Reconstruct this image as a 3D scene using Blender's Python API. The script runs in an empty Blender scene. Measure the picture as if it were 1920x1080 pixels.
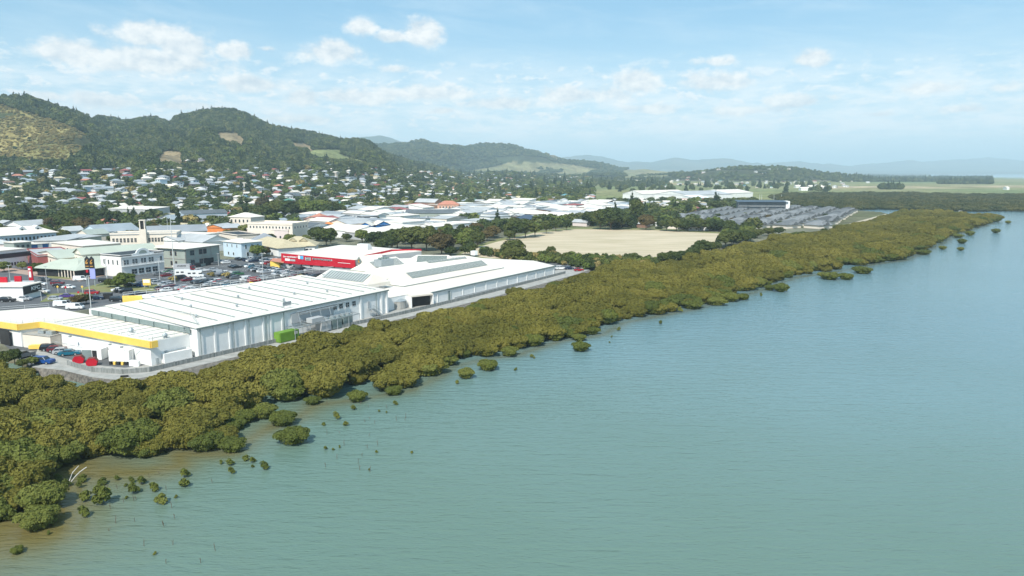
import bpy, bmesh, math, random
import numpy as np
from mathutils import Vector, Matrix
R = random.Random(7)
NR = np.random.default_rng(11)
SC = bpy.context.scene
COL = SC.collection

# ------------------------------------------------------------------ camera
CAM_H, FPX = 45.0, 1350.0
PITCH = math.atan(218 / FPX)
CP, SP = math.cos(PITCH), math.sin(PITCH)
camd = bpy.data.cameras.new("camera")
camd.sensor_width = 36.0
camd.lens = FPX / 1920 * 36.0
camd.clip_start, camd.clip_end = 1.0, 60000.0
cam = bpy.data.objects.new("camera", camd)
COL.objects.link(cam)
cam.location = (0, 0, CAM_H)
cam.rotation_euler = (math.pi / 2 - PITCH, 0, 0)
SC.camera = cam

# ------------------------------------------------------------------ sun and sky
SUN_EL = math.radians(48)
SUN_AZ = (-0.30, -0.954)                       # horizontal direction towards the sun
sund = bpy.data.lights.new("sun", 'SUN')
sund.energy = 4.3
sund.angle = math.radians(0.5)
sund.color = (1.0, 0.955, 0.88)
sun = bpy.data.objects.new("sun", sund)
COL.objects.link(sun)
sv = Vector((SUN_AZ[0] * math.cos(SUN_EL), SUN_AZ[1] * math.cos(SUN_EL), math.sin(SUN_EL)))
sun.rotation_euler = sv.to_track_quat('Z', 'Y').to_euler()
SC.view_settings.view_transform = 'Standard'
SC.view_settings.look = 'None'
SC.view_settings.exposure = 0.35
SC.view_settings.gamma = 1.0
SC.view_settings.use_curve_mapping = False
SC.cycles.max_bounces = 5
SC.cycles.diffuse_bounces = 2
SC.cycles.glossy_bounces = 2
SC.cycles.transmission_bounces = 2
SC.cycles.transparent_max_bounces = 6
SC.cycles.volume_bounces = 0
SC.cycles.use_denoising = True

def px_dir(px, py):
    x, y = (px - 960) / FPX, -(py - 540) / FPX
    return (x, CP + y * SP, -SP + y * CP)

def px_azel(px, py):
    d = px_dir(px, py)
    return math.degrees(math.atan2(d[0], d[1])), math.degrees(math.atan2(d[2], math.hypot(d[0], d[1])))

world = bpy.data.worlds.new("World")
SC.world = world
world.use_nodes = True
wt = world.node_tree
wt.nodes.clear()

class NT:
    """small helper to write node maths"""
    def __init__(s, t): s.t = t
    def n(s, typ, **k):
        o = s.t.nodes.new(typ)
        for a, b in k.items(): setattr(o, a, b)
        return o
    def link(s, a, b): s.t.links.new(a, b)
    def put(s, sock, v):
        if isinstance(v, bpy.types.NodeSocket): s.link(v, sock)
        else: sock.default_value = v
    def m(s, op, a, b=0.0, c=0.0, clamp=False):
        o = s.n('ShaderNodeMath', operation=op, use_clamp=clamp)
        s.put(o.inputs[0], a); s.put(o.inputs[1], b); s.put(o.inputs[2], c)
        return o.outputs[0]
    def mr(s, v, a, b, c=0.0, d=1.0, smooth=True):
        o = s.n('ShaderNodeMapRange', interpolation_type='SMOOTHSTEP' if smooth else 'LINEAR')
        for i, q in enumerate((v, a, b, c, d)): s.put(o.inputs[i], q)
        return o.outputs[0]
    def mix(s, f, a, b, blend='MIX'):
        o = s.n('ShaderNodeMix', data_type='RGBA', blend_type=blend)
        s.put(o.inputs[0], f)
        for i, q in ((6, a), (7, b)):
            s.put(o.inputs[i], q if isinstance(q, bpy.types.NodeSocket) else (*q[:3], 1))
        return o.outputs[2]
    def comb(s, x, y, z):
        o = s.n('ShaderNodeCombineXYZ')
        for i, q in enumerate((x, y, z)): s.put(o.inputs[i], q)
        return o.outputs[0]
    def noise(s, vec, scale, detail=4, rough=0.55, dist=0.0):
        o = s.n('ShaderNodeTexNoise')
        if vec is not None: s.link(vec, o.inputs['Vector'])
        o.inputs['Scale'].default_value = scale; o.inputs['Detail'].default_value = detail
        o.inputs['Roughness'].default_value = rough; o.inputs['Distortion'].default_value = dist
        return o.outputs['Fac']

w = NT(wt)
world.cycles.sampling_method = "MANUAL"; world.cycles.sample_map_resolution = 512
STR = 0.1
sky = w.n('ShaderNodeTexSky', sky_type='NISHITA', sun_disc=False)
sky.sun_elevation = SUN_EL
sky.sun_rotation = math.atan2(SUN_AZ[0], SUN_AZ[1])
sky.altitude = 0; sky.air_density = 1.0; sky.dust_density = 1.6; sky.ozone_density = 1.0
tc = w.n('ShaderNodeTexCoord')
sep = w.n('ShaderNodeSeparateXYZ'); w.link(tc.outputs['Generated'], sep.inputs[0])
az = w.m('MULTIPLY', w.m('ARCTAN2', sep.outputs[0], sep.outputs[1]), 180 / math.pi)
el = w.m('MULTIPLY', w.m('ARCSINE', sep.outputs[2]), 180 / math.pi)
p_c = w.comb(az, w.m('MULTIPLY', el, 1.5), 0.0)
nz = w.noise(p_c, 0.42, 7, 0.6)
nz_up = w.noise(w.comb(w.m('ADD', az, -0.35), w.m('ADD', w.m('MULTIPLY', el, 1.5), 0.75), 0.0), 0.42, 5, 0.6)
# fair-weather cumulus: px, py, half width px, half height up px, down px, strength
CLOUDS = [(135, 100, 75, 28, 22, 1), (250, 112, 75, 28, 26, 1), (320, 118, 90, 25, 22, 1), (285, 65, 80, 26, 26, 1),
          (350, 88, 55, 28, 30, 1), (432, 96, 42, 18, 16, .8), (615, 100, 58, 22, 18, 1), (680, 50, 28, 20, 20, .85),
          (735, 70, 35, 14, 12, .8), (793, 62, 34, 24, 26, 1), (480, 160, 75, 16, 16, .85), (1200, 155, 38, 26, 20, 1),
          (1340, 155, 80, 22, 22, .8), (1520, 113, 34, 17, 15, .95), (1345, 115, 45, 14, 12, .6), (570, 185, 40, 18, 14, .9),
          (660, 182, 70, 18, 16, .85), (790, 175, 110, 22, 18, .75), (1090, 180, 110, 20, 16, .8), (950, 195, 80, 14, 12, .8),
          (200, 190, 80, 16, 14, .8), (85, 180, 45, 10, 10, .7), (1750, 165, 70, 18, 15, .7), (1880, 165, 60, 20, 16, .55),
          (1490, 190, 80, 14, 14, .75), (1800, 205, 60, 12, 10, .6), (1650, 215, 60, 10, 9, .6), (740, 130, 40, 12, 10, .5), (500, 92, 28, 8, 8, .5),
          (1230, 205, 70, 12, 10, .7), (1400, 208, 90, 12, 10, .7), (560, 225, 90, 12, 10, .7), (350, 200, 80, 12, 10, .7), (830, 208, 22, 8, 7, .9)]
field = None
for (cx, cy, rw, ru, rd, k) in CLOUDS:
    a0, e0 = px_azel(cx, cy)
    a1, _ = px_azel(cx + rw, cy)
    _, e1 = px_azel(cx, cy - ru); _, e2 = px_azel(cx, cy + rd)
    dx = w.m('DIVIDE', w.m('SUBTRACT', az, a0), abs(a1 - a0))
    dy = w.m('SUBTRACT', el, e0)
    dy = w.m('MAXIMUM', w.m('DIVIDE', dy, e1 - e0), w.m('DIVIDE', w.m('MULTIPLY', dy, -1), e0 - e2))
    d = w.m('SQRT', w.m('ADD', w.m('MULTIPLY', dx, dx), w.m('MULTIPLY', dy, dy)))
    f = w.m('SUBTRACT', k, d)
    field = f if field is None else w.m('MAXIMUM', field, f)
body = w.m('ADD', w.m('ADD', w.m('MAXIMUM', field, -1.3), 0.42), w.m('MULTIPLY', w.m('SUBTRACT', nz, 0.5), 2.6))
m_cu = w.mr(body, 0.0, 0.8)
# broken cloud band low over the horizon and thin high streaks
band = w.m('MULTIPLY', w.mr(el, 1.0, 3.5), w.mr(el, 9.0, 5.0))
nb = w.noise(w.comb(w.m('MULTIPLY', az, 0.55), w.m('MULTIPLY', el, 2.3), 3.0), 0.5, 7, 0.62)
m_bd = w.m('MULTIPLY', w.mr(nb, 0.36, 0.62), w.m('MULTIPLY', band, 0.75))
nc = w.noise(w.comb(w.m('MULTIPLY', az, 0.20), w.m('ADD', w.m('MULTIPLY', el, 1.1), w.m('MULTIPLY', az, 0.10)), 9.0), 0.5, 8, 0.62, 0.4)
m_ci = w.m('MULTIPLY', w.mr(nc, 0.42, 0.80), 0.30)
veil = w.m('MULTIPLY', w.mr(el, 12.0, 1.0), 0.80)
S = 1 / STR
skyc = w.mix(1.0, sky.outputs[0], (0.85, 1.02, 1.05), 'MULTIPLY')
skyc = w.mix(0.44, skyc, (0.31 * S, 0.62 * S, 0.86 * S))
c1 = w.mix(veil, skyc, (0.64 * S, 0.79 * S, 0.87 * S))
c2 = w.mix(m_ci, c1, (0.68 * S, 0.79 * S, 0.85 * S))
c3 = w.mix(m_bd, c2, (0.80 * S, 0.85 * S, 0.87 * S))
npf = w.noise(w.comb(az, w.m('MULTIPLY', el, 2.1), 21.0), 0.62, 7, 0.58)
npu = w.noise(w.comb(az, w.m('ADD', w.m('MULTIPLY', el, 2.1), 0.5), 21.0), 0.62, 5, 0.58)
m_pf = w.m('MULTIPLY', w.mr(npf, 0.50, 0.64), w.m('MULTIPLY', w.m('MULTIPLY', w.mr(el, 2.2, 4.2), w.mr(el, 9.2, 6.5)), w.mr(az, 40.0, 5.0, 0.35, 0.85)))
rel2 = w.m('ADD', w.m('MULTIPLY', w.m('SUBTRACT', npf, npu), 4.0), 0.6, clamp=True)
c3 = w.mix(m_pf, c3, w.mix(rel2, (0.64 * S, 0.72 * S, 0.78 * S), (0.84 * S, 0.86 * S, 0.86 * S)))
relief = w.m('ADD', w.m('MULTIPLY', w.m('SUBTRACT', nz, nz_up), 3.2), 0.62, clamp=True)
ccol = w.mix(relief, (0.54 * S, 0.61 * S, 0.665 * S), (0.87 * S, 0.865 * S, 0.84 * S))
c4 = w.mix(w.m('MULTIPLY', m_cu, 0.9), c3, ccol)
bg = w.n('ShaderNodeBackground'); w.link(c4, bg.inputs[0]); bg.inputs[1].default_value = STR
wo = w.n('ShaderNodeOutputWorld'); w.link(bg.outputs[0], wo.inputs[0])

# ------------------------------------------------------------------ geometry helpers
GZ = 1.8                                       # level of the reclaimed land above the tide
def W(px, py, z=GZ):
    """where a sight line through a photo pixel meets the level z"""
    d = px_dir(px, py)
    t = (z - CAM_H) / d[2]
    return (d[0] * t, d[1] * t)

def P(x, y, z):
    dz = z - CAM_H
    dep = y * CP - dz * SP
    return 960 + FPX * x / dep, 540 - FPX * (y * SP + dz * CP) / dep

def mat(name, c1, c2=None, scale=1.0, rough=0.7, metal=0.0, bump=0.0, spec=0.3, detail=4, coord='Object', emit=None, stretch=None):
    m = bpy.data.materials.new(name); m.use_nodes = True
    t = NT(m.node_tree); m.node_tree.nodes.clear()
    b = t.n('ShaderNodeBsdfPrincipled'); o = t.n('ShaderNodeOutputMaterial')
    t.link(b.outputs[0], o.inputs[0])
    tcn = t.n('ShaderNodeTexCoord')
    vec = tcn.outputs[coord]
    if stretch:
        mp = t.n('ShaderNodeMapping'); t.link(vec, mp.inputs[0]); mp.inputs['Scale'].default_value = stretch; vec = mp.outputs[0]
    n = t.noise(vec, scale, detail, 0.6)
    if c2 is None: c2 = tuple(v * 0.82 for v in c1)
    t.link(t.mix(t.mr(n, 0.3, 0.7), c2, c1), b.inputs['Base Color'])
    b.inputs['Roughness'].default_value = rough; b.inputs['Metallic'].default_value = metal
    b.inputs['Specular IOR Level'].default_value = spec
    if emit: b.inputs['Emission Color'].default_value = (*emit, 1); b.inputs['Emission Strength'].default_value = 1
    if bump:
        bp = t.n('ShaderNodeBump'); bp.inputs['Strength'].default_value = 1; bp.inputs['Distance'].default_value = bump
        t.link(n, bp.inputs['Height']); t.link(bp.outputs[0], b.inputs['Normal'])
    return m

class MB:
    """collects polygons in world space; build() links them as one mesh"""
    def __init__(s): s.v = []; s.f = []; s.mi = []
    def poly(s, pts, mi=0):
        k = len(s.v); s.v += [tuple(p) for p in pts]; s.f.append(list(range(k, k + len(pts)))); s.mi.append(mi)
    def prism(s, poly, z0, z1, mi=0, top=None, bottom=False):
        """upright prism over a plan polygon; z1 a number or one per corner"""
        n = len(poly)
        a = sum(poly[i][0] * poly[(i + 1) % n][1] - poly[(i + 1) % n][0] * poly[i][1] for i in range(n))
        zt = list(z1) if isinstance(z1, (list, tuple)) else [z1] * n
        if a < 0: poly = poly[::-1]; zt = zt[::-1]
        k = len(s.v)
        s.v += [(p[0], p[1], z0) for p in poly] + [(p[0], p[1], q) for p, q in zip(poly, zt)]
        for i in range(n):
            j = (i + 1) % n
            s.f.append([k + i, k + j, k + n + j, k + n + i]); s.mi.append(mi)
        s.f.append([k + n + i for i in range(n)]); s.mi.append(mi if top is None else top)
        if bottom: s.f.append([k + i for i in range(n)][::-1]); s.mi.append(mi)
    def box(s, c, size, rz=0.0, mi=0):
        """c = centre of the base"""
        hx, hy = size[0] / 2, size[1] / 2
        ca, sa = math.cos(rz), math.sin(rz)
        pl = [(c[0] + x * ca - y * sa, c[1] + x * sa + y * ca) for x, y in ((-hx, -hy), (hx, -hy), (hx, hy), (-hx, hy))]
        s.prism(pl, c[2], c[2] + size[2], mi, bottom=True)
    def tube(s, p0, p1, r0, r1=None, n=6, mi=0, cap=True):
        r1 = r0 if r1 is None else r1
        a, b = Vector(p0), Vector(p1); d = (b - a)
        if d.length < 1e-6: return
        q = d.to_track_quat('Z', 'Y'); k = len(s.v)
        for c, r in ((a, r0), (b, r1)):
            for i in range(n):
                t = 2 * math.pi * i / n
                s.v.append(tuple(c + q @ Vector((r * math.cos(t), r * math.sin(t), 0))))
        for i in range(n):
            j = (i + 1) % n
            s.f.append([k + i, k + j, k + n + j, k + n + i]); s.mi.append(mi)
        if cap:
            s.f.append([k + n + i for i in range(n)]); s.mi.append(mi)
            s.f.append([k + i for i in range(n)][::-1]); s.mi.append(mi)
    def bar(s, p0, p1, wd, h, mi=0):
        """horizontal beam p0-p1 (centre of the underside), width wd, height h"""
        a, b = Vector(p0), Vector(p1); d = Vector((b.x - a.x, b.y - a.y, 0)).normalized()
        n = Vector((-d.y, d.x, 0)) * wd / 2
        k = len(s.v); u = Vector((0, 0, h))
        s.v += [tuple(q) for q in (a - n, a + n, b + n, b - n, a - n + u, a + n + u, b + n + u, b - n + u)]
        for f in ((0, 1, 2, 3), (4, 7, 6, 5), (0, 4, 5, 1), (1, 5, 6, 2), (2, 6, 7, 3), (3, 7, 4, 0)):
            s.f.append([k + i for i in f]); s.mi.append(mi)
    def build(s, name, mats, parent=None, origin=None, smooth=False):
        if not isinstance(mats, (list, tuple)): mats = [mats]
        me = bpy.data.meshes.new(name)
        ox, oy, oz = origin if origin is not None else (tuple(parent.matrix_world.translation) if parent is not None else (0, 0, 0))
        if parent is not None and origin is None: ox, oy, oz = parent.location
        me.from_pydata([(x - ox, y - oy, z - oz) for x, y, z in s.v], [], s.f)
        for m in mats: me.materials.append(m)
        if len(mats) > 1: me.polygons.foreach_set('material_index', s.mi)
        if smooth: me.polygons.foreach_set('use_smooth', [True] * len(me.polygons))
        o = bpy.data.objects.new(name, me); COL.objects.link(o)
        if parent is not None: o.parent = parent
        elif origin is not None: o.location = origin
        return o

AUTO = []                                       # things whose label is completed from where they stand
def tag(o, label=None, cat=None, group=None, kind=None, auto=None):
    if label: o['label'] = label
    if cat: o['category'] = cat
    if group: o['group'] = group
    if kind: o['kind'] = kind
    if auto: AUTO.append((o, auto))
    return o

def thing(name, loc, rz=0.0, **k):
    o = bpy.data.objects.new(name, None); COL.objects.link(o)
    o.location = loc; o.rotation_euler = (0, 0, rz); o.empty_display_size = 0.5
    return tag(o, **k)

def child(name, me, parent, loc=(0, 0, 0), rz=0.0, scale=None, mats=None):
    o = bpy.data.objects.new(name, me); COL.objects.link(o); o.parent = parent
    o.location = loc; o.rotation_euler = (0, 0, rz)
    if scale: o.scale = scale
    if mats:
        for i, m in enumerate(mats):
            if m is not None:
                o.material_slots[i].link = 'OBJECT'; o.material_slots[i].material = m
    return o

def np_mesh(name, v, quads, mats=(), mi=None, smooth=False):
    me = bpy.data.meshes.new(name)
    v = np.asarray(v, np.float32); q = np.asarray(quads, np.int32)
    me.vertices.add(len(v)); me.vertices.foreach_set('co', v.ravel())
    k = q.shape[1]
    me.loops.add(q.size); me.loops.foreach_set('vertex_index', q.ravel())
    me.polygons.add(len(q)); me.polygons.foreach_set('loop_start', np.arange(0, q.size, k, dtype=np.int32))
    me.polygons.foreach_set('loop_total', np.full(len(q), k, np.int32))
    for m in mats: me.materials.append(m)
    if mi is not None: me.polygons.foreach_set('material_index', np.asarray(mi, np.int32))
    me.polygons.foreach_set('use_smooth', np.full(len(q), smooth, bool))
    me.update(calc_edges=True); me.validate()
    return me

def inside(x, y, poly):
    x = np.asarray(x); y = np.asarray(y); r = np.zeros(x.shape, bool); n = len(poly)
    for i in range(n):
        x0, y0 = poly[i]; x1, y1 = poly[(i + 1) % n]
        c = ((y0 > y) != (y1 > y))
        with np.errstate(divide='ignore', invalid='ignore'):
            xx = (x1 - x0) * (y - y0) / ((y1 - y0) if y1 != y0 else 1e-9) + x0
        r ^= c & (x < xx)
    return r

def dist_poly(x, y, pts, closed=False):
    x = np.asarray(x, float); y = np.asarray(y, float); d = np.full(x.shape, 1e9)
    for i in range(len(pts) - (0 if closed else 1)):
        ax, ay = pts[i]; bx, by = pts[(i + 1) % len(pts)]
        L = (bx - ax) ** 2 + (by - ay) ** 2 + 1e-9
        t = np.clip(((x - ax) * (bx - ax) + (y - ay) * (by - ay)) / L, 0, 1)
        d = np.minimum(d, np.hypot(x - ax - t * (bx - ax), y - ay - t * (by - ay)))
    return d

_tab = NR.random((256, 256))
def vnoise(x, y, s, o=0):
    x = np.asarray(x) / s + 17.3 * o; y = np.asarray(y) / s + 9.1 * o
    xi = np.floor(x).astype(int); yi = np.floor(y).astype(int); fx = x - xi; fy = y - yi
    fx = fx * fx * (3 - 2 * fx); fy = fy * fy * (3 - 2 * fy)
    g = lambda a, b: _tab[a % 256, b % 256]
    return (g(xi, yi) * (1 - fx) + g(xi + 1, yi) * fx) * (1 - fy) + (g(xi, yi + 1) * (1 - fx) + g(xi + 1, yi + 1) * fx) * fy
def fbm(x, y, s, n=4, o=0):
    return sum(vnoise(x, y, s / 2 ** i, o + i) * 0.5 ** i for i in range(n)) / sum(0.5 ** i for i in range(n))
# ------------------------------------------------------------------ terrain
def at_far(px, py, Y):
    d = px_dir(px, py); t = Y / d[1]
    return d[0] * t, Y, CAM_H + d[2] * t
def layer(pts):
    a = []
    for px, py, Y in pts:
        x, y, z = at_far(px, py, Y); a.append((x / y, Y, z))
    a.sort(); return np.array(a)
PX_U = lambda px: (px - 960) / (FPX / CP)
def flat(pts, z):
    return np.array(sorted((PX_U(px), Y, z) for px, Y in pts))
L0 = flat([(-400, 620), (0, 680), (300, 740), (600, 850), (750, 980), (900, 1350), (1200, 2100), (1500, 2400), (1920, 3500)], GZ)
L1 = layer([(-400, 318, 1080), (0, 317, 1100), (150, 312, 1080), (300, 308, 1150), (450, 306, 1250), (600, 308, 1400), (700, 316, 1600), (800, 324, 1950), (900, 331, 2400),
            (1050, 334, 2900), (1200, 336, 3000), (1280, 340, 2650), (1500, 341, 2600), (1620, 342, 2800), (1700, 341, 3050), (1920, 337.5, 3700)])
L2 = layer([(-400, 190, 1650), (-100, 187, 1600), (0, 185, 1600), (60, 186, 1600), (130, 207, 1650), (172, 223, 1750), (200, 217, 2150), (240, 225, 2250), (285, 217, 2200),
            (318, 226, 2200), (338, 213, 2100), (370, 206, 2100), (430, 206, 2100), (462, 213, 2100), (490, 225, 2150), (510, 233, 2150), (560, 243, 2200), (620, 255, 2250), (660, 266, 2300), (700, 280, 2350),
            (740, 294, 2400), (800, 312, 2500), (850, 322, 2700), (900, 327, 3000), (1050, 328, 3300), (1200, 331, 3350), (1250, 328, 3200), (1290, 323, 3000), (1340, 319, 2900),
            (1400, 317, 2850), (1470, 318, 2850), (1530, 321, 2900), (1570, 325, 3000), (1610, 333, 3100), (1640, 338, 3300), (1700, 338, 3500), (1920, 336, 4100)])
L4 = layer([(-400, 262, 4300), (500, 262, 4300), (600, 262, 4300), (690, 266, 4300), (740, 260, 4400), (800, 260, 4500), (850, 263, 4500), (900, 269, 4500), (950, 277, 4500), (1000, 286, 4500),
            (1030, 291, 4500), (1070, 298, 4600), (1110, 301, 4700), (1150, 307, 4800), (1200, 315, 4800), (1260, 321, 4800), (1300, 327, 4800), (1400, 332, 5000), (1500, 334, 5000), (1920, 334.5, 5000)])
L6 = layer([(-400, 262, 9000), (600, 258, 9000), (660, 253, 9000), (700, 255, 9000), (760, 257, 9000), (820, 268, 9000), (900, 285, 9500), (1000, 293, 11000), (1050, 292, 12000), (1100, 290, 13000), (1130, 293, 13000),
            (1180, 301, 13000), (1220, 302, 13000), (1265, 294, 13000), (1310, 299, 13000), (1370, 298, 13000), (1410, 305, 13000), (1450, 303, 14500), (1500, 301, 15000), (1545, 306, 15500),
            (1600, 308, 16000), (1650, 307, 16500), (1700, 302, 17000), (1750, 300, 17500), (1800, 297, 18000), (1850, 293, 18500), (1920, 300, 18500), (2400, 310, 18500)])
def shift(L, dY, k, zmin=GZ):
    M = L.copy(); M[:, 1] += dY; M[:, 2] = np.maximum(zmin, (M[:, 2]) * k); return M
L3 = shift(L2, 600, 0.45); L5 = shift(L4, 1300, 0.35); L7 = shift(L6, 2500, 0.5)
LAYERS = [L0, L1, L2, L3, L4, L5, L6, L7]
# the edge of the reclaimed land, walked in photo pixels at its foot
COAST_PX = [(-500, 640), (-200, 655), (0, 676), (60, 690), (117, 698), (171, 711), (235, 718), (292, 709), (400, 684), (550, 648), (750, 602), (856, 579), (960, 552), (1060, 524), (1100, 508),
            (1150, 497), (1240, 497), (1300, 483), (1370, 466), (1450, 450), (1540, 437), (1600, 424), (1668, 404), (1650, 400), (1590, 396), (1500, 390), (1440, 372), (1480, 364),
            (1700, 363.5), (1800, 366), (1920, 367), (2500, 370)]
COAST = [W(a, b, 0.0) for a, b in COAST_PX]
LAND = COAST + [(30000, 3000), (30000, 40000), (-30000, 40000), (-30000, 150)]
def terrain_z(x, y):
    x = np.asarray(x, float); y = np.asarray(y, float); u = x / np.maximum(y, 1)
    z = np.full(x.shape, GZ)
    pY = np.interp(u, L0[:, 0], L0[:, 1]); pz = np.full(x.shape, GZ)
    for i, L in enumerate(LAYERS[1:]):
        Y = np.interp(u, L[:, 0], L[:, 1]); Z = np.interp(u, L[:, 0], L[:, 2])
        t = np.clip((y - pY) / np.maximum(Y - pY, 1), 0, 1)
        if i == 1: t2 = t ** 0.85 * 0.35 + (t * t * (3 - 2 * t)) * 0.65
        elif i == 0: t2 = t * t * 0.35 + t * 0.65
        elif i == 5: t2 = t ** 4
        else: t2 = t * t * (3 - 2 * t)
        seg = pz + (Z - pz) * t2
        z = np.where(y > pY, seg, z); pY, pz = Y, Z
    rise = np.clip((z - 8) / 60, 0, 1)
    far = np.clip(y / 2000, 0.7, 5)
    Y2 = np.interp(u, L2[:, 0], L2[:, 1]); crest = 1 - 0.85 * np.exp(-((y - Y2) / 130.0) ** 2)
    up = u * 1500
    gul = np.abs(fbm(up + 40 * fbm(x, y, 300, 2, 4), y * 0.35, 150, 3, 3) - 0.5) * 2      # spurs and gullies running down the slope
    z = z + rise * crest * ((gul - 0.35) * 62 * np.clip(far, 0.7, 1.5) + (fbm(x, y, 200, 4, 6) - 0.5) * 40) + rise * (np.abs(fbm(x, y, 900, 3, 8) - 0.5)) * -60 * np.clip(y / 2500 - .3, 0, 2.0)
    z = z + np.clip((z - 3) / 20, 0, 1) * (fbm(x, y, 70, 3, 5) - 0.5) * 7
    bay = (u > PX_U(1745)) & (y > 5600) & (y < 12500)
    z = np.where(bay, -2.0, z)
    return z
NU, NY = 760, 620
us = np.linspace(-0.95, 0.95, NU)
ys = np.concatenate([np.geomspace(95, 900, 260)[:-1], np.geomspace(900, 24000, NY - 259)])
UU, YY = np.meshgrid(us, ys, indexing='ij')
XX = UU * YY
ZZ = terrain_z(XX, YY)
near = YY < 1700
ld = inside(XX, YY, LAND)
ZZ = np.where(near & ~ld, -1.6, ZZ)
pxs = 960 + FPX / CP * UU
_dep = YY * CP - (ZZ - CAM_H) * SP
PXI = 960 + FPX * XX / _dep; PYI = 540 - FPX * (YY * SP + (ZZ - CAM_H) * CP) / _dep
# land cover: real colours of what grows or lies there
C = np.zeros(XX.shape + (3,)); C[:] = (0.17, 0.17, 0.12)
nA = fbm(XX, YY, 120, 4, 21); nB = fbm(XX, YY, 500, 4, 31)
def setc(mask, c, c2=None, n=None):
    if c2 is None: C[mask] = c
    else:
        t = np.clip((n[mask] - 0.35) / 0.3, 0, 1)[:, None]; C[mask] = np.array(c) * (1 - t) + np.array(c2) * t
hill = ZZ > 14
setc(~hill & (YY > 560), (0.11, 0.125, 0.05), (0.16, 0.15, 0.10), nA)
setc(hill, (0.040, 0.055, 0.020), (0.065, 0.068, 0.030), nA)
plain = (YY > 1150) & (ZZ < 9) & (pxs > 1080)
setc(plain, (0.16, 0.20, 0.08), (0.25, 0.24, 0.11), nB)
strip = plain & (np.abs(PYI - (352 - (pxs - 1480) * 0.004)) < 2.6) & (pxs > 1560)
setc(strip, (0.46, 0.37, 0.24), (0.24, 0.22, 0.10), nA)
setc(plain & (np.abs(PYI - 345) < 2.2) & (pxs > 1160) & (pxs < 1335), (0.36, 0.30, 0.17))
GOLD = [(-300, 190), (0, 196), (60, 214), (120, 232), (148, 246), (172, 262), (176, 276), (150, 296), (120, 312), (60, 308), (0, 302), (-300, 305)]
GRASS = [[(585, 286), (600, 283), (640, 283), (640, 292), (665, 298), (690, 306), (685, 311), (650, 306), (615, 303), (590, 297)]]
TAN = [[(545, 271), (565, 269), (583, 276), (578, 284), (560, 280)], [(408, 252), (440, 252), (456, 264), (452, 275), (428, 270), (412, 262)],
       [(300, 300), (318, 286), (342, 290), (344, 304), (378, 302), (378, 312), (310, 314)],
       [(1022, 287), (1045, 287), (1078, 298), (1068, 302), (1040, 297)]]
DRY = [[(880, 321), (930, 313), (962, 304), (975, 311), (1012, 320), (1000, 325), (940, 323), (900, 324)],
       [(985, 305), (1060, 308), (1110, 316), (1120, 321), (1060, 322), (1000, 310)], [(1030, 326), (1080, 320), (1110, 322), (1090, 331), (1050, 332)],
       [(1120, 300), (1180, 306), (1170, 312), (1135, 310)], [(1170, 322), (1200, 314), (1260, 318), (1280, 324), (1240, 330), (1180, 332)]]
def grow(q_, k): cx = sum(a for a, _ in q_) / len(q_); cy = sum(b_ for _, b_ in q_) / len(q_); return [(cx + (a - cx) * k, cy + (b_ - cy) * k) for a, b_ in q_]
GRASS = [grow(q_, 1.2) for q_ in GRASS]; TAN = [grow(q_, 1.3) for q_ in TAN]; DRY = [grow(q_, 1.15) for q_ in DRY]
def msk(poly, cond): return inside(PXI, PYI, poly) & cond
h1 = (YY < 2300) & hill
gold_m = msk(GOLD, (YY < 1750) & (ZZ > 30))
gold_m &= fbm(XX, YY, 90, 3, 44) < 0.66
setc(gold_m, (0.27, 0.225, 0.085), (0.17, 0.16, 0.06), nA)
clear_m = gold_m.copy()
for q in GRASS: m_ = msk(q, (YY < 3000) & hill); setc(m_, (0.20, 0.22, 0.09)); clear_m |= m_
for q in TAN: m_ = msk(q, (YY < 5200) & hill); setc(m_, (0.27, 0.21, 0.12)); clear_m |= m_
for q in DRY: m_ = msk(q, (YY > 2200) & (YY < 5200)); setc(m_, (0.25, 0.22, 0.11), (0.19, 0.19, 0.09), nA); clear_m |= m_
setc(YY > 8000, (0.07, 0.09, 0.06), (0.12, 0.12, 0.07), nB)
setc(near & ~ld, (0.10, 0.075, 0.04))
v = np.stack([XX, YY, ZZ], -1).reshape(-1, 3)
ii, jj = np.meshgrid(np.arange(NU - 1), np.arange(len(ys) - 1), indexing='ij')
a = (ii * len(ys) + jj).ravel()
q = np.stack([a, a + len(ys), a + len(ys) + 1, a + 1], -1)
me = np_mesh("terrain", v, q, smooth=True)
ca = me.color_attributes.new("cover", 'FLOAT_COLOR', 'POINT')
ca.data.foreach_set('color', np.concatenate([C.reshape(-1, 3), np.ones((len(v), 1))], 1).astype(np.float32).ravel())
m = bpy.data.materials.new("land"); m.use_nodes = True; t = NT(m.node_tree); m.node_tree.nodes.clear()
b = t.n('ShaderNodeBsdfPrincipled'); o = t.n('ShaderNodeOutputMaterial'); t.link(b.outputs[0], o.inputs[0])
at = t.n('ShaderNodeAttribute', attribute_name='cover'); ge = t.n('ShaderNodeNewGeometry')
n1 = t.noise(ge.outputs['Position'], 0.02, 6, 0.65); n2 = t.noise(ge.outputs['Position'], 0.15, 5, 0.7)
k = t.m('ADD', t.mr(n1, 0.3, 0.7, 0.65, 1.3), t.mr(n2, 0.3, 0.7, -0.28, 0.28))
kk = t.comb(k, k, k)
t.link(t.mix(1.0, at.outputs['Color'], kk, 'MULTIPLY'), b.inputs['Base Color'])
b.inputs['Roughness'].default_value = 0.95; b.inputs['Specular IOR Level'].default_value = 0.1
bp = t.n('ShaderNodeBump'); bp.inputs['Distance'].default_value = 3.0; bp.inputs['Strength'].default_value = 0.8; t.link(n2, bp.inputs['Height']); t.link(bp.outputs[0], b.inputs['Normal'])
me.materials.append(m)
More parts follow.
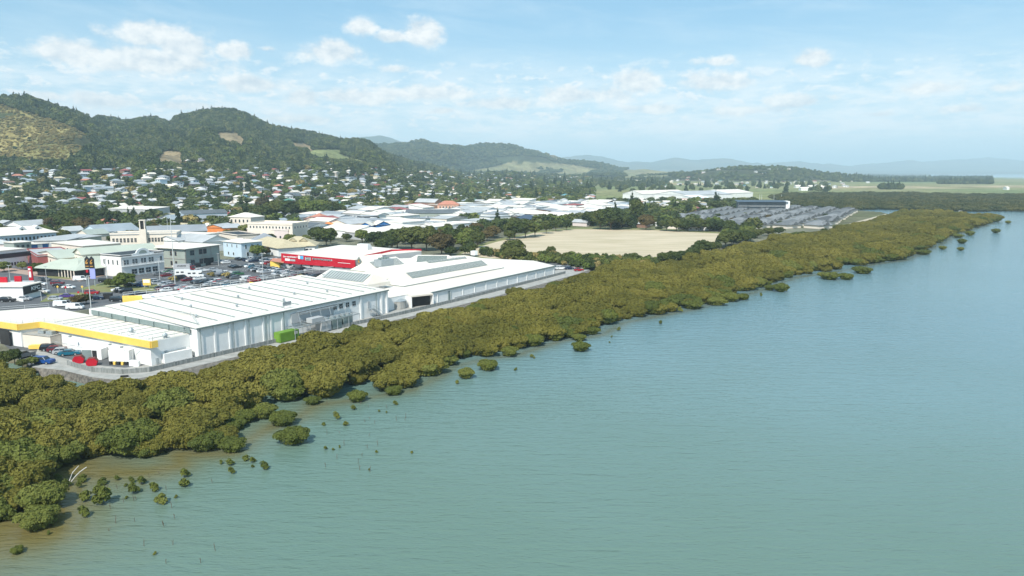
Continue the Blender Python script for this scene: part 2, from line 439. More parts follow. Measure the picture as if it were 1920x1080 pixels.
o = bpy.data.objects.new("terrain", me); COL.objects.link(o); tag(o, kind='structure', label='flat coastal land rising to wooded hills', cat='terrain')

def ground(x, y):
    z = float(terrain_z(np.array([x]), np.array([y]))[0]); return z
def ground_hit(px, py):
    """first terrain point on a sight line"""
    d = np.array(px_dir(px, py)); ts = np.geomspace(100, 9000, 1500)
    X, Y, Z = d[0] * ts, d[1] * ts, CAM_H + d[2] * ts
    hit = np.where(Z < terrain_z(X, Y))[0]
    return (X[hit[0]], Y[hit[0]], Z[hit[0]]) if len(hit) else None

# ------------------------------------------------------------------ water
SHORE_PX = [(-300, 1000), (0, 1000), (95, 998), (105, 955), (100, 900), (150, 872), (160, 888), (270, 887), (340, 872), (335, 852), (430, 852), (465, 826), (510, 800), (560, 783),
            (590, 760), (650, 752), (770, 733), (830, 704), (850, 688), (900, 676), (975, 664), (1050, 640), (1130, 628), (1170, 605), (1250, 590), (1300, 580), (1380, 556), (1420, 547),
            (1490, 521), (1600, 505), (1640, 495), (1700, 488), (1740, 470), (1770, 455), (1800, 440), (1830, 428), (1870, 417), (1800, 407), (1700, 404)]
SHORE = [W(a, b, 0.0) for a, b in SHORE_PX]
nu2, ny2 = 340, 420
u2 = np.linspace(-1.6, 1.6, nu2); y2 = np.concatenate([[-3000, -600, -100, 0, 20, 40], np.geomspace(55, 1200, ny2 - 36), np.geomspace(1300, 26000, 30)])
U2, Y2 = np.meshgrid(u2, y2, indexing='ij'); X2 = U2 * np.maximum(np.abs(Y2), 60)
dsh = dist_poly(X2, Y2, SHORE)
shal = np.exp(-dsh / 5.0) * (Y2 < 1000)
leftn = np.exp(-np.clip(X2 + 62, 0, 200) / 26) * np.exp(-np.clip(Y2 - 85, 0, 400) / 45)
v = np.stack([X2, Y2, np.zeros_like(X2)], -1).reshape(-1, 3)
ii, jj = np.meshgrid(np.arange(nu2 - 1), np.arange(len(y2) - 1), indexing='ij')
a = (ii * len(y2) + jj).ravel()
me = np_mesh("water", v, np.stack([a, a + len(y2), a + len(y2) + 1, a + 1], -1))
at_ = me.attributes.new("shallow", 'FLOAT', 'POINT'); at_.data.foreach_set('value', np.clip(shal * 0.52 + leftn * 0.50, 0, 1).astype(np.float32).ravel())
m = bpy.data.materials.new("tidal_water"); m.use_nodes = True; t = NT(m.node_tree); m.node_tree.nodes.clear()
b = t.n('ShaderNodeBsdfPrincipled'); o = t.n('ShaderNodeOutputMaterial'); t.link(b.outputs[0], o.inputs[0])
ge = t.n('ShaderNodeNewGeometry'); at = t.n('ShaderNodeAttribute', attribute_name='shallow')
pos = ge.outputs['Position']
n1 = t.noise(pos, 0.05, 5, 0.6)
sh = t.m('ADD', at.outputs['Fac'], t.m('MULTIPLY', t.m('SUBTRACT', n1, 0.5), 0.35), clamp=True)
big = t.noise(pos, 0.008, 4, 0.5)
sp_ = t.n('ShaderNodeSeparateXYZ'); t.link(pos, sp_.inputs[0])
sky_tint = t.m('ADD', t.m('ADD', t.m('MULTIPLY', sp_.outputs[0], 0.45), sp_.outputs[1]), t.m('MULTIPLY', t.m('SUBTRACT', big, 0.5), 160.0))      # bluer farther out: sky reflection painted into the water colour
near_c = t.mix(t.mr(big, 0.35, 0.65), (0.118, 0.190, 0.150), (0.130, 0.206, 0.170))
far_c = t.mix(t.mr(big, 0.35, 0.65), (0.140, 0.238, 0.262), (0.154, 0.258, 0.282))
deep = t.mix(t.mr(sky_tint, 75.0, 260.0), near_c, far_c)
t.link(t.mix(t.mr(sh, 0.1, 0.85), deep, (0.140, 0.118, 0.042)), b.inputs['Base Color'])
b.inputs['Roughness'].default_value = 0.10; b.inputs['IOR'].default_value = 1.33
def wave(scale, sx, sy, rot, dist, det):
    mp = t.n('ShaderNodeMapping'); t.link(pos, mp.inputs[0]); mp.inputs['Scale'].default_value = (sx, sy, 1); mp.inputs['Rotation'].default_value = (0, 0, rot)
    nn = t.noise(mp.outputs[0], scale, det, 0.55, 0.6)
    bp = t.n('ShaderNodeBump'); bp.inputs['Distance'].default_value = dist; bp.inputs['Strength'].default_value = 1.0; t.link(nn, bp.inputs['Height'])
    return bp
b1 = wave(0.55, 0.30, 1.3, 0.22, 0.24, 3); b2 = wave(1.6, 0.45, 1.4, -0.12, 0.11, 4)
t.link(b1.outputs[0], b2.inputs['Normal'])
t.link(b2.outputs[0], b.inputs['Normal'])
me.materials.append(m)
o = bpy.data.objects.new("water", me); COL.objects.link(o); tag(o, kind='structure', label='calm grey-green tidal water with small ripples', cat='water')
# ------------------------------------------------------------------ foliage
def leafmat(name, cols, rough=0.75, var=0.35, trans=0.0):
    m = bpy.data.materials.new(name); m.use_nodes = True; t = NT(m.node_tree); m.node_tree.nodes.clear()
    b = t.n('ShaderNodeBsdfPrincipled'); o = t.n('ShaderNodeOutputMaterial'); t.link(b.outputs[0], o.inputs[0])
    ge = t.n('ShaderNodeNewGeometry'); oi = t.n('ShaderNodeObjectInfo')
    n1 = t.noise(ge.outputs['Position'], 0.045, 4, 0.6)
    n2 = t.noise(ge.outputs['Position'], 0.9, 2, 0.6)
    f = t.m('ADD', t.m('MULTIPLY', oi.outputs['Random'], var), t.m('SUBTRACT', t.mr(n1, 0.3, 0.7), var / 2))
    f = t.m('ADD', f, t.m('MULTIPLY', t.m('SUBTRACT', n2, 0.5), 0.55), clamp=True)
    r = t.n('ShaderNodeValToRGB'); t.link(f, r.inputs[0])
    e = r.color_ramp.elements
    while len(e) < len(cols): e.new(0.5)
    for i, c in enumerate(cols): e[i].position = i / (len(cols) - 1); e[i].color = (*c, 1)
    t.link(r.outputs[0], b.inputs['Base Color'])
    b.inputs['Roughness'].default_value = rough; b.inputs['Specular IOR Level'].default_value = 0.18
    return m
M_MANG = leafmat("mangrove_leaf", [(0.098, 0.096, 0.017), (0.142, 0.132, 0.023), (0.186, 0.166, 0.033)])
M_MANG_G = leafmat("mangrove_leaf_green", [(0.068, 0.088, 0.018), (0.105, 0.124, 0.023), (0.148, 0.158, 0.034)])
M_OAK = leafmat("broad_leaf", [(0.028, 0.045, 0.012), (0.055, 0.075, 0.018), (0.095, 0.105, 0.025)])
M_LIME = leafmat("bright_leaf", [(0.07, 0.10, 0.02), (0.11, 0.145, 0.03), (0.16, 0.17, 0.045)])
M_PINE = leafmat("needle_leaf", [(0.018, 0.032, 0.012), (0.030, 0.048, 0.018), (0.045, 0.065, 0.022)])
M_RUST = leafmat("rusty_leaf", [(0.07, 0.055, 0.022), (0.10, 0.075, 0.028), (0.13, 0.10, 0.035)])
M_SCRUB = leafmat("dry_scrub", [(0.17, 0.145, 0.05), (0.27, 0.215, 0.08), (0.36, 0.285, 0.11)])
M_BUSH = leafmat("hill_bush", [(0.030, 0.050, 0.018), (0.070, 0.094, 0.032), (0.140, 0.150, 0.055)], var=0.9)
M_BARK = mat("bark", (0.16, 0.12, 0.08), (0.09, 0.07, 0.05), 3, 0.9)
M_DEAD = mat("bleached_wood", (0.62, 0.60, 0.55), (0.45, 0.43, 0.40), 6, 0.8)

_ico = {}
def ico(sub):
    if sub not in _ico:
        bm = bmesh.new(); bmesh.ops.create_icosphere(bm, subdivisions=sub, radius=1)
        bm.verts.ensure_lookup_table()
        _ico[sub] = (np.array([v.co[:] for v in bm.verts]), np.array([[v.index for v in f.verts] for f in bm.faces])); bm.free()
    return _ico[sub]

def crown(name, lobes, nleaf, leaf, material, seed, core=0.80, out=0.55, sub=1, bottom=-0.3):
    """lobes: (x,y,z,rx,ry,rz). small leaf tufts laid over every lobe, above a dark inner body"""
    g = np.random.default_rng(seed)
    L = np.array(lobes, float); V = []; F = []; n0 = 0
    cv, cf = ico(sub)
    for l in L:
        k = cv * (1 + (g.random((len(cv), 1)) - 0.5) * 0.25)
        V.append(k * l[3:6] * core + l[:3]); F.append(np.concatenate([cf, cf[:, :1]], 1)[:, :3] + n0); n0 += len(cv)
    Vt = np.concatenate(V); Ft = np.concatenate(F)
    area = (L[:, 3] * L[:, 4] + L[:, 3] * L[:, 5]); pr = area / area.sum()
    pick = g.choice(len(L), nleaf, p=pr)
    d = g.normal(size=(nleaf, 3)); d /= np.linalg.norm(d, axis=1)[:, None]
    d[:, 2] = np.where(d[:, 2] < bottom, -d[:, 2], d[:, 2])
    l = L[pick]; pos = l[:, :3] + d * l[:, 3:6] * (0.86 + 0.24 * g.random((nleaf, 1)))
    # drop tufts buried in another lobe
    keep = np.ones(nleaf, bool)
    for i, q in enumerate(L):
        r = np.linalg.norm((pos - q[:3]) / q[3:6], axis=1); keep &= (r > 0.80) | (pick == i)
    keep &= pos[:, 2] > 0.02
    pos = pos[keep]; d = d[keep]; n = len(pos)
    nr = d * (out + .25) + g.normal(size=(n, 3)) * 0.34 + np.array([0, 0, 0.22]); nr /= np.linalg.norm(nr, axis=1)[:, None]
    up = np.where(np.abs(nr[:, 2:3]) > 0.9, [[1.0, 0, 0]], [[0, 0, 1.0]])
    a = np.cross(nr, up); a /= np.linalg.norm(a, axis=1)[:, None]; b = np.cross(nr, a)
    th = g.random((n, 1)) * 6.283; a2 = a * np.cos(th) + b * np.sin(th); b2 = -a * np.sin(th) + b * np.cos(th)
    s = leaf * (0.55 + 0.9 * g.random((n, 1)))
    q = np.stack([pos - a2 * s, pos - b2 * s * 0.62 + nr * s * .25, pos + a2 * s, pos + b2 * s * 0.62 + nr * s * .25], 1).reshape(-1, 3)
    tri = np.arange(4 * n).reshape(-1, 4)
    tri = np.concatenate([tri[:, [0, 1, 2]], tri[:, [0, 2, 3]]]) + n0
    me = np_mesh(name, np.concatenate([Vt, q]), np.concatenate([Ft, tri]), [material])
    return me

def dome(g, n, R0, H, rl, z0=0.0, flat=1.0):
    """lobes over a low dome"""
    out = [(0, 0, z0 + H * 0.45, R0 * 0.72, R0 * 0.72, H * 0.48)]
    for i in range(n):
        a = 6.283 * (i * 0.618) + g.uniform(-.3, .3); r = math.sqrt((i + 0.5) / n) * R0 * 0.80
        z = z0 + H * (0.30 + 0.52 * math.sqrt(max(0, 1 - (r / R0) ** 2))) + g.uniform(-.08, .08) * H
        s = rl * g.uniform(0.75, 1.2)
        out.append((r * math.cos(a), r * math.sin(a), z, s, s, s * 0.80 * flat))
    return out

def trunk_mesh(name, h, r, limbs, seed, spread=0.5):
    g = random.Random(seed); b = MB()
    b.tube((0, 0, -0.6), (0, 0, h), r, r * 0.7, 7)
    for i in range(limbs):
        a = 6.283 * i / limbs + g.uniform(-.4, .4); s = h * spread * g.uniform(.8, 1.2)
        b.tube((0, 0, h * g.uniform(.55, .95)), (s * math.cos(a), s * math.sin(a), h * g.uniform(1.15, 1.5)), r * 0.5, r * 0.2, 5)
    b.build_me = None
    me = bpy.data.meshes.new(name); me.from_pydata(b.v, [], b.f); me.materials.append(M_BARK); return me

g = random.Random(5)
# mangroves: four bushy crowns, each about 6 m across
MANG = []
for k in range(4):
    lb = dome(g, 17, 3.0, 3.6, 0.92)
    MANG.append(crown("crown", lb, 5200, 0.19, M_MANG, 40 + k, sub=2))
MANG_G = []
for k in range(3):
    lb = dome(g, 16, 2.9, 3.5, 0.92)
    MANG_G.append(crown("crown", lb, 5200, 0.18, M_MANG_G, 60 + k, sub=2))
SEED = [crown("crown", [(0, 0, 1.0, .55, .55, .5), (.35, .2, 1.3, .42, .4, .38), (-.3, .25, 1.15, .4, .45, .4), (0, -.4, .9, .42, .38, .34), (.1, .1, 1.6, .36, .36, .34)], 420, 0.17, M_MANG_G, 90, core=0.6),
        crown("crown", [(0, 0, 1.1, .45, .45, .5), (.3, -.2, .85, .35, .35, .3), (-.25, -.1, 1.5, .3, .3, .35)], 300, 0.16, M_MANG_G, 91, core=0.6)]
T_MANG = trunk_mesh("trunk", 1.5, 0.14, 5, 3, 0.9)
T_SEED = trunk_mesh("trunk", 0.9, 0.05, 3, 4, 0.4)
# town trees, each about 10 m across and 10 m high at scale 1
def tree_lobes(g, n, Rr, H, rl, z0, top=1.0):
    out = [(0, 0, z0 + (H - z0) * 0.48, Rr * 0.62, Rr * 0.62, (H - z0) * 0.42)]
    for i in range(n):
        t = (i + .5) / n; zz = -0.55 + 1.5 * t; rr = math.sqrt(max(0.05, 1 - min(1, abs(zz)) ** 2)); a = i * 2.4 + g.uniform(-.4, .4)
        s = rl * g.uniform(.7, 1.25)
        out.append((rr * Rr * .72 * math.cos(a) * g.uniform(.85, 1.1), rr * Rr * .72 * math.sin(a) * g.uniform(.85, 1.1), z0 + (H - z0) * (0.5 + 0.38 * zz), s, s, s * .85))
    return out
TREES = {}
for nm, mm in (("oak", M_OAK), ("lime", M_LIME), ("rust", M_RUST)):
    TREES[nm] = [(crown("crown", tree_lobes(g, 20, 5.0, 10.0, 1.7, 1.6), 2200, 0.50, mm, 100 + i), trunk_mesh("trunk", 3.0, 0.30, 5, i, .6)) for i in range(2)]
TREES["tall"] = [(crown("crown", tree_lobes(g, 18, 3.4, 12.0, 1.5, 1.6), 1800, 0.48, M_OAK, 130 + i), trunk_mesh("trunk", 3.6, 0.28, 4, i, .4)) for i in range(2)]
def cone_lobes(g, H, Rr, n):
    out = []
    for i in range(n):
        t = i / (n - 1); r = Rr * (1 - t) ** 0.85 + 0.25; z = 1.5 + (H - 2) * t
        for j in range(4 if t < .7 else 2):
            a = j * 1.57 + i * .7; q = r * 0.5
            out.append((q * math.cos(a), q * math.sin(a), z + g.uniform(-.5, .5), r * .6 * g.uniform(.8, 1.15), r * .6 * g.uniform(.8, 1.15), 1.35 + .5 * (1 - t)))
    return out
TREES["pine"] = [(crown("crown", cone_lobes(g, 14, 3.2 + .5 * i, 9), 1500, 0.42, M_PINE, 140 + i, core=.7), trunk_mesh("trunk", 11.0, 0.26, 0, i)) for i in range(2)]
TREES["cypress"] = [(crown("crown", [(0, 0, 2, 1.0, 1.0, 2), (0, 0, 4.2, 1.05, 1.05, 2.2), (.1, 0, 6.4, .8, .8, 2), (0, .1, 8.4, .5, .5, 1.5)], 700, .3, M_PINE, 150), trunk_mesh("trunk", 2.0, .2, 0, 1))]
def palm():
    b = MB(); gg = random.Random(4)
    for i in range(22):
        a = i * 2.4; L = gg.uniform(2.4, 3.2); tilt = gg.uniform(-.2, 1.1)
        pts = []
        for k in range(6):
            s = k / 5; rr = L * s * math.cos(tilt * .5); zz = 8 + L * (s * math.sin(tilt) - s * s * 1.15)
            pts.append((rr * math.cos(a), rr * math.sin(a), zz, 0.34 * math.sin(math.pi * (0.12 + .85 * s))))
        for p_, q_ in zip(pts[:-1], pts[1:]):
            n = (-math.sin(a), math.cos(a))
            for sgn in (-1, 1):
                b.poly([(p_[0], p_[1], p_[2]), (q_[0], q_[1], q_[2]), (q_[0] + n[0] * q_[3] * sgn, q_[1] + n[1] * q_[3] * sgn, q_[2] - .18), (p_[0] + n[0] * p_[3] * sgn, p_[1] + n[1] * p_[3] * sgn, p_[2] - .18)])
    me = bpy.data.meshes.new("crown"); me.from_pydata(b.v, [], b.f); me.materials.append(M_OAK); return me
TREES["palm"] = [(palm(), trunk_mesh("trunk", 8.0, .28, 0, 1))]
# low-poly crowns for distant masses
FAR = {k: crown("crown", tree_lobes(g, 9, 5.0, 8.5, 2.3, 0.2), 260, 1.05, mm, 160 + i, core=.85) for i, (k, mm) in enumerate((("bush", M_BUSH), ("oak", M_OAK), ("scrub", M_SCRUB), ("lime", M_LIME), ("pine", M_PINE)))}
FAR["cone"] = crown("crown", cone_lobes(g, 15, 3.6, 6), 260, .9, M_PINE, 171, core=.8)
M_FMANG = leafmat('far_mangrove_leaf', [(0.045, 0.058, 0.020), (0.072, 0.080, 0.026), (0.110, 0.108, 0.036)], var=.8)
FARMANG = crown("crown", dome(g, 12, 6.0, 4.3, 2.0), 700, .62, M_FMANG, 180)

GRP_TREE = "trees among the houses and round the field"
def plant(kind, x, y, hgt, auto, group=GRP_TREE, cat="tree", name=None, wide=1.0, z=None):
    var = TREES[kind]; cr, tr = var[R.randrange(len(var))]
    base = {"pine": 15, "cypress": 9.8, "palm": 9.2, "tall": 12}.get(kind, 10.0)
    s = hgt / base
    if z is None: z = ground(x, y)
    nm = name or {"pine": "conifer_tree", "cypress": "cypress_tree", "palm": "palm_tree"}.get(kind, "broadleaf_tree")
    o = thing(nm, (x, y, z), R.uniform(0, 6.28), cat=cat, group=group, auto=auto)
    child("crown", cr, o, scale=(s * wide, s * wide, s)); child("trunk", tr, o, scale=(s * min(1.2, wide), s * min(1.2, wide), s))
    return o

# ------------------------------------------------------------------ uncountable masses: instances of the same crowns
def mass(name, label, cat, pts, scl, rot, kind, meshes):
    me = bpy.data.meshes.new(name)
    me.vertices.add(len(pts)); me.vertices.foreach_set('co', np.asarray(pts, np.float32).ravel())
    for an, ty, arr in (("scl", 'FLOAT_VECTOR', scl), ("rot", 'FLOAT_VECTOR', rot), ("kind", 'INT', kind)):
        at = me.attributes.new(an, ty, 'POINT')
        at.data.foreach_set('vector' if ty == 'FLOAT_VECTOR' else 'value', np.asarray(arr, np.float32 if ty != 'INT' else np.int32).ravel())
    o = bpy.data.objects.new(name, me); COL.objects.link(o)
    tag(o, label=label, cat=cat, kind='stuff')
    ng = bpy.data.node_groups.new(name, 'GeometryNodeTree')
    ng.interface.new_socket('Geometry', in_out='INPUT', socket_type='NodeSocketGeometry')
    ng.interface.new_socket('Geometry', in_out='OUTPUT', socket_type='NodeSocketGeometry')
    N = ng.nodes; Lk = ng.links
    gi = N.new('NodeGroupInput'); go = N.new('NodeGroupOutput'); jn = N.new('GeometryNodeJoinGeometry')
    def na(nm, ty):
        q = N.new('GeometryNodeInputNamedAttribute'); q.data_type = ty; q.inputs['Name'].default_value = nm; return q.outputs['Attribute']
    ks, ss, rs = na('kind', 'INT'), na('scl', 'FLOAT_VECTOR'), na('rot', 'FLOAT_VECTOR')
    for i, mm in enumerate(meshes):
        src = bpy.data.objects.new("crown_source", mm)           # kept out of the scene: only its mesh is read
        oi = N.new('GeometryNodeObjectInfo'); oi.inputs['Object'].default_value = src
        cmpn = N.new('FunctionNodeCompare'); cmpn.data_type = 'INT'; cmpn.operation = 'EQUAL'
        Lk.new(ks, cmpn.inputs[2]); cmpn.inputs[3].default_value = i
        ip = N.new('GeometryNodeInstanceOnPoints')
        Lk.new(gi.outputs[0], ip.inputs['Points']); Lk.new(cmpn.outputs[0], ip.inputs['Selection']); Lk.new(oi.outputs['Geometry'], ip.inputs['Instance'])
        e2r = N.new('FunctionNodeEulerToRotation'); Lk.new(rs, e2r.inputs[0]); Lk.new(e2r.outputs[0], ip.inputs['Rotation'])
        Lk.new(ss, ip.inputs['Scale']); Lk.new(ip.outputs[0], jn.inputs[0])
    Lk.new(jn.outputs[0], go.inputs[0])
    md = o.modifiers.new('planting', 'NODES'); md.node_group = ng
    return o
def rz3(n): return np.stack([NR.uniform(-.08, .08, n), NR.uniform(-.08, .08, n), NR.uniform(0, 6.28, n)], -1)

# the mangrove belt between the land and the open water
BELT = [W(a, b, 0.0) for a, b in COAST_PX[:20]]
FARSHORE_PX = [(1870, 417), (1830, 428)]
outer = [W(a, b, 0.0) for a, b in SHORE_PX if True][: -3]
poly_belt = outer + [W(1875, 414, 0), W(1800, 405, 0), W(1700, 402, 0)] + [W(1668, 403, 0)] + [W(a, b, 0) for a, b in COAST_PX[16::-1]] + [W(-500, 1000, 0)]
def hexpts(poly, sp, jit=0.35):
    P_ = np.array(poly); x0, y0 = P_.min(0); x1, y1 = P_.max(0)
    xs_, ys_ = np.meshgrid(np.arange(x0, x1, sp), np.arange(y0, y1, sp * .87), indexing='ij')
    xs_ = xs_ + (np.arange(xs_.shape[1]) % 2)[None, :] * sp / 2
    xs_ = xs_.ravel() + NR.normal(0, sp * jit, xs_.size); ys_ = ys_.ravel() + NR.normal(0, sp * jit, ys_.size)
    k = inside(xs_, ys_, poly); return xs_[k], ys_[k]
bx, by = hexpts(poly_belt, 3.7, .4)
frame = (bx / by > -0.86) & (by > 60)
bx, by = bx[frame], by[frame]
de = dist_poly(bx, by, SHORE[1:]); dc = dist_poly(bx, by, COAST)
k = (de > 2.6) & (dc > 5.5) & ~inside(bx, by, LAND)
bx, by, de, dc = bx[k], by[k], de[k], dc[k]
thin = by > 330
k = ~thin | (NR.random(len(bx)) < 0.5); bx, by, de, dc, thin = bx[k], by[k], de[k], dc[k], thin[k]
n = len(bx)
hN = fbm(bx, by, 22, 3, 71)
# small creeks and gaps
gap = (fbm(bx, by, 14, 2, 77) > 0.76) & (de < 25) | (NR.random(n) < .03)
s = NR.uniform(0.60, 1.25, n) * (0.80 + 0.55 * hN) * np.where(thin, 1.35, 1.0) * np.clip(0.8 + de / 25, 0.8, 1.08)
s = s * np.clip(0.22 + dc / 17, 0, 1)
k = ~gap; bx, by, s, de, thin = bx[k], by[k], s[k], de[k], thin[k]; n = len(bx)
greenish = (NR.random(n) < 0.62 * np.exp(-de / 6)) | (NR.random(n) < 0.03)
kind = np.where(greenish, 4 + NR.integers(0, 3, n), NR.integers(0, 4, n))
hz = s * NR.uniform(0.75, 1.25, n) * np.where(thin, 0.85, 1.0)
mass("mangrove_forest", "olive mangrove forest filling the shallows below the sea wall", "mangrove forest",
     np.stack([bx, by, np.full(n, -0.5)], -1), np.stack([s, s, hz], -1), rz3(n), kind, MANG + MANG_G)
# the far mangroves beyond the river
FM = [W(a, b, 0.0) for a, b in [(1445, 372), (1480, 366), (1700, 365), (1800, 368), (2300, 372), (2300, 392), (1920, 396.5), (1850, 397), (1780, 396), (1700, 393.5), (1640, 393), (1600, 394), (1500, 388)]]
fx, fy = hexpts(FM, 8.5)
n = len(fx); s = NR.uniform(.8, 1.25, n)
mass("far_mangroves", "broad dark green mangrove flat across the river mouth", "mangrove forest",
     np.stack([fx, fy, np.full(n, -0.6)], -1), np.stack([s, s, s * NR.uniform(.8, 1.3, n)], -1), rz3(n), np.zeros(n, int), [FARMANG])
# single mangroves standing in the water (centre px, waterline py, width px)
MGRP = "single mangroves standing in the water"
OFF = [(545, 836, 70), (525, 800, 58), (432, 850, 52), (380, 848, 74), (668, 755, 44), (737, 742, 40), (760, 728, 38), (915, 696, 46), (873, 711, 40), (955, 669, 40), (1090, 660, 42), (1087, 640, 30),
       (60, 996, 76), (66, 962, 84), (28, 1040, 24), (1345, 573, 46), (1372, 566, 38), (1395, 563, 28), (1445, 545, 22), (1467, 548, 32), (583, 760, 34), (800, 706, 78), (1000, 650, 48), (1042, 640, 30),
       (1110, 628, 34), (1180, 590, 40), (1300, 580, 44), (1560, 525, 40), (1590, 525, 30), (1622, 514, 36), (1770, 468, 14), (1803, 470, 12), (1800, 446, 18), (1822, 442, 16), (1806, 457, 16), (1870, 437, 15), (1860, 417, 14), (1892, 419, 10), (1735, 478, 24), (1690, 487, 34)]
for i, (px, py, wd) in enumerate(OFF):
    x, y = W(px, py, 0); y += 0
    s = wd * math.hypot(x, y) / FPX / 6.4
    y += s * 1.6
    o = thing("mangrove_bush", (x, y, -0.55 * s), R.uniform(0, 6.28), cat="mangrove", group=MGRP, auto="rounded green mangrove bush")
    child("crown", MANG_G[i % 3], o, scale=(s, s, s * R.uniform(.62, .82) if s > 1.15 else s * R.uniform(.85, 1.0))); child("trunk", T_MANG, o, scale=(s, s, s))
SMALL = [(193, 908, 16), (247, 905, 13), (155, 903, 16), (148, 915, 14), (160, 938, 20), (184, 928, 22), (192, 945, 32), (265, 908, 20), (251, 925, 20), (290, 920, 22), (303, 944, 23), (346, 895, 22),
         (346, 912, 20), (158, 968, 24), (125, 912, 15), (110, 905, 18), (220, 900, 10), (291, 1040, 9), (330, 934, 7), (415, 870, 9), (432, 872, 15), (434, 888, 16), (461, 863, 14), (473, 867, 16), (474, 876, 7), (496, 879, 22),
         (607, 798, 8), (631, 786, 17), (648, 798, 12), (610, 843, 10), (625, 844, 4), (637, 840, 4), (663, 768, 11), (741, 759, 13), (711, 772, 4), (725, 774, 5), (857, 720, 8), (967, 695, 9), (997, 670, 9), (1002, 673, 5),
         (1160, 620, 8), (1238, 608, 10), (1275, 585, 11), (1147, 633, 5), (1143, 643, 4), (1427, 556, 7), (20, 975, 20), (92, 1002, 8), (706, 849, 4), (692, 882, 4), (772, 850, 4), (105, 880, 22), (236, 912, 7), (1568, 445, 4), (237, 935, 6)]
for i, (px, py, wd) in enumerate(SMALL):
    x, y = W(px, py, 0); s = max(0.35, wd * math.hypot(x, y) / FPX / 1.5)
    o = thing("mangrove_seedling", (x, y, -0.42 * s), R.uniform(0, 6.28), cat="mangrove seedling", group="mangrove seedlings standing in the shallows", auto="small mangrove seedling")
    child("crown", SEED[i % 2], o, scale=(s * .9, s * .9, s * R.uniform(.75, 1.0))); child("trunk", T_SEED, o, scale=(s, s, s))
# thin dead sticks in the shallows, and the bleached branch
for i in range(46):
    px, py = R.choice([(R.uniform(600, 780), R.uniform(755, 800)), (R.uniform(130, 330), R.uniform(880, 990)), (R.uniform(600, 720), R.uniform(800, 890)), (R.uniform(200, 420), R.uniform(900, 1060))])
    x, y = W(px, py, 0); b = MB(); h = R.uniform(.4, 1.1)
    b.tube((x, y, -.3), (x + R.uniform(-.15, .15), y + R.uniform(-.15, .15), h), .045, .02, 5)
    b.tube((x, y, h * .5), (x + R.uniform(-.3, .3), y, h * .5 + .3), .025, .012, 5)
    o = b.build("dead_stick", M_BARK, origin=(x, y, 0)); tag(o, cat="stick", group="dead sticks poking out of the shallows", auto="thin dead stick poking out")
x, y = W(131, 908, 0); b = MB()
P0 = [(0, 0, 0.1), (.5, .5, .9), (.75, 1.3, 1.3), (1.3, 2.2, 1.7)]
for a_, c_ in zip(P0[:-1], P0[1:]): b.tube((x + a_[0], y + a_[1], a_[2]), (x + c_[0], y + c_[1], c_[2]), .07, .06, 6)
P0 = [(-.4, .4, .1), (-.3, 1.3, 1.2), (.3, 2.0, 2.0)]
for a_, c_ in zip(P0[:-1], P0[1:]): b.tube((x + a_[0], y + a_[1], a_[2]), (x + c_[0], y + c_[1], c_[2]), .065, .04, 6)
tag(b.build("fallen_branch", M_DEAD, origin=(x, y, 0)), label="bleached white fallen branch lying at the mangrove edge bottom left", cat="branch")
# ------------------------------------------------------------------ building materials
M_WHITE = mat("white_paint", (0.84, 0.84, 0.82), (0.76, 0.76, 0.735), 0.3, 0.6, detail=8)
M_WROOF = mat("white_roof_sheet", (0.78, 0.735, 0.655), (0.68, 0.61, 0.52), 0.07, 0.6, detail=9)
M_GUT = mat("grey_green_gutter", (0.21, 0.26, 0.255), (0.17, 0.22, 0.21), 1, 0.5)
M_YEL = mat("yellow_fascia_paint", (0.86, 0.60, 0.13), (0.80, 0.54, 0.11), 0.5, 0.5)
M_RED = mat("red_fascia_paint", (0.50, 0.010, 0.028), (0.45, 0.009, 0.024), 0.3, 0.5)
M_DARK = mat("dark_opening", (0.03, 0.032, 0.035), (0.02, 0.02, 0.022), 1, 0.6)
M_GLASS = mat("window_glass", (0.035, 0.05, 0.06), (0.025, 0.035, 0.045), 0.5, 0.12, spec=0.6)
M_STEEL = mat("galvanised_steel", (0.42, 0.46, 0.47), (0.34, 0.38, 0.39), 2, 0.45, metal=0.4)
M_RAIL = mat("pale_rail", (0.62, 0.64, 0.63), None, 2, 0.5)
M_CONC = mat("concrete", (0.40, 0.39, 0.36), (0.29, 0.285, 0.26), 0.5, 0.9, detail=7)
M_CONCD = mat("weathered_concrete", (0.30, 0.31, 0.30), (0.17, 0.18, 0.17), 0.9, 0.9, detail=7, stretch=(3, 3, .4))
M_ASPH = mat("asphalt", (0.125, 0.13, 0.135), (0.085, 0.09, 0.095), 0.15, 0.9, detail=8)
M_PAVE = mat("brick_paving", (0.42, 0.30, 0.24), (0.34, 0.25, 0.20), 0.4, 0.9)
M_GRASS = mat("mown_grass", (0.17, 0.19, 0.07), (0.22, 0.21, 0.09), 0.12, 0.95, detail=6)
M_LINE = mat("road_marking_paint", (0.72, 0.72, 0.70), None, 2, 0.7)
M_HAY = mat("dry_pasture", (0.57, 0.475, 0.34), (0.44, 0.37, 0.24), 0.05, 0.95, detail=9, stretch=(.5, 1.9, 1))
M_GREY = mat("grey_roof_sheet", (0.30, 0.32, 0.34), (0.25, 0.27, 0.29), 0.1, 0.6)
M_LGREY = mat("light_grey_roof", (0.47, 0.48, 0.48), (0.38, 0.39, 0.39), 0.1, 0.6)
M_DGREY = mat("charcoal_roof", (0.13, 0.145, 0.155), (0.10, 0.115, 0.125), 0.1, 0.6)
M_BLUEG = mat("blue_grey_roof", (0.34, 0.38, 0.41), (0.27, 0.31, 0.335), 0.1, 0.5)
M_PGREEN = mat("pale_green_roof", (0.47, 0.505, 0.42), (0.41, 0.445, 0.37), 0.1, 0.6)
M_SAGE = mat("sage_green_wall", (0.34, 0.38, 0.34), (0.30, 0.34, 0.30), 0.3, 0.7)
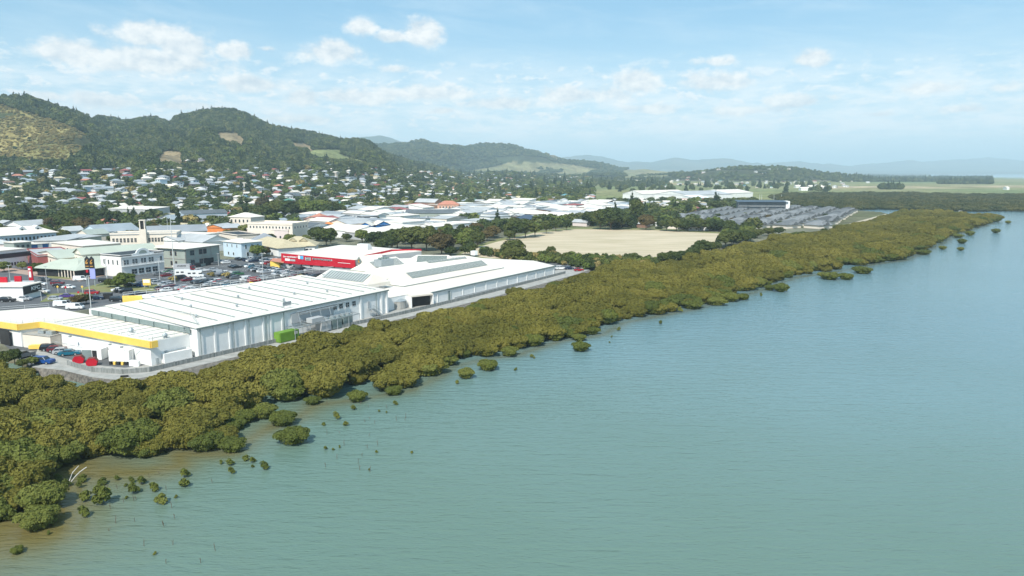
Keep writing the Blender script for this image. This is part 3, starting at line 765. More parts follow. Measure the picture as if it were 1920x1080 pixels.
M_CREAM = mat("cream_render", (0.78, 0.70, 0.60), (0.72, 0.64, 0.54), 0.2, 0.7)
M_PINK = mat("pale_pink_render", (0.70, 0.60, 0.57), (0.64, 0.55, 0.52), 0.2, 0.7)
M_BEIGE = mat("beige_tile_roof", (0.52, 0.45, 0.30), (0.44, 0.38, 0.25), 0.5, 0.8)
M_ORANGE = mat("orange_paint", (0.80, 0.27, 0.08), (0.72, 0.24, 0.07), 0.3, 0.6)
M_TERRA = mat("terracotta_roof", (0.50, 0.22, 0.15), (0.43, 0.18, 0.12), 0.5, 0.7)
M_REDR = mat("dull_red_roof", (0.34, 0.10, 0.09), (0.28, 0.08, 0.075), 0.3, 0.6)
M_TEAL = mat("teal_roof", (0.14, 0.32, 0.36), (0.12, 0.28, 0.32), 0.3, 0.5)
M_GREENR = mat("green_roof", (0.10, 0.24, 0.18), (0.09, 0.21, 0.16), 0.3, 0.5)
M_LBLUE = mat("light_blue_wall", (0.55, 0.66, 0.74), (0.50, 0.61, 0.69), 0.3, 0.6)
M_BLUE = mat("blue_paint", (0.03, 0.16, 0.42), None, 0.5, 0.5)
M_CYAN = mat("cyan_sign", (0.10, 0.45, 0.75), None, 0.5, 0.5)
M_BROWN = mat("brown_brick", (0.26, 0.16, 0.11), (0.20, 0.12, 0.09), 0.6, 0.8)
M_BLACK = mat("black_paint", (0.03, 0.03, 0.032), None, 0.5, 0.5)
M_GREENC = mat("container_green", (0.16, 0.30, 0.035), (0.13, 0.26, 0.03), 0.6, 0.55)
M_DSKY = mat("skylight_green_glass", (0.05, 0.09, 0.075), (0.04, 0.07, 0.06), 0.2, 0.7, spec=.05)
M_SIGNB = mat("lilac_screen", (0.35, 0.38, 0.75), (0.32, 0.35, 0.70), 0.5, 0.5)
M_GOLD = mat("gold_letter", (0.80, 0.42, 0.10), None, 0.5, 0.5)

def structure(name, b, m, label, cat):
    o = b.build(name, m); return tag(o, kind='structure', label=label, cat=cat)
def sheet(name, pix, z, m, label, cat, world=False):
    """flat sheet of ground surface; thin slab so that it has a real edge"""
    b = MB(); b.prism(pix if world else [W(x, y, z) for x, y in pix], z - 0.25, z); return structure(name, b, m, label, cat)

def norm(a): L = math.hypot(*a); return (a[0] / L, a[1] / L)
def add(a, b, k=1.0): return (a[0] + b[0] * k, a[1] + b[1] * k)
D57 = norm((0.541, 0.841)); V57 = (-D57[1], D57[0])

_wm = {}
def win_mesh(wd, hh, frame, style=0):
    key = (round(wd, 1), round(hh, 1), frame.name, style)
    if key not in _wm:
        b = MB(); f = 0.09
        b.box((0, -0.03, 0), (wd, 0.10, hh), 0, 0)
        b.box((0, -0.06, f), (wd - 2 * f, 0.10, hh - 2 * f), 0, 1)
        if style == 1: b.box((0, -0.08, f), (0.06, 0.09, hh - 2 * f), 0, 0); b.box((0, -0.085, hh / 2), (wd - 2 * f, 0.09, 0.06), 0, 0)
        me = bpy.data.meshes.new("window"); me.from_pydata(b.v, [], b.f); me.materials.append(frame); me.materials.append(M_GLASS)
        me.polygons.foreach_set('material_index', b.mi); _wm[key] = me
    return _wm[key]
def windows(root, A, B, z, n, wd, hh, frame=None, f0=0.06, f1=0.94, style=0, name="window"):
    """n windows along the wall A-B, sills at height z; each an object of its own"""
    t = norm((B[0] - A[0], B[1] - A[1])); L = math.hypot(B[0] - A[0], B[1] - A[1]); nr = (t[1], -t[0])
    mid = ((A[0] + B[0]) / 2, (A[1] + B[1]) / 2)
    c = root.location
    if (mid[0] - c.x) * nr[0] + (mid[1] - c.y) * nr[1] < 0: nr = (-nr[0], -nr[1])
    rz = math.atan2(nr[1], nr[0]) + math.pi / 2
    for i in range(n):
        s = L * (f0 + (f1 - f0) * ((i + 0.5) / n))
        p = (A[0] + t[0] * s, A[1] + t[1] * s)
        child(name, win_mesh(wd, hh, frame or M_WHITE, style), root, (p[0] - c.x, p[1] - c.y, z - c.z), rz - root.rotation_euler.z)

def roof_mesh(b, q, z, kind, rise, ov=0.5, mi=0, gmi=None):
    """q = four plan corners A,B,C,D (AB front). gable: ridge along AB; gableP: ridge front to back; hip; mono; flat"""
    A, B, C, D = [Vector((*p, 0)) for p in q]
    tx = (B - A).normalized(); ty = (D - A).normalized()
    A, B, C, D = A - tx * ov - ty * ov, B + tx * ov - ty * ov, C + tx * ov + ty * ov, D - tx * ov + ty * ov
    u = Vector((0, 0, 1))
    A, B, C, D = [p + u * z for p in (A, B, C, D)]
    if kind == 'flat':
        b.prism([p[:2] for p in (A, B, C, D)], z, z + 0.3, mi); return
    g = mi if gmi is None else gmi
    th = u * 0.16
    if kind == 'gableP': A, B, C, D = B, C, D, A; tx, ty = ty, -tx
    W_ = (D - A).length; L_ = (B - A).length
    if kind in ('gable', 'gableP'):
        M0 = (A + D) / 2 + u * rise; M1 = (B + C) / 2 + u * rise
        for pts in ((A + th, B + th, M1 + th, M0 + th), (C + th, D + th, M0 + th, M1 + th)): b.poly(pts, mi)
        for p0, p1 in ((A, B), (B, M1), (M1, C), (C, D), (D, M0), (M0, A)): b.poly((p0, p1, p1 + th, p0 + th), mi)
        i0 = tx * ov
        b.poly((A + i0, M0 + i0, D + i0), g); b.poly((B - i0, C - i0, M1 - i0), g); b.poly((A, D, C, B), mi)
    elif kind == 'hip':
        inset = min(W_, L_) / 2
        if L_ >= W_: M0 = (A + D) / 2 + tx * inset + u * rise; M1 = (B + C) / 2 - tx * inset + u * rise; fs = ((A, B, M1, M0), (B, C, M1), (C, D, M0, M1), (D, A, M0))
        else: M0 = (A + B) / 2 + ty * inset + u * rise; M1 = (D + C) / 2 - ty * inset + u * rise; fs = ((A, B, M0), (B, C, M1, M0), (C, D, M1), (D, A, M0, M1))
        for f in fs: b.poly([p + th for p in f], mi)
        for p0, p1 in ((A, B), (B, C), (C, D), (D, A)): b.poly((p0, p1, p1 + th, p0 + th), mi)
        b.poly((A, D, C, B), mi)
    elif kind == 'mono':
        k = u * rise
        b.poly((A + th, B + th, C + k + th, D + k + th), mi); b.poly((A, D + k, C + k, B), mi)
        for p0, p1 in ((A, B), (B, C + k), (C + k, D + k), (D + k, A)): b.poly((p0, p1, p1 + th, p0 + th), mi)

def bldg(name, a, c, h, depth, roof='flat', rise=2.0, wm=None, rm=None, label=None, cat="building", auto=None, win=None, sidewin=None, group=None, z0=None, ov=0.5, parapet=0, world=None, back=None, wfr=None, wstyle=0):
    """front eave line from photo pixel a to c (at height h above the ground); body runs `depth` back from it"""
    z0 = GZ if z0 is None else z0
    A, B = (W(*a, z0 + h), W(*c, z0 + h)) if world is None else world
    t = norm((B[0] - A[0], B[1] - A[1])); nb = (-t[1], t[0])
    if nb[0] * A[0] + nb[1] * A[1] < 0: nb = (t[1], -t[0])
    C_, D_ = add(B, nb, depth), add(A, nb, depth)
    o = thing(name, ((A[0] + C_[0]) / 2, (A[1] + C_[1]) / 2, z0), label=label, cat=cat, group=group, auto=auto)
    wm = wm or M_WHITE; rm = rm or M_WROOF
    b = MB(); b.prism([A, B, C_, D_], z0 - 1.0, z0 + h)
    if roof == 'mono':
        b.poly([(*A, z0 + h), (*D_, z0 + h), (*D_, z0 + h + rise)]); b.poly([(*B, z0 + h), (*C_, z0 + h), (*C_, z0 + h + rise)]); b.poly([(*D_, z0 + h), (*C_, z0 + h), (*C_, z0 + h + rise), (*D_, z0 + h + rise)])
    b.build("wall", wm, o)
    r = MB(); roof_mesh(r, (A, B, C_, D_), z0 + h + 0.01, roof, rise, 0.25 if parapet else ov, 0, 1)
    if parapet:
        for p0, p1 in ((A, B), (B, C_), (C_, D_), (D_, A)): r.bar((*p0, z0 + h + 0.3), (*p1, z0 + h + 0.3), 0.3, parapet, 1)
    r.build("roof", [rm, wm], o)
    if win:
        rows, n, wd, hh = win
        for k in range(rows): windows(o, A, B, z0 + h / rows * k + h / rows * 0.32, n, wd, hh, wfr, style=wstyle)
    if sidewin:
        rows, n, wd, hh, side = sidewin
        s0, s1 = (A, D_) if side == 'L' else (B, C_)
        for k in range(rows): windows(o, s0, s1, z0 + h / rows * k + h / rows * 0.32, n, wd, hh, wfr, style=wstyle)
    return o, A, B, C_, D_

def loop_rail(b, pts, z, hgt=1.1, step=3.0, r=0.035, mi=0):
    for p0, p1 in zip(pts[:-1], pts[1:]):
        for q in (hgt, hgt * 0.5): b.tube((*p0, z + q), (*p1, z + q), r, n=4, mi=mi, cap=False)
        L = math.hypot(p1[0] - p0[0], p1[1] - p0[1]); k = max(1, int(L / step))
        for i in range(k + 1):
            s = i / k; p = (p0[0] + (p1[0] - p0[0]) * s, p0[1] + (p1[1] - p0[1]) * s); b.tube((*p, z), (*p, z + hgt), r, n=4, mi=mi, cap=False)

# ------------------------------------------------------------------ ground surfaces near the stores
sheet("yard_paving", [(-300, 600), (0, 640), (60, 688), (120, 694), (173, 704), (235, 709), (290, 702), (400, 677), (420, 640), (300, 600), (100, 600)], GZ + .03, M_ASPH, "dark asphalt yard beside the yellow-trimmed building", "yard")
pin = [W(a, b_) for a, b_ in [(400, 676), (550, 641), (750, 595), (856, 570), (960, 545), (1075, 514), (1105, 504)]]
pout = [W(a, b_, 1.6) for a, b_ in [(60, 690), (118, 696), (172, 709), (235, 716), (292, 706), (400, 681), (550, 645.5), (750, 599.5), (856, 575), (960, 549), (1075, 517), (1105, 507)]]
wallp = [W(a, b_) for a, b_ in [(128, 685), (173, 697.5), (229, 701.7), (281, 697.5), (350, 681.5), (400, 670), (550, 635.2), (750, 591), (856, 565.5), (960, 539), (1060, 513)]]
b = MB(); n_ = len(pout)
inner = [W(a, b_) for a, b_ in [(70, 655), (120, 672), (180, 685), (235, 690), (280, 684), (372, 664), (500, 632), (735, 580), (840, 556), (950, 530), (1050, 505), (1085, 498)]]
b.prism(pout + inner[::-1], GZ - .3, GZ + .06)
structure("seawall_path", b, M_CONC, "pale concrete path along the sea wall behind the stores", "path")
b = MB(); off = [add(p, (0.84, -0.54), 6.5) for p in pout]
for i in range(n_ - 1):
    b.poly([(*pout[i], GZ + .0), (*pout[i + 1], GZ + .0), (*off[i + 1], -0.9), (*off[i], -0.9)])
structure("rock_bank", b, mat("rock_armour", (0.22, 0.20, 0.17), (0.10, 0.095, 0.085), 1.2, 0.95, bump=.4), "dark rubble bank falling from the path to the mangroves", "bank")
b = MB()
for p0, p1 in zip(wallp[:-1], wallp[1:]):
    b.bar((*p0, GZ + .06), (*p1, GZ + .06), 0.22, 1.0)
    L = math.hypot(p1[0] - p0[0], p1[1] - p0[1]); k = max(1, int(L / 2.4))
    for i in range(k): s = i / k; b.box((p0[0] + (p1[0] - p0[0]) * s, p0[1] + (p1[1] - p0[1]) * s, GZ + .06), (.34, .34, 1.06), math.atan2(p1[1] - p0[1], p1[0] - p0[0]))
tag(b.build("parapet_wall", M_CONCD, origin=(*wallp[0], GZ)), label="long low weathered concrete parapet following the sea wall path", cat="wall")
b = MB(); b.bar((*W(226, 708, GZ), GZ + .3), (*W(241, 707, GZ), GZ + .3), .5, .12); b.bar((*W(226, 708, GZ), GZ + .05), (*W(241, 707, GZ), GZ + .05), .12, .3)
tag(b.build("park_bench", M_DARK, origin=(*W(233, 708), GZ)), label="dark bench on the concrete path at the building corner", cat="bench")
sheet("car_park", [(205, 575), (100, 588), (-100, 600), (-260, 590), (-300, 560), (-400, 500), (-200, 470), (230, 500), (330, 487), (440, 486), (540, 478), (700, 500), (900, 492), (960, 488), (1040, 492), (1105, 500), (1060, 512), (960, 530), (700, 560), (400, 590)], GZ + .02, M_ASPH, "asphalt car park between the stores and the town", "car park")
sheet("pavement", [(-200, 512), (0, 500), (70, 509), (160, 522), (205, 510), (330, 498), (330, 501), (205, 514), (150, 527), (60, 516), (0, 508), (-200, 520)], GZ + .14, M_PAVE, "pinkish brick pavement along the town street", "pavement")
sheet("lawn", [(85, 512), (140, 514), (132, 523), (90, 521)], GZ + .16, M_GRASS, "small lawn in front of the pale green tavern", "lawn")
sheet("verge", [(150, 541), (170, 548), (290, 545), (330, 540), (275, 530), (200, 528)], GZ + .14, M_GRASS, "grassy traffic island with a big green bush", "verge")
sheet("street_verge", [(70, 540), (92, 551), (150, 548), (175, 553), (120, 562), (75, 566), (90, 556)], GZ + .14, M_GRASS, "narrow dry grass verge beside the road junction", "verge")
sheet("hay_field", [(862, 477), (888, 466), (936, 452), (1000, 437), (1080, 429.5), (1220, 431), (1352, 438), (1356, 448), (1322, 462), (1225, 496), (1150, 488), (1050, 486), (920, 484)], GZ + .05, M_HAY, "large dry straw-coloured field behind the stores", "field")
sheet("field_margin", [(850, 480), (880, 464), (930, 449), (1000, 434), (1080, 426.5), (1230, 428), (1362, 436), (1366, 450), (1330, 466), (1228, 499), (1150, 491), (1050, 488), (910, 487)], GZ + .03, M_GRASS, "greener margin round the dry field", "field")
b = MB()
for px, py in [(a_, 545 - (a_ - 175) * -0.06) for a_ in range(176, 250, 9)]:
    b.bar((*W(px, py), GZ + .03), (*W(px + 5, py + .6), GZ + .03), .16, .012)
dRow = norm((0.757, -0.653)); dCar = (-dRow[1], dRow[0])
CPK = [W(a_, b_) for a_, b_ in [(225, 548), (285, 524), (320, 505), (360, 494), (440, 487), (520, 484), (545, 500), (600, 512), (640, 522), (600, 530), (560, 540), (470, 548), (360, 552), (240, 562)]]
c0 = W(430, 520)
SLOTS = []
for r in range(-8, 9):
    for c in range(-26, 27):
        for sd in (0, 1):
            off_ = r * 16.5 + (sd * 5.2)
            p = (c0[0] + dCar[0] * off_ + dRow[0] * c * 2.75, c0[1] + dCar[1] * off_ + dRow[1] * c * 2.75)
            if inside(np.array([p[0]]), np.array([p[1]]), CPK)[0]:
                SLOTS.append((p, r, c, sd))
                e0 = add(p, dRow, 1.37); b.bar((*add(e0, dCar, -2.4), GZ + .03), (*add(e0, dCar, 2.4), GZ + .03), .13, .012)
structure("road_markings", b, M_LINE, "white painted bay lines and lane arrows on the asphalt", "road marking")
sheet("retirement_road", [(1560, 436), (1590, 420), (1660, 401), (1668, 403.5), (1600, 424), (1560, 438), (1450, 448), (1440, 445)], GZ + .05, mat("sandy_path", (0.50, 0.42, 0.30), (0.40, 0.34, 0.25), .1, .9), "sandy coastal path curving round the grey-roofed village", "path")
# ------------------------------------------------------------------ the big white store (blocks A, B and the strip behind)
Bl, Br = (-73.4, 164.0), (-38.5, 219.1)
dB = norm((Br[0] - Bl[0], Br[1] - Bl[1])); vB = (-dB[1], dB[0]); LB = math.hypot(Br[0] - Bl[0], Br[1] - Bl[1]); nB = (-vB[0], -vB[1])
def BP(s, w_): return (Bl[0] + dB[0] * s + vB[0] * w_, Bl[1] + dB[1] * s + vB[1] * w_)
store = thing("warehouse", (*BP(LB / 2, 22), GZ), label="long white warehouse with ribbed roof running beside the sea wall", cat="warehouse")
EZ, RZ_, DP = 9.0, 10.6, 47.0
b = MB(); b.prism([BP(0, 0), BP(LB, 0), BP(LB, DP), BP(0, DP)], GZ - 1, EZ)
for s_, fl in ((0, 1), (LB, 0)):
    b.poly([(*BP(s_, 0), EZ), (*BP(s_, DP), EZ), (*BP(s_, DP - 9), RZ_)])
b.build("wall", M_WHITE, store)
b = MB(); o_ = 0.35
b.poly([(*BP(-o_, -o_), EZ + .12), (*BP(LB + o_, -o_), EZ + .12), (*BP(LB + o_, DP - 9), RZ_ + .12), (*BP(-o_, DP - 9), RZ_ + .12)])
b.poly([(*BP(-o_, DP - 9), RZ_ + .12), (*BP(LB + o_, DP - 9), RZ_ + .12), (*BP(LB + o_, DP), EZ + .12), (*BP(-o_, DP), EZ + .12)])
b.poly([(*BP(-o_, -o_), EZ - .1), (*BP(LB + o_, -o_), EZ - .1), (*BP(LB + o_, -o_), EZ + .12), (*BP(-o_, -o_), EZ + .12)])
b.bar((*BP(-o_, -o_ + .1), EZ + .02), (*BP(-o_, DP - 9), RZ_ + .02), .1, .1)
b.build("roof", M_WROOF, store)
b = MB()
for i in range(13):
    s_ = 2.2 + i * 5.05; w0, w1 = 2.5, 35.5
    z0_, z1_ = EZ + (RZ_ - EZ) * w0 / (DP - 9) + .12, EZ + (RZ_ - EZ) * w1 / (DP - 9) + .12
    b.bar((*BP(s_, w0), z0_), (*BP(s_, w1), z1_), .30, .16)
b.build("roof_gutter", M_GUT, store)
b = MB(); b.bar((*BP(-.3, -.42), EZ - .25), (*BP(LB + .3, -.42), EZ - .25), .22, .34); b.build("eave_gutter", M_GUT, store)
# grey parapet face of its near end, over the lower block
b = MB(); b.bar((*BP(-.45, 2), 7.6), (*BP(-.45, DP - 2), 7.6), .12, 1.25)
for i in range(7): b.box((*BP(-.55, 4 + i * 6.2), 7.5), (.5, .3, 1.35), math.atan2(dB[1], dB[0]))
b.build("end_gutter", M_GUT, store)
for s_ in (4.6, 8.6, 13.2, 18.6, 21.0, 24.6): # pilasters and drain pipes
    q = MB(); q.box((*BP(s_, -.1), GZ), (.5, .22, EZ - GZ - .3), math.atan2(dB[1], dB[0])); q.build("pilaster", M_WHITE, store)
for s_ in (.6, 9.6, 14.2, 19.4, 25.0, 60.0):
    q = MB(); q.tube((*BP(s_, -.32), GZ), (*BP(s_, -.32), EZ - .3), .09, n=6); q.build("drain_pipe", M_GUT, store)
for s_ in (53.5, 62.5, LB - .4):
    q = MB(); q.box((*BP(s_, -.14), GZ), (.7, .3, EZ - GZ - .3), math.atan2(dB[1], dB[0])); q.build("pilaster", M_WHITE, store)
for s_ in (37.5, 40.5, 43.3, 45.6, 48.2, 50.8): windows(store, BP(s_ - 1, 0), BP(s_ + 1, 0), 6.3, 1, 1.5, 1.5, style=1)
q = MB(); q.box((*BP(56.8, -.1), 4.6), (1.0, .2, 2.1), math.atan2(dB[1], dB[0])); q.build("door", M_LGREY, store)
b = MB(); loop_rail(b, [BP(.5, .6), BP(LB - .5, .6), BP(LB - .5, 36), BP(LB - .5, 45)], EZ + .2, 1.0); loop_rail(b, [BP(.7, 1), BP(6.5, 12), BP(5.5, 36)], EZ + .6, 1.0)
b.build("roof_railing", M_RAIL, store)
for s_, w_ in ((6, 9), (12, 20), (20, 12), (28, 22), (33, 9), (41, 14), (50, 10), (55, 24), (16, 30), (38, 30)):
    q = MB(); z_ = EZ + (RZ_ - EZ) * w_ / (DP - 9); q.tube((*BP(s_, w_), z_), (*BP(s_, w_), z_ + .7), .28, n=8); q.tube((*BP(s_, w_), z_ + .7), (*BP(s_, w_), z_ + .95), .45, .2, n=8); q.build("roof_vent", M_STEEL, store)
b = MB(); b.box((*BP(27.5, 1.2), EZ + .9), (2.8, .12, 1.1), math.atan2(dB[1], dB[0])); b.tube((*BP(26.5, 1.2), EZ), (*BP(26.5, 1.2), EZ + 1), .06); b.tube((*BP(28.5, 1.2), EZ), (*BP(28.5, 1.2), EZ + 1), .06); b.build("roof_board", M_STEEL, store)
# seaward plant: recess, pipes, stair
b = MB(); b.box((*BP(35, -.15), GZ + 3.4), (15, .3, 2.6), math.atan2(dB[1], dB[0])); b.build("wall_recess", M_LGREY, store)
b = MB()
for z_, a_, e_ in ((8.1, 29, 47), (7.5, 30, 44), (5.0, 30.5, 39)): b.tube((*BP(a_, -.7), z_), (*BP(e_, -.7), z_ + .1), .16, n=6)
for s_ in (29.5, 33.5, 37, 40.5, 46): b.tube((*BP(s_, -.7), 8.1), (*BP(s_, -1.6), 4.6), .07, n=6)
b.build("pipework", M_STEEL, store)
st = thing("steel_staircase", (*BP(57, -1.2), GZ), label="grey steel staircase against the warehouse wall near its far end", cat="staircase")
b = MB(); b.bar((*BP(55.8, -1), GZ + 2.7), (*BP(57.5, -1), GZ + 2.7), 1.2, .12); b.build("landing", M_STEEL, st)
b = MB()
for k in range(12): s_ = 57.6 + k * .32; b.bar((*BP(s_, -1.5), GZ + 2.6 - k * .23), (*BP(s_, -.5), GZ + 2.6 - k * .23), .3, .05)
b.bar((*BP(57.5, -1.55), GZ + 2.6), (*BP(61.4, -1.55), GZ), .06, .25); b.bar((*BP(57.5, -.45), GZ + 2.6), (*BP(61.4, -.45), GZ), .06, .25); b.build("flight", M_STEEL, st)
b = MB(); b.tube((*BP(57.5, -1.55), GZ + 3.7), (*BP(61.4, -1.55), GZ + 1.1), .04, n=5); b.tube((*BP(55.8, -1.55), GZ + 3.7), (*BP(57.5, -1.55), GZ + 3.7), .04, n=5)
for s_ in (55.8, 57.5, 59.4, 61.4): zz = GZ + 2.7 - max(0, s_ - 57.5) * .69; b.tube((*BP(s_, -1.55), zz - (2.7 if s_ < 58 else 0)), (*BP(s_, -1.55), zz + 1.05), .05, n=5)
b.build("railing", M_STEEL, st)
# cooling plant on a steel frame
pl = thing("cooling_plant", (*BP(41, -3.0), GZ), label="row of grey condenser units on a steel frame by the warehouse wall", cat="machinery")
rzB = math.atan2(dB[1], dB[0])
for i, s_ in enumerate((36.0, 40.0, 44.2)):
    q = MB(); q.box((*BP(s_, -3.0), GZ + .3), (3.5, 2.4, 2.9), rzB); q.build("condenser", M_GUT if i else M_LGREY, pl)
for i, s_ in enumerate((35, 37, 39.4, 41.2, 43.2, 45.2)):
    q = MB(); q.tube((*BP(s_, -3.0), GZ + 3.2), (*BP(s_, -3.0), GZ + 3.75), .75, n=12); q.build("fan", M_STEEL, pl)
b = MB()
for w_ in (-4.6, -1.6):
    b.bar((*BP(24.8, w_), GZ + 3.0), (*BP(48.4, w_), GZ + 3.0), .18, .2)
    for s_ in (24.8, 30, 35.8, 39.7, 44, 48.4): b.tube((*BP(s_, w_), GZ), (*BP(s_, w_), GZ + 3.0), .09, n=6)
for s_ in (24.8, 30, 35.8, 39.7, 44, 48.4): b.bar((*BP(s_, -4.6), GZ + 3.02), (*BP(s_, -1.6), GZ + 3.02), .14, .15)
b.build("frame", M_STEEL, pl)
q = MB(); q.box((*BP(33.2, -3.0), GZ + 3.25), (4.2, 2.2, 1.2), rzB); q.build("duct_box", M_LGREY, pl)
# A: yellow-trimmed block
ZA = 7.4
Apts = [W(281, 641, ZA), W(371, 622.5, ZA), (-75.2, 168.0), BP(-.6, DP - 3), W(92, 576, ZA), W(0, 583, ZA), W(-160, 590, ZA), W(-160, 612, ZA), W(-30, 600, ZA), W(37, 609.4, ZA), W(78, 604.4, ZA)]
cx_, cy_ = (-105, 180)
blkA = thing("store_building", (cx_, cy_, GZ), label="low white store with a yellow fascia and loading yard, far left", cat="building")
b = MB(); b.prism(Apts, GZ - 1, ZA - .05); b.build("wall", M_WHITE, blkA)
def inset(poly, k):
    c = (sum(p[0] for p in poly) / len(poly), sum(p[1] for p in poly) / len(poly)); return [(p[0] + (c[0] - p[0]) * k, p[1] + (c[1] - p[1]) * k) for p in poly]
b = MB(); b.prism(inset(Apts, .002), ZA - .05, ZA + .06); b.build("roof", M_WROOF, blkA)
fl = [Apts[7], Apts[8], Apts[9], Apts[10], Apts[0]]
ex = add(Apts[0], norm((Apts[0][0] - Apts[10][0], Apts[0][1] - Apts[10][1])), .9)
b = MB()
fp = [add(p, (-.2, -.35)) for p in fl[:-1]] + [add(ex, (-.2, -.35))]
for p0, p1 in zip(fp[:-1], fp[1:]): b.bar((*p0, ZA - 1.25), (*p1, ZA - 1.25), .5, 1.5)
b.bar((*fp[-1], ZA - 1.25), (*add(fp[-1], (.9, 1.2)), ZA - 1.25), .5, 1.5)
b.build("fascia", M_YEL, blkA)
b = MB()
e0, e1 = Apts[0], Apts[10]
for i in range(11):
    s_ = (i + .7) / 11.5; p = (e0[0] + (e1[0] - e0[0]) * s_, e0[1] + (e1[1] - e0[1]) * s_)
    b.bar((*add(p, D57, 1.5), ZA + .06), (*add(p, D57, 11 + i * 1.6), ZA + .06), .14, .08)
b.build("roof_gutter", M_GUT, blkA)
b = MB(); rp = [add(p, (.35, .6)) for p in fl]; loop_rail(b, rp, ZA + .06, 1.0, 2.2); loop_rail(b, [Apts[6], Apts[5], Apts[4]], ZA + .06, 1.0, 4)
loop_rail(b, [rp[-1], add(Apts[1], (-.8, .2))], ZA + .06, 1.0, 2.2); b.build("roof_railing", M_RAIL, blkA)
for px, py in ((246, 622), (309.5, 631.5)):
    p = W(px, py, ZA + .3); q = MB(); q.tube((*p, ZA), (*p, ZA + .7), .5, n=10); q.tube((*p, ZA + .7), (*p, ZA + 1.2), .65, .3, n=10); q.build("roof_vent", M_STEEL, blkA)
p0, p1 = W(0, 643), W(21, 649); q = MB(); q.bar((*add(p0, (-.05, -.12)), GZ), (*add(p1, (-.05, -.12)), GZ), .2, 4.0); q.build("roller_door", M_DARK, blkA)
for px, py in ((135, 630), (210, 645), (232, 650)):
    p = W(px, py, 6.0); q = MB(); q.box((*add(p, (-.3, -.3)), 5.8), (.5, .5, .35), 0); q.build("wall_lamp", M_STEEL, blkA)
for px in (104, 118, 132, 146):
    p = W(px, 640 + (px - 104) * .22, 4.4); q = MB(); q.bar((*add(p, (-.1, -.15)), 4.3), (*add(p, (1.6, -.95)), 4.3), .06, .12); q.build("wall_louvre", M_LGREY, blkA)
for (px, hh_) in ((325, 2.9), (369, 6.2)):
    p = W(px, 684 - (px - 281) * .19, GZ); q = MB(); q.tube((*add(p, (.15, -.2)), GZ + (3 if hh_ < 3 else 0)), (*add(p, (.15, -.2)), ZA - .3), .08, n=6); q.build("drain_pipe", M_GUT, blkA)
# C: strip behind B with yellow ends
c0_ = W(231, 555, 10.2); c1_ = W(468, 528.5, 10.2)
cd = norm((c1_[0] - c0_[0], c1_[1] - c0_[1])); 
strip = thing("store_annex", (*add(c0_, cd, 30), GZ), label="white roofed annex with yellow end panels behind the ribbed roof", cat="building")
ca_, cb_ = BP(15.2, DP + .1), BP(LB * .78, DP + .1)
cc_, cdd = c1_, c0_
b = MB(); b.prism([ca_, cb_, cc_, cdd], GZ - 1, [9.2, 9.2, 10.0, 10.0]); b.build("wall", M_WHITE, strip)
b = MB(); b.poly([(*ca_, 9.28), (*cb_, 9.28), (*cc_, 10.08), (*cdd, 10.08)]); b.build("roof", M_WROOF, strip)
b = MB(); b.bar((*add(cdd, (-.15, -.2)), 8.2), (*add(ca_, (-.15, -.2)), 8.2), .25, 2.1); b.build("end_panel", M_YEL, strip)
b = MB(); b.bar((*cc_, 9.4), (*add(cc_, vB, -9), 9.4), .25, .8); b.build("end_panel", M_YEL, strip)
b = MB(); loop_rail(b, [cdd, cc_, add(cc_, dB, 36)], 10.1, 1.1, 3.0, .05); b.build("roof_railing", M_RAIL, strip)
for k in range(9):
    p = add(add(cdd, cd, 6 + k * 7), vB, -2.5 - (k % 2) * 1.5); q = MB(); q.box((*p, 10.0), (.8, .5, .5), .4); q.build("roof_vent", M_LGREY, strip)

# ------------------------------------------------------------------ the long low mall (D)
ZD = 5.9
De0, De1 = W(809, 548, ZD), W(1040, 498.5, ZD)
mall = thing("shopping_mall", (0, 280, GZ), label="sprawling white shopping mall with long skylights on its roof", cat="shopping mall")
Dp = [De0, De1, W(1000, 489, ZD), W(905, 484.5, ZD), W(870, 479, ZD), W(690, 488, ZD), W(668, 505, ZD), BP(LB + 2, DP - 2), BP(LB + .8, 2), W(760, 553, ZD)]
b = MB(); b.prism(Dp, GZ - 1, ZD - .05); b.build("wall", M_WHITE, mall)
b = MB(); b.prism(inset(Dp, -.002), ZD - .05, ZD + .08); b.build("roof", M_WROOF, mall)
tD = norm((De1[0] - De0[0], De1[1] - De0[1])); nD = (tD[1], -tD[0]); LD = math.hypot(De1[0] - De0[0], De1[1] - De0[1])
b = MB(); b.bar((*add(De0, nD, .2), ZD - .35), (*add(De1, nD, .2), ZD - .35), .3, .45); b.build("eave_gutter", M_GUT, mall)
rzD = math.atan2(tD[1], tD[0])
for k in range(12):
    q = MB(); q.box((*add(add(De0, tD, 3 + k * (LD - 4) / 11), nD, .08), GZ), (.3, .2, ZD - GZ - .4), rzD); q.build("pilaster", M_WHITE, mall)
b = MB(); b.bar((*add(De0, tD, 12), GZ), (*add(De0, tD, LD - 12), GZ), .5, .7); b.build("plinth", M_LGREY, mall)
q = MB(); q.box((*add(add(De0, tD, 9.5), nD, .08), GZ + .2), (1.6, .16, 3.0), rzD); q.build("door", M_GUT, mall)
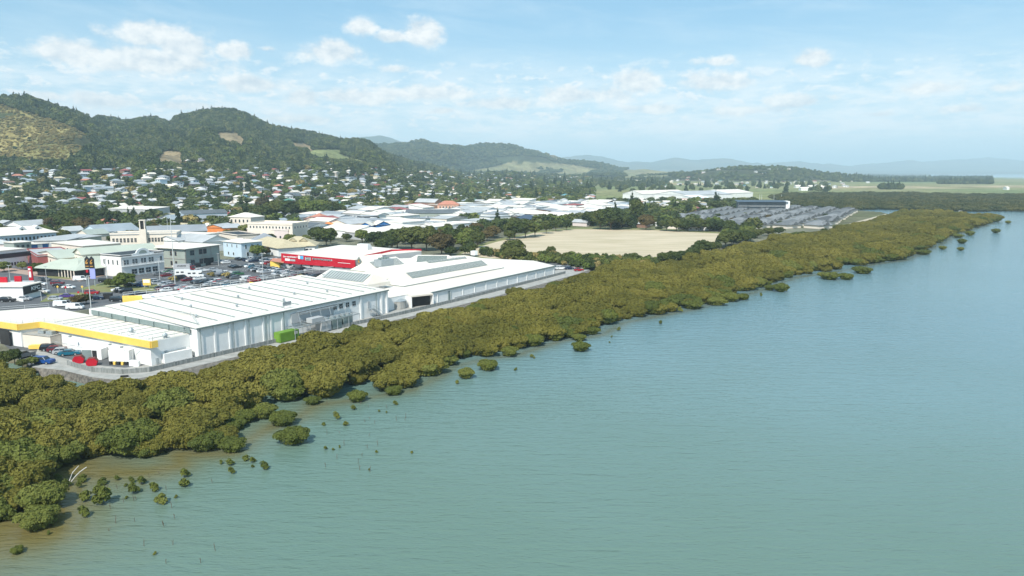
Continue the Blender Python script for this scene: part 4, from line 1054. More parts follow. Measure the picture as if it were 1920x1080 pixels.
# loading bay: near-black slab on the wall paints its shaded interior, canopy above
la, lb_ = Dp[9], De0
nD_keep = nD; tE_ = norm((lb_[0] - la[0], lb_[1] - la[1])); nD = (tE_[1], -tE_[0]); la, lb_ = add(la, tE_, 1.0), add(lb_, tE_, -.6)
b = MB(); b.bar((*add(la, nD, .1), GZ), (*add(lb_, nD, .1), GZ), .4, 3.5); b.build("loading_bay_shade", M_DARK, mall)
b = MB(); b.prism([add(la, nD, 2.4), add(lb_, nD, 2.4), add(lb_, nD, .05), add(la, nD, .05)], ZD - .5, ZD - .02, bottom=True); b.build("canopy", M_WROOF, mall)
for p in (la, lb_): q = MB(); q.bar((*add(p, nD, .1), GZ), (*add(p, nD, 2.4), GZ), .3, ZD - GZ - .55); q.build("bay_wall", M_WHITE, mall)
nD = nD_keep
def ridge(name, a_, b_, zr, hw, ze, skl=True, hipl=5.0, bars=40, side=-1, sl0=.12, sl1=.9, f0=0.02, f1=0.98):
    """hipped roof lantern; a_-b_ ridge ends in plan"""
    t_ = norm((b_[0] - a_[0], b_[1] - a_[1])); n2 = (t_[1], -t_[0]); L = math.hypot(b_[0] - a_[0], b_[1] - a_[1])
    q = MB(); e = [add(add(a_, t_, -hipl), n2, hw), add(add(b_, t_, hipl), n2, hw), add(add(b_, t_, hipl), n2, -hw), add(add(a_, t_, -hipl), n2, -hw)]
    A_, B_, C_, D_ = [(*p, ze) for p in e]; R0, R1 = (*a_, zr), (*b_, zr)
    q.poly([A_, B_, R1, R0]); q.poly([C_, D_, R0, R1]); q.poly([D_, A_, R0]); q.poly([B_, C_, R1])
    for p0, p1 in ((A_, B_), (B_, C_), (C_, D_), (D_, A_)): q.poly([(p0[0], p0[1], ze - 1.2), (p1[0], p1[1], ze - 1.2), p1, p0])
    rf = q.build(name, M_WROOF, mall)
    q = MB()
    for p0, p1 in ((A_, B_), (D_, A_)): q.bar((p0[0], p0[1], ze - .15), (p1[0], p1[1], ze - .15), .3, .18)
    q.build("gutter", M_GUT, rf, origin=tuple(mall.location))
    if skl:
        q = MB(); nn = (n2[0] * side, n2[1] * side)
        def S_(f, u_): # point on the slope
            s0 = add(a_, t_, L * f); return (*add(s0, nn, -hw * u_ * 1.0 if False else hw * u_), zr + (ze - zr) * u_ + .10)
        q.poly([S_(f0, sl0), S_(f1, sl0), S_(f1, sl1), S_(f0, sl1)])
        k_ = q.build("skylight", M_DSKY, mall)
        q = MB()
        for i in range(bars):
            f = f0 + (f1 - f0) * (i + .5) / bars; p0 = S_(f, sl0); p1 = S_(f, sl1); q.bar((p0[0], p0[1], p0[2] + .01), (p1[0], p1[1], p1[2] + .01), L * (f1 - f0) / bars * (.45 if bars < 20 else .24), .08)
        q.build("glazing_bars", M_RAIL, k_, origin=tuple(mall.location))
ridge("roof_lantern", W(757, 512, 9.6), W(905, 487.5, 9.6), 9.6, 6.0, 6.3, side=1, bars=70, hipl=6.5, sl0=.03, sl1=.55)
ridge("roof_lantern", W(712, 501, 10), W(876, 480.5, 10), 10.0, 7.5, 6.6, side=1, bars=36, hipl=8, sl0=.02, sl1=.2, f0=.5, f1=.97)
ridge("roof_lantern", W(620, 504, 11.2), W(700, 513, 11.2), 11.2, 5.5, 8.2, side=1, bars=15, hipl=2.5, sl0=.12, sl1=.85)
ridge("roof_lantern", W(688, 489, 10.2), W(742, 481, 10.2), 10.2, 6.5, 6.5, side=1, bars=44, hipl=3, sl0=.15, sl1=.9)
ridge("roof_lantern", W(782, 478, 10.2), W(840, 478, 10.2), 10.2, 6, 7, side=1, bars=40, hipl=6, sl0=.1, sl1=.8)
# entrance gable with emblem
gp = W(674, 508.5, GZ); q = MB(); gt = dRow; gn = (-.653, -.757)
def GA(s, z, k=0.0): return (gp[0] + gt[0] * s * .62 + gn[0] * k, gp[1] + gt[1] * s * .62 + gn[1] * k, GZ + (z - GZ) * .62)
q.poly([GA(-6.5, GZ), GA(6.5, GZ), GA(6.5, 6.2), GA(0, 12.6), GA(-6.5, 6.2)])
bk = lambda s, z: GA(s, z, -12)
q.poly([GA(-6.5, 6.2), GA(0, 12.6), bk(0, 12.6), bk(-6.5, 6.2)]); q.poly([GA(6.5, 6.2), bk(6.5, 6.2), bk(0, 12.6), GA(0, 12.6)]); q.poly([GA(-6.5, GZ), GA(-6.5, 6.2), bk(-6.5, 6.2), bk(-6.5, GZ)])
eg = q.build("entrance_gable", M_WROOF, mall)
q = MB(); q.poly([GA(-3.2, 9.0, .08), GA(0, 5.8, .08), GA(3.2, 9.0, .08), GA(0, 12.3, .08)]); q.build("emblem_panel", M_GUT, eg, origin=tuple(mall.location))
q = MB()
for a0_, a1_ in (((.6, 10.4), (-.5, 9.2)), ((-.5, 9.2), (-.3, 8.2)), ((-.3, 8.2), (.5, 8.0)), ((.5, 8.0), (.4, 8.9)), ((.4, 8.9), (0, 8.9))): q.tube(GA(a0_[0], a0_[1], .2), GA(a1_[0], a1_[1], .2), .12, n=5)
q.build("emblem", M_GOLD, eg, origin=tuple(mall.location))
q = MB(); q.poly([GA(-3.4, GZ, .05), GA(3.4, GZ, .05), GA(3.4, 4.6, .05), GA(1.6, 6.2, .05), GA(-1.6, 6.2, .05), GA(-3.4, 4.6, .05)]); q.build("glass_door", M_DARK, eg, origin=tuple(mall.location))
# rooftop plant
for (px, py, sx, sy, sz) in ((720, 498, 7, 4, 2.6), (725, 507, 3, 2, 1), (712, 513, 2.4, 1.5, .9), (733, 510, 1.6, 1.6, 1.1), (889, 478, 2.2, 2.2, 1.8), (770, 503, 1.5, 1, .8), (870, 511, 2.5, 1, .4), (742, 524, 3, 2, 1.2)):
    z_ = ZD + .1 if py > 500 else 8.6; p = W(px, py, z_); q = MB(); q.box((*p, z_), (sx, sy, sz), rzD); hv = q.build("rooftop_unit", M_STEEL if px in (720, 725, 712, 733) else M_WHITE, mall)
    if sx == 7:
        q = MB()
        for i in range(4): q.tube((*add(p, tD, -2.5 + i * 1.6), z_ + sz), (*add(p, tD, -2.5 + i * 1.6), z_ + sz + .8), .6, .5, n=8)
        q.build("cooling_fan", M_GUT, hv, origin=tuple(mall.location))
tn = thing("water_tank", (*W(746, 578), GZ), label="round pale grey water tank beside the warehouse corner", cat="tank")
tp = W(746, 578)
b = MB(); b.tube((*tp, GZ), (*tp, GZ + 2.6), 2.7, n=24, cap=False); b.build("tank_wall", M_CONC, tn, smooth=True)
b = MB(); b.tube((*tp, GZ + 2.6), (*tp, GZ + 3.6), 2.8, .2, n=24); b.build("tank_roof", M_STEEL, tn)
b = MB()
for i in range(12): a_ = i * math.pi / 6; b.tube((tp[0] + 2.75 * math.cos(a_), tp[1] + 2.75 * math.sin(a_), GZ), (tp[0] + 2.75 * math.cos(a_), tp[1] + 2.75 * math.sin(a_), GZ + 2.6), .06, n=4)
b.build("tank_frame", M_STEEL, tn)

# ------------------------------------------------------------------ text helper
def text_mesh(body, size, m, parent, loc, rz, depth=0.03, width=None, tilt=math.pi / 2, name="lettering", bold=0.0):
    cu = bpy.data.curves.new(name, 'FONT'); cu.body = body; cu.size = size; cu.extrude = depth; cu.align_x = 'LEFT'; cu.offset = bold
    tmp = bpy.data.objects.new("tmp_text", cu); COL.objects.link(tmp)
    dg = bpy.context.evaluated_depsgraph_get(); dg.update()
    me = bpy.data.meshes.new_from_object(tmp.evaluated_get(dg)); bpy.data.objects.remove(tmp); bpy.data.curves.remove(cu)
    me.name = name; me.materials.clear(); me.materials.append(m)
    o = bpy.data.objects.new(name, me); COL.objects.link(o); o.parent = parent
    pl_ = parent
    while pl_.parent: pl_ = pl_.parent
    o.location = (loc[0] - pl_.location.x, loc[1] - pl_.location.y, loc[2] - pl_.location.z); o.rotation_euler = (tilt, 0, rz)
    if width:
        xs_ = [v.co.x for v in me.vertices]; k = width / (max(xs_) - min(xs_)); 
        for v in me.vertices: v.co.x *= k
    return o

# ------------------------------------------------------------------ the red-fronted store
rA, rB = W(532, 502.5), W(663, 509.5)
tR = norm((rB[0] - rA[0], rB[1] - rA[1])); nR = (tR[1], -tR[0])
if nR[1] > 0: nR = (-nR[0], -nR[1])
LR = math.hypot(rB[0] - rA[0], rB[1] - rA[1])
red = thing("store_building", (*add(add(rA, tR, LR / 2), nR, -20), GZ), label="large store with a long red fascia facing the car park", cat="building")
ZR = 8.1
Rp = [rA, rB, add(rB, (.5, .87), 22), W(790, 470, 7.6), W(697, 462, 8.6), W(640, 458.5, 8.6)]
RpZ = [8.0, 6.9, 7.2, 7.5, 8.5, 8.5]
b = MB(); b.prism(Rp, GZ - 1, [z_ - .25 for z_ in RpZ]); b.build("wall", M_LGREY, red)
b = MB(); ip = inset(Rp, -.003); ctr_ = (sum(p_[0] for p_ in Rp) / 6, sum(p_[1] for p_ in Rp) / 6)
for i_ in range(6): j_ = (i_ + 1) % 6; b.poly([(*ip[i_], RpZ[i_]), (*ip[j_], RpZ[j_]), (*ctr_, 8.7)]); b.poly([(*ip[i_], RpZ[i_] - .3), (*ip[j_], RpZ[j_] - .3), (*ip[j_], RpZ[j_]), (*ip[i_], RpZ[i_])])
b.build("roof", M_WROOF, red)
rzR = math.atan2(tR[1], tR[0])
LX = LR + 1.2
def onf(s, v, k=.64): p = add(add(rA, tR, s), nR, k); lo_, hi_ = GZ + 2.35 - .75 * s / LR, GZ + 6.7 - 1.45 * s / LR; return (p[0], p[1], lo_ + (hi_ - lo_) * v)
b = MB()
F4 = [onf(-.6, 0, .6), onf(LX, 0, .6), onf(LX, 1, .6), onf(-.6, 1, .6)]; B4 = [onf(-.6, 0, .0), onf(LX, 0, .0), onf(LX, 1, .0), onf(-.6, 1, .0)]
b.poly(F4); b.poly(B4[::-1])
for i_ in range(4): j_ = (i_ + 1) % 4; b.poly([F4[i_], F4[j_], B4[j_], B4[i_]])
fasc = b.build("fascia", M_RED, red)
q = MB(); q.bar((*W(790, 471, 7), 6.9), (*W(735, 470.5, 8), 7.5), .4, 1.2); q.bar((*W(735, 470.5, 8), 7.5), (*W(684, 482, 7), 6.7), .4, 1.2); q.build("fascia", M_RED, red)
text_mesh("the warehouse //", 1.15, M_WHITE, red, onf(.5, .62, .72), rzR, width=LR * .215, bold=.02)
def signp(s0, s1, v0, v1, m_, nm="sign_panel", k=.66):
    q = MB(); q.poly([onf(s0, v0, k + .05), onf(s1, v0, k + .05), onf(s1, v1, k + .05), onf(s0, v1, k + .05)]); 
    return q.build(nm, m_, red)
signp(LR * .04, LR * .11, .28, .52, M_WHITE); signp(LR * .112, LR * .19, .28, .48, M_LGREY)
signp(LR * .235, LR * .262, .58, .95, M_WHITE); signp(LR * .263, LR * .31, .58, .95, M_CYAN)
signp(LR * .335, LR * .415, .50, .85, M_LGREY); signp(LR * .345, LR * .405, .55, .62, M_DARK, k=.7); signp(LR * .345, LR * .405, .74, .81, M_DARK, k=.7)
signp(LR * .44, LR * .72, .66, .82, M_LGREY)
for i_ in range(17): signp(LR * (.45 + i_ * .0155), LR * (.45 + i_ * .0155 + (.008 if i_ % 3 else .011)), .69 if i_ not in (0, 8, 14) else .56, .80, M_DARK, "lettering", .7)
signp(LR * .80, LR * .97, .52, .57, M_WHITE, "pale_stripe")
for i, s_ in enumerate((.1, .255, .41, .56, .72, .87)): windows(red, add(rA, tR, LR * s_ - 1), add(rA, tR, LR * s_ + 1), GZ + 1.1, 1, 2.0, 1.5)
q = MB(); p = W(681, 468, 8.5); q.box((*p, 8.3), (7, 4, 2.0), rzR); q.box((*add(p, tR, .5), 10.3), (5.5, 3, .9), rzR); q.build("rooftop_unit", M_WHITE, red)

# ------------------------------------------------------------------ yard objects
cab = thing("electrical_cabinet", (*W(345, 675), GZ), label="tall white service hut beside the yellow-trimmed building's corner pipe", cat="hut")
hp = W(383, 664.5); 
cab.location = (*hp, GZ)
b = MB(); b.box((*hp, GZ), (3.0, 2.2, 2.7), rzB); b.build("wall", M_WHITE, cab); b = MB(); b.box((*hp, GZ + 2.7), (3.3, 2.5, .18), rzB); b.build("roof", M_WROOF, cab)
tk = W(330, 677); o = thing("bulk_tank", (*tk, GZ), label="long white box tank with grey pipes against the corner wall", cat="tank")
b = MB(); b.box((*add(tk, (.1, .2)), GZ + .2), (6.6, 1.9, 2.2), rzB - .08); b.build("tank_body", M_WHITE, o)
b = MB(); b.tube((tk[0] - 1.5, tk[1] - 1.8, GZ + 2.7), (tk[0] + 1.5, tk[1] + 2.2, GZ + 2.7), .22, n=6); b.tube((tk[0] - 2.8, tk[1] - 3.2, GZ + .3), (tk[0] - 2.8, tk[1] - 3.2, GZ + 1.6), .4, n=8); b.build("pipe", M_STEEL, o)
gf = W(396, 657); o = thing("steel_gantry", (*gf, GZ), label="small open steel gantry standing beside the white service hut", cat="gantry")
b = MB()
for dx_, dy_ in ((-1.2, -1.4), (1.2, -1.4), (-1.2, 1.6), (1.2, 1.6)): b.tube((gf[0] + dx_, gf[1] + dy_, GZ), (gf[0] + dx_ * .8, gf[1] + dy_, GZ + 3.6), .07, n=5)
for z_ in (1.8, 3.6): b.bar((gf[0] - 1.1, gf[1] - 1.4, GZ + z_), (gf[0] + 1.1, gf[1] - 1.4, GZ + z_), .1, .1); b.bar((gf[0] - 1.1, gf[1] + 1.6, GZ + z_), (gf[0] + 1.1, gf[1] + 1.6, GZ + z_), .1, .1); b.bar((gf[0] - 1.1, gf[1] - 1.4, GZ + z_), (gf[0] - 1.1, gf[1] + 1.6, GZ + z_), .1, .1); b.bar((gf[0] + 1.1, gf[1] - 1.4, GZ + z_), (gf[0] + 1.1, gf[1] + 1.6, GZ + z_), .1, .1)
b.build("frame", M_STEEL, o)
cn = W(529, 632); o = thing("shipping_container", (*cn, GZ), label="lime green shipping container beside the warehouse and parapet wall", cat="container")
cpos = BP(23.2, -3.2); o.location = (*cpos, GZ)
b = MB(); b.box((*cpos, GZ + .15), (6.1, 2.4, 2.5), rzB)
for i in range(20): b.box((*add(add(cpos, dB, -2.9 + i * .305), nB, 1.22), GZ + .3), (.15, .08, 2.2), rzB)
b.build("body", M_GREENC, o)
b = MB(); b.box((*add(add(cpos, dB, 2.0), nB, 1.28), GZ + 1.6), (1.0, .04, .8), rzB); b.build("notice", M_CREAM, o)
b = MB(); b.box((*add(cpos, dB, -3.1), GZ + .3), (.06, 2.0, 2.2), rzB); b.build("door", M_GREENC, o)
def bin_red(px, py, lab):
    p = W(px, py); o = thing("skip_bin", (*p, GZ), label=lab, cat="skip bin")
    rz = .35; b = MB(); t_ = (math.cos(rz), math.sin(rz)); n2 = (-t_[1], t_[0])
    def Q(x, y, z): q_ = add(add(p, t_, x * .72), n2, y * .8); return (*q_, GZ + z * .85)
    for sy in (-1, 1): b.poly([Q(-1.3, sy * 1.0, .15), Q(1.3, sy, .15), Q(1.7, sy, 1.3), Q(.9, sy, 2.1), Q(-.9, sy, 2.1), Q(-1.6, sy, 1.2)][:: sy])
    L_ = [(-1.3, .15), (1.3, .15), (1.7, 1.3), (.9, 2.1), (-.9, 2.1), (-1.6, 1.2)]
    for (x0, z0_), (x1, z1_) in zip(L_, L_[1:] + L_[:1]): b.poly([Q(x0, -1, z0_), Q(x0, 1, z0_), Q(x1, 1, z1_), Q(x1, -1, z1_)])
    b.build("body", M_RED, o); b = MB(); b.poly([Q(-.95, -1.03, 2.14), Q(.95, -1.03, 2.14), Q(.95, 1.03, 2.14), Q(-.95, 1.03, 2.14)]); b.poly([Q(.95, -1.0, 2.12), Q(1.66, -1.0, 1.38), Q(1.66, 1, 1.38), Q(.95, 1, 2.12)]); b.build("lid", mat("dull_lid", (.2, .07, .06), None, 1, .7), o)
    for sx in (-1.0, 1.0): b = MB(); b.tube(Q(sx, -.9, .14), Q(sx, .9, .14), .14, n=8); b.build("wheel", M_BLACK, o)
bin_red(148, 681, "red skip bin in the yard, the one nearer the parked cars"); bin_red(173, 685.5, "red skip bin in the yard, the one nearer the white crates")
p = W(181, 672); o = thing("cargo_box", (*p, GZ), label="grey and white cargo box with an open dark doorway in the yard", cat="container")
b = MB(); b.box((*p, GZ + .1), (4.6, 3.2, 2.5), -.05); b.build("body", M_WHITE, o); b = MB(); b.box((p[0] + .6, p[1] - 1.6, GZ + .3), (1.1, .1, 2.0), -.05); b.build("doorway", M_DARK, o); b = MB(); b.box((p[0] - 1.2, p[1] - 1.62, GZ + .12), (2.2, .08, 2.3), -.05); b.build("side_panel", M_GUT, o)
p = W(226, 683); o = thing("refrigeration_box", (*p, GZ), label="white refrigeration box on black and yellow feet at the yard corner", cat="container")
b = MB(); b.box((*add(p, (0, 1)), GZ + .7), (5.0, 2.4, 2.6), -.12); b.build("body", M_WHITE, o)
for i in range(5): q = MB(); q.box((p[0] - 2.0 + i * .95, p[1] - .35 - i * .11, GZ + .05), (.5, .4, .7), -.12); q.build("foot", M_BLACK if i % 2 == 0 else M_YEL, o)
b = MB(); 
for dx_ in (2.8, 5.2): b.tube((p[0] + dx_, p[1] + .2, GZ), (p[0] + dx_, p[1] + .2, GZ + 3.0), .06, n=5); b.tube((p[0] + dx_, p[1] + 2.0, GZ), (p[0] + dx_, p[1] + 2.0, GZ + 3.0), .06, n=5)
b.bar((p[0] + 2.8, p[1] + .2, GZ + 3), (p[0] + 5.2, p[1] + .2, GZ + 3), .08, .08); b.bar((p[0] + 2.8, p[1] + 2, GZ + 3), (p[0] + 5.2, p[1] + 2, GZ + 3), .08, .08); b.build("frame", M_RAIL, o)
for i, (px, py) in enumerate(((249, 686), (257, 687))):
    p = W(px, py); b = MB(); b.box((*p, GZ + .05), (1.1, 1.0, 1.1), .1 * i); b.box((*p, GZ + 1.15), (1.15, 1.05, .12), .1 * i)
    tag(b.build("crate", M_WHITE, origin=(*p, GZ)), label=("left" if i == 0 else "right") + " one of two white crates beside the refrigeration box", cat="crate", group="white crates in the yard")
p = W(65, 655); o = thing("site_shed", (*p, GZ), label="rusty-edged white flat-roofed shed against the yellow-trimmed store", cat="shed")
p = add(p, (1, 2.2)); b = MB(); b.box((*p, GZ), (9.5, 3.6, 3.4), -.35); b.build("wall", M_CREAM, o); b = MB(); b.box((*p, GZ + 3.4), (9.8, 3.9, .16), -.35); b.build("roof", M_CONC, o)
for i in (0, 1): q = MB(); q.box((p[0] + i * 2.6, p[1] - i * .9, GZ + 3.6), (2.0, 1.2, .8), -.35); q.build("rooftop_unit", M_STEEL, o)
p = W(72, 656.5); o = thing("yellow_skip", (*p, GZ), label="long yellow open skip in front of the white shed", cat="skip bin")
b = MB(); b.prism([add(p, (-2.6, .3)), add(p, (1.9, .3)), add(p, (1.7, 1.8)), add(p, (-2.8, 1.8))], GZ + .2, [1.0 + GZ, 1.5 + GZ, 1.5 + GZ, 1.0 + GZ]); b.build("body", M_YEL, o)
for nm_, px, py, m_, lab in (("wheelie_bin", 358.5, 668.5, mat("bin_green", (.03, .32, .10), None, 1, .5), "small green wheelie bin left of the white service hut"), ("gas_bottle", 427, 656, M_DARK, "small dark crate against the warehouse wall right of the gantry")):
    p = W(px, py); b = MB(); b.prism([add(p, (-.35, -.35)), add(p, (.35, -.35)), add(p, (.4, .4)), add(p, (-.4, .4))], GZ + .06, GZ + 1.2); b.box((*p, GZ + 1.2), (.9, .9, .1))
    tag(b.build("waste_bin" if nm_ == "gas_bottle" else nm_, m_, origin=(*p, GZ)), label=lab, cat="bin")
p = W(822, 563); b = MB(); b.prism([add(p, (-1.4, -1)), add(p, (1.4, .2)), add(p, (.9, 1.8)), add(p, (-1.9, .6))], GZ + .1, [GZ + 1.5, GZ + 1.5, GZ + 2.2, GZ + 2.2]); b.box((*p, GZ + 1.6), (2.2, .6, .3), .4)
tag(b.build("skip_bin", mat("mint_green_bin", (.25, .55, .38), None, 1, .6), origin=(*p, GZ)), label="mint green waste skip beside the mall loading bay", cat="skip bin")
p = W(800, 564); b = MB(); b.box((*p, GZ + .1), (2.6, 1.2, 1.5), rzD); b.box((*p, GZ + 1.6), (2.7, 1.3, .1), rzD); tag(b.build("waste_bin", M_BLACK, origin=(*p, GZ)), label="black waste bin in the mall loading bay", cat="bin")
# ------------------------------------------------------------------ the town centre, building by building
TB = []                                          # footprints, so that nothing else is placed on top
def T(*a, **k):
    o, A, B, C_, D_ = bldg(*a, **k); TB.append([A, B, C_, D_]); return o, A, B, C_, D_
GB = "town centre buildings"
# white two-storey hotel front with arched parapet
o, A, B, C_, D_ = T("hotel_building", (226, 481), (306, 472), 8.6, 13, 'flat', wm=mat("hotel_white", (.80, .76, .72), (.74, .70, .66), .3, .7), rm=M_BLACK, label="white two-storey hotel with an arched parapet and black roof", parapet=.25, win=None)
for k, f in enumerate((.10, .30, .50, .68)): windows(o, A, B, GZ + 4.9, 2, 1.1, 2.1, M_WHITE, f - .055, f + .075, 1)
windows(o, A, B, GZ + 4.9, 1, 1.1, 2.1, M_WHITE, .88, .98, 1); windows(o, A, D_, GZ + 4.9, 4, .9, 2.1, M_WHITE)
windows(o, A, B, GZ + .6, 4, 2.6, 2.2, M_WHITE, .2, .85, 1)
t_ = norm((B[0] - A[0], B[1] - A[1])); n_ = (t_[1], -t_[0]); LH = math.hypot(B[0] - A[0], B[1] - A[1])
b = MB(); m0 = add(A, t_, LH * .5); pts = [(-5.2, 9.2), (-5.2, 10.2), (-3.8, 10.4)] + [(-3.2 * math.cos(a), 10.3 + 2.1 * math.sin(a)) for a in np.linspace(0.1, math.pi - .1, 9)] + [(3.8, 10.4), (5.2, 10.2), (5.2, 9.2)]
for kk in (0, .5):
    p_ = [(*add(add(m0, t_, x), n_, .3 - kk), z + GZ - 1.2) for x, z in pts]; b.poly(p_ if kk == 0 else p_[::-1])
for (x0, z0_), (x1, z1_) in zip(pts[:-1], pts[1:]): b.poly([(*add(add(m0, t_, x0), n_, .3), z0_ + GZ - 1.2), (*add(add(m0, t_, x1), n_, .3), z1_ + GZ - 1.2), (*add(add(m0, t_, x1), n_, -.2), z1_ + GZ - 1.2), (*add(add(m0, t_, x0), n_, -.2), z0_ + GZ - 1.2)])
ap = b.build("arched_parapet", M_WHITE, o)
b = MB(); b.poly([(*add(add(m0, t_, 1.9 * -math.cos(a)), n_, .34), GZ + 9.0 + 1.4 * math.sin(a)) for a in np.linspace(0, math.pi, 9)]); b.build("lunette", M_SAGE, ap, origin=tuple(o.location))
for z_ in (GZ + 4.1, GZ + 8.0): b = MB(); b.bar((*add(A, n_, .25), z_), (*add(B, n_, .25), z_), .4, .25); b.build("cornice", M_WHITE, o)
# sage-green two-storey offices
o, A, B, C_, D_ = T("office_building", (347, 467), (410, 459), 8.9, 22, 'hip', 1.6, M_SAGE, M_WROOF, label="sage green two-storey office block with a pale roof", ov=1.2)
t_ = norm((B[0] - A[0], B[1] - A[1])); n_ = (t_[1], -t_[0])
for z_ in (1.2, 5.6):
    windows(o, A, B, GZ + z_, 1, 2.6, 2.4, M_SAGE, .12, .26, 1); windows(o, A, B, GZ + z_, 2, 2.2, 2.4, M_BROWN, .38, .62, 1); windows(o, A, D_, GZ + z_, 2, 1.2, 2.0, M_BROWN, .2, .45); windows(o, A, D_, GZ + z_, 2, 1.2, 2.0, M_BROWN, .6, .85)
for s0, s1, nn in ((A, B, 4), (A, D_, 3)):
    for i in range(nn + 1):
        f = i / nn; q = MB(); p = (s0[0] + (s1[0] - s0[0]) * f, s0[1] + (s1[1] - s0[1]) * f); q.box((*p, GZ), (.35, .35, 8.8), .5); q.build("pilaster", M_CONC, o)
q = MB(); q.bar((*add(A, n_, .1), GZ + 4.2), (*add(B, n_, .1), GZ + 4.2), .3, .3); q.bar((*A, GZ + 4.2), (*D_, GZ + 4.2), .35, .3); q.build("string_course", M_CONC, o)
q = MB(); m_ = add(A, t_, 11.5); q.prism([add(m_, n_, .05), add(add(m_, t_, 5), n_, .05), add(add(m_, t_, 5), n_, .25), add(m_, n_, .25)], GZ, GZ + 3.4); q.build("entrance", M_DARK, o)
# light blue two-storey building on the corner
o, A, B, C_, D_ = T("corner_building", (418, 452.5), (452, 456), 7.6, 12, 'hip', 1.4, M_LBLUE, M_WROOF, label="pale blue two-storey corner building", ov=.6)
windows(o, A, B, GZ + 5.0, 3, .8, 1.8, M_WHITE, .1, .9); windows(o, A, B, GZ + 1.0, 2, 1.2, 1.6, M_WHITE, .15, .7); windows(o, B, C_, GZ + 4.6, 3, .9, 2.0, M_WHITE); windows(o, B, C_, GZ + .8, 2, 1.2, 2.0, M_WHITE)
q = MB(); q.bar((*add(A, (-3, -1)), GZ), (*add(A, (-13, 2)), GZ), .3, 1.6); tag(q.build("brick_wall", M_BROWN, origin=(*A, GZ)), label="low reddish brick wall left of the pale blue corner building", cat="wall")
# cream stone hall with the clock-less tower
o, A, B, C_, D_ = T("tower_hall", (206, 441), (331, 438.5), 9.5, 14, 'flat', wm=M_CREAM, rm=M_BLUEG, label="long cream two-storey hall with a slim square tower", parapet=.8)
windows(o, A, B, GZ + 5.4, 7, 1.2, 2.4, M_CREAM, .02, .40, 1); windows(o, A, B, GZ + 5.4, 9, 1.2, 2.4, M_CREAM, .56, .98, 1)
t_ = norm((B[0] - A[0], B[1] - A[1])); n_ = (t_[1], -t_[0]); m_ = add(A, t_, math.hypot(B[0] - A[0], B[1] - A[1]) * .50)
q = MB(); q.box((*add(m_, n_, .4), GZ), (3.3, 3.3, 12.5), math.atan2(t_[1], t_[0])); tw = q.build("tower", M_CREAM, o)
q = MB()
for sx in (-1, 1):
    for sy in (-1, 1): q.box((*add(add(add(m_, n_, .4), t_, sx * 1.15), n_, sy * 1.15), GZ + 12.5), (.5, .5, 4.6), 0)
q.box((*add(m_, n_, .4), GZ + 17.1), (3.2, 3.2, .4), math.atan2(t_[1], t_[0])); q.build("belfry", M_CREAM, tw, origin=tuple(o.location))
q = MB(); q.box((*add(m_, n_, .4), GZ + 12.5), (1.6, 1.6, 4.5), 0); q.build("bell_frame", M_DARK, tw, origin=tuple(o.location))
# pale green tavern: wide low roof over a dark veranda, two gabled blocks behind
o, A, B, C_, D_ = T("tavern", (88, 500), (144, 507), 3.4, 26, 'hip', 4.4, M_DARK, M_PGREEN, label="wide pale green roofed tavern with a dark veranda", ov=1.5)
t_ = norm((B[0] - A[0], B[1] - A[1])); n_ = (t_[1], -t_[0]); LT = math.hypot(B[0] - A[0], B[1] - A[1])
for i in range(11): p = add(add(A, t_, LT * i / 10), n_, 1.2); q = MB(); q.box((*p, GZ), (.35, .35, 3.4), 0); q.build("veranda_post", M_CREAM, o)
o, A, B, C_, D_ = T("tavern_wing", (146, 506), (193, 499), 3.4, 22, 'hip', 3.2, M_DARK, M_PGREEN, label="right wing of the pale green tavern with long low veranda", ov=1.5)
o, A, B, C_, D_ = T("function_hall", (72, 474), (110, 485), 6.2, 12, 'gableP', 2.2, M_CREAM, M_PGREEN, label="cream gabled hall with pale green roof left behind the tavern", ov=.6, cat="hall")
windows(o, A, B, GZ + 3.6, 1, 1.2, 1.2, M_CREAM, .5, .7)
o, A, B, C_, D_ = T("function_hall", (139, 474), (155, 478), 8.2, 30, 'gableP', 2.4, M_CREAM, M_PGREEN, label="taller cream gabled hall with pale green roof right behind the tavern", ov=.6, cat="hall")
windows(o, A, B, GZ + 5.0, 2, .9, 1.8, M_CREAM); windows(o, B, C_, GZ + 5.0, 2, 1.8, 1.6, M_CREAM, .1, .7)
# row on the far left
o, A, B, C_, D_ = T("veranda_building", (-30, 474.5), (48, 466.5), 8.0, 16, 'flat', wm=M_WHITE, rm=M_WROOF, label="long white two-storey building with glazed upper veranda, far left", ov=.4)
for i in range(5): windows(o, A, B, GZ + 4.6, 1, 8.2, 2.3, M_WHITE, i * .2, i * .2 + .2)
windows(o, A, B, GZ + 1.0, 9, 1.0, 1.6, M_WHITE, .3, .95)
T("shop_building", (50, 469), (70, 481), 6.0, 14, 'flat', wm=M_REDR, rm=M_LGREY, label="dull red walled shop beside the white veranda building", cat="shop", parapet=.5)
o, A, B, C_, D_ = T("shop_building", (26, 456), (58, 453.5), 7.5, 10, 'flat', wm=M_SAGE, rm=M_WROOF, label="pale grey-green shop block with three dark square windows, far left", cat="shop"); windows(o, A, B, GZ + 4.8, 3, 1.5, 1.6, M_SAGE)
o, A, B, C_, D_ = T("shop_building", (58, 459), (95, 456), 5.8, 12, 'flat', wm=M_BLUE, rm=M_WROOF, label="shop with a blue, white and red painted front band", cat="shop")
t_ = norm((B[0] - A[0], B[1] - A[1])); n_ = (t_[1], -t_[0]); L_ = math.hypot(B[0] - A[0], B[1] - A[1])
for f0, f1, m_ in ((.32, .56, M_WHITE), (.9, 1.0, M_RED)): q = MB(); q.bar((*add(add(A, t_, L_ * f0), n_, .1), GZ + 2.2), (*add(add(A, t_, L_ * f1), n_, .1), GZ + 2.2), .2, 3.4); q.build("front_panel", m_, o)
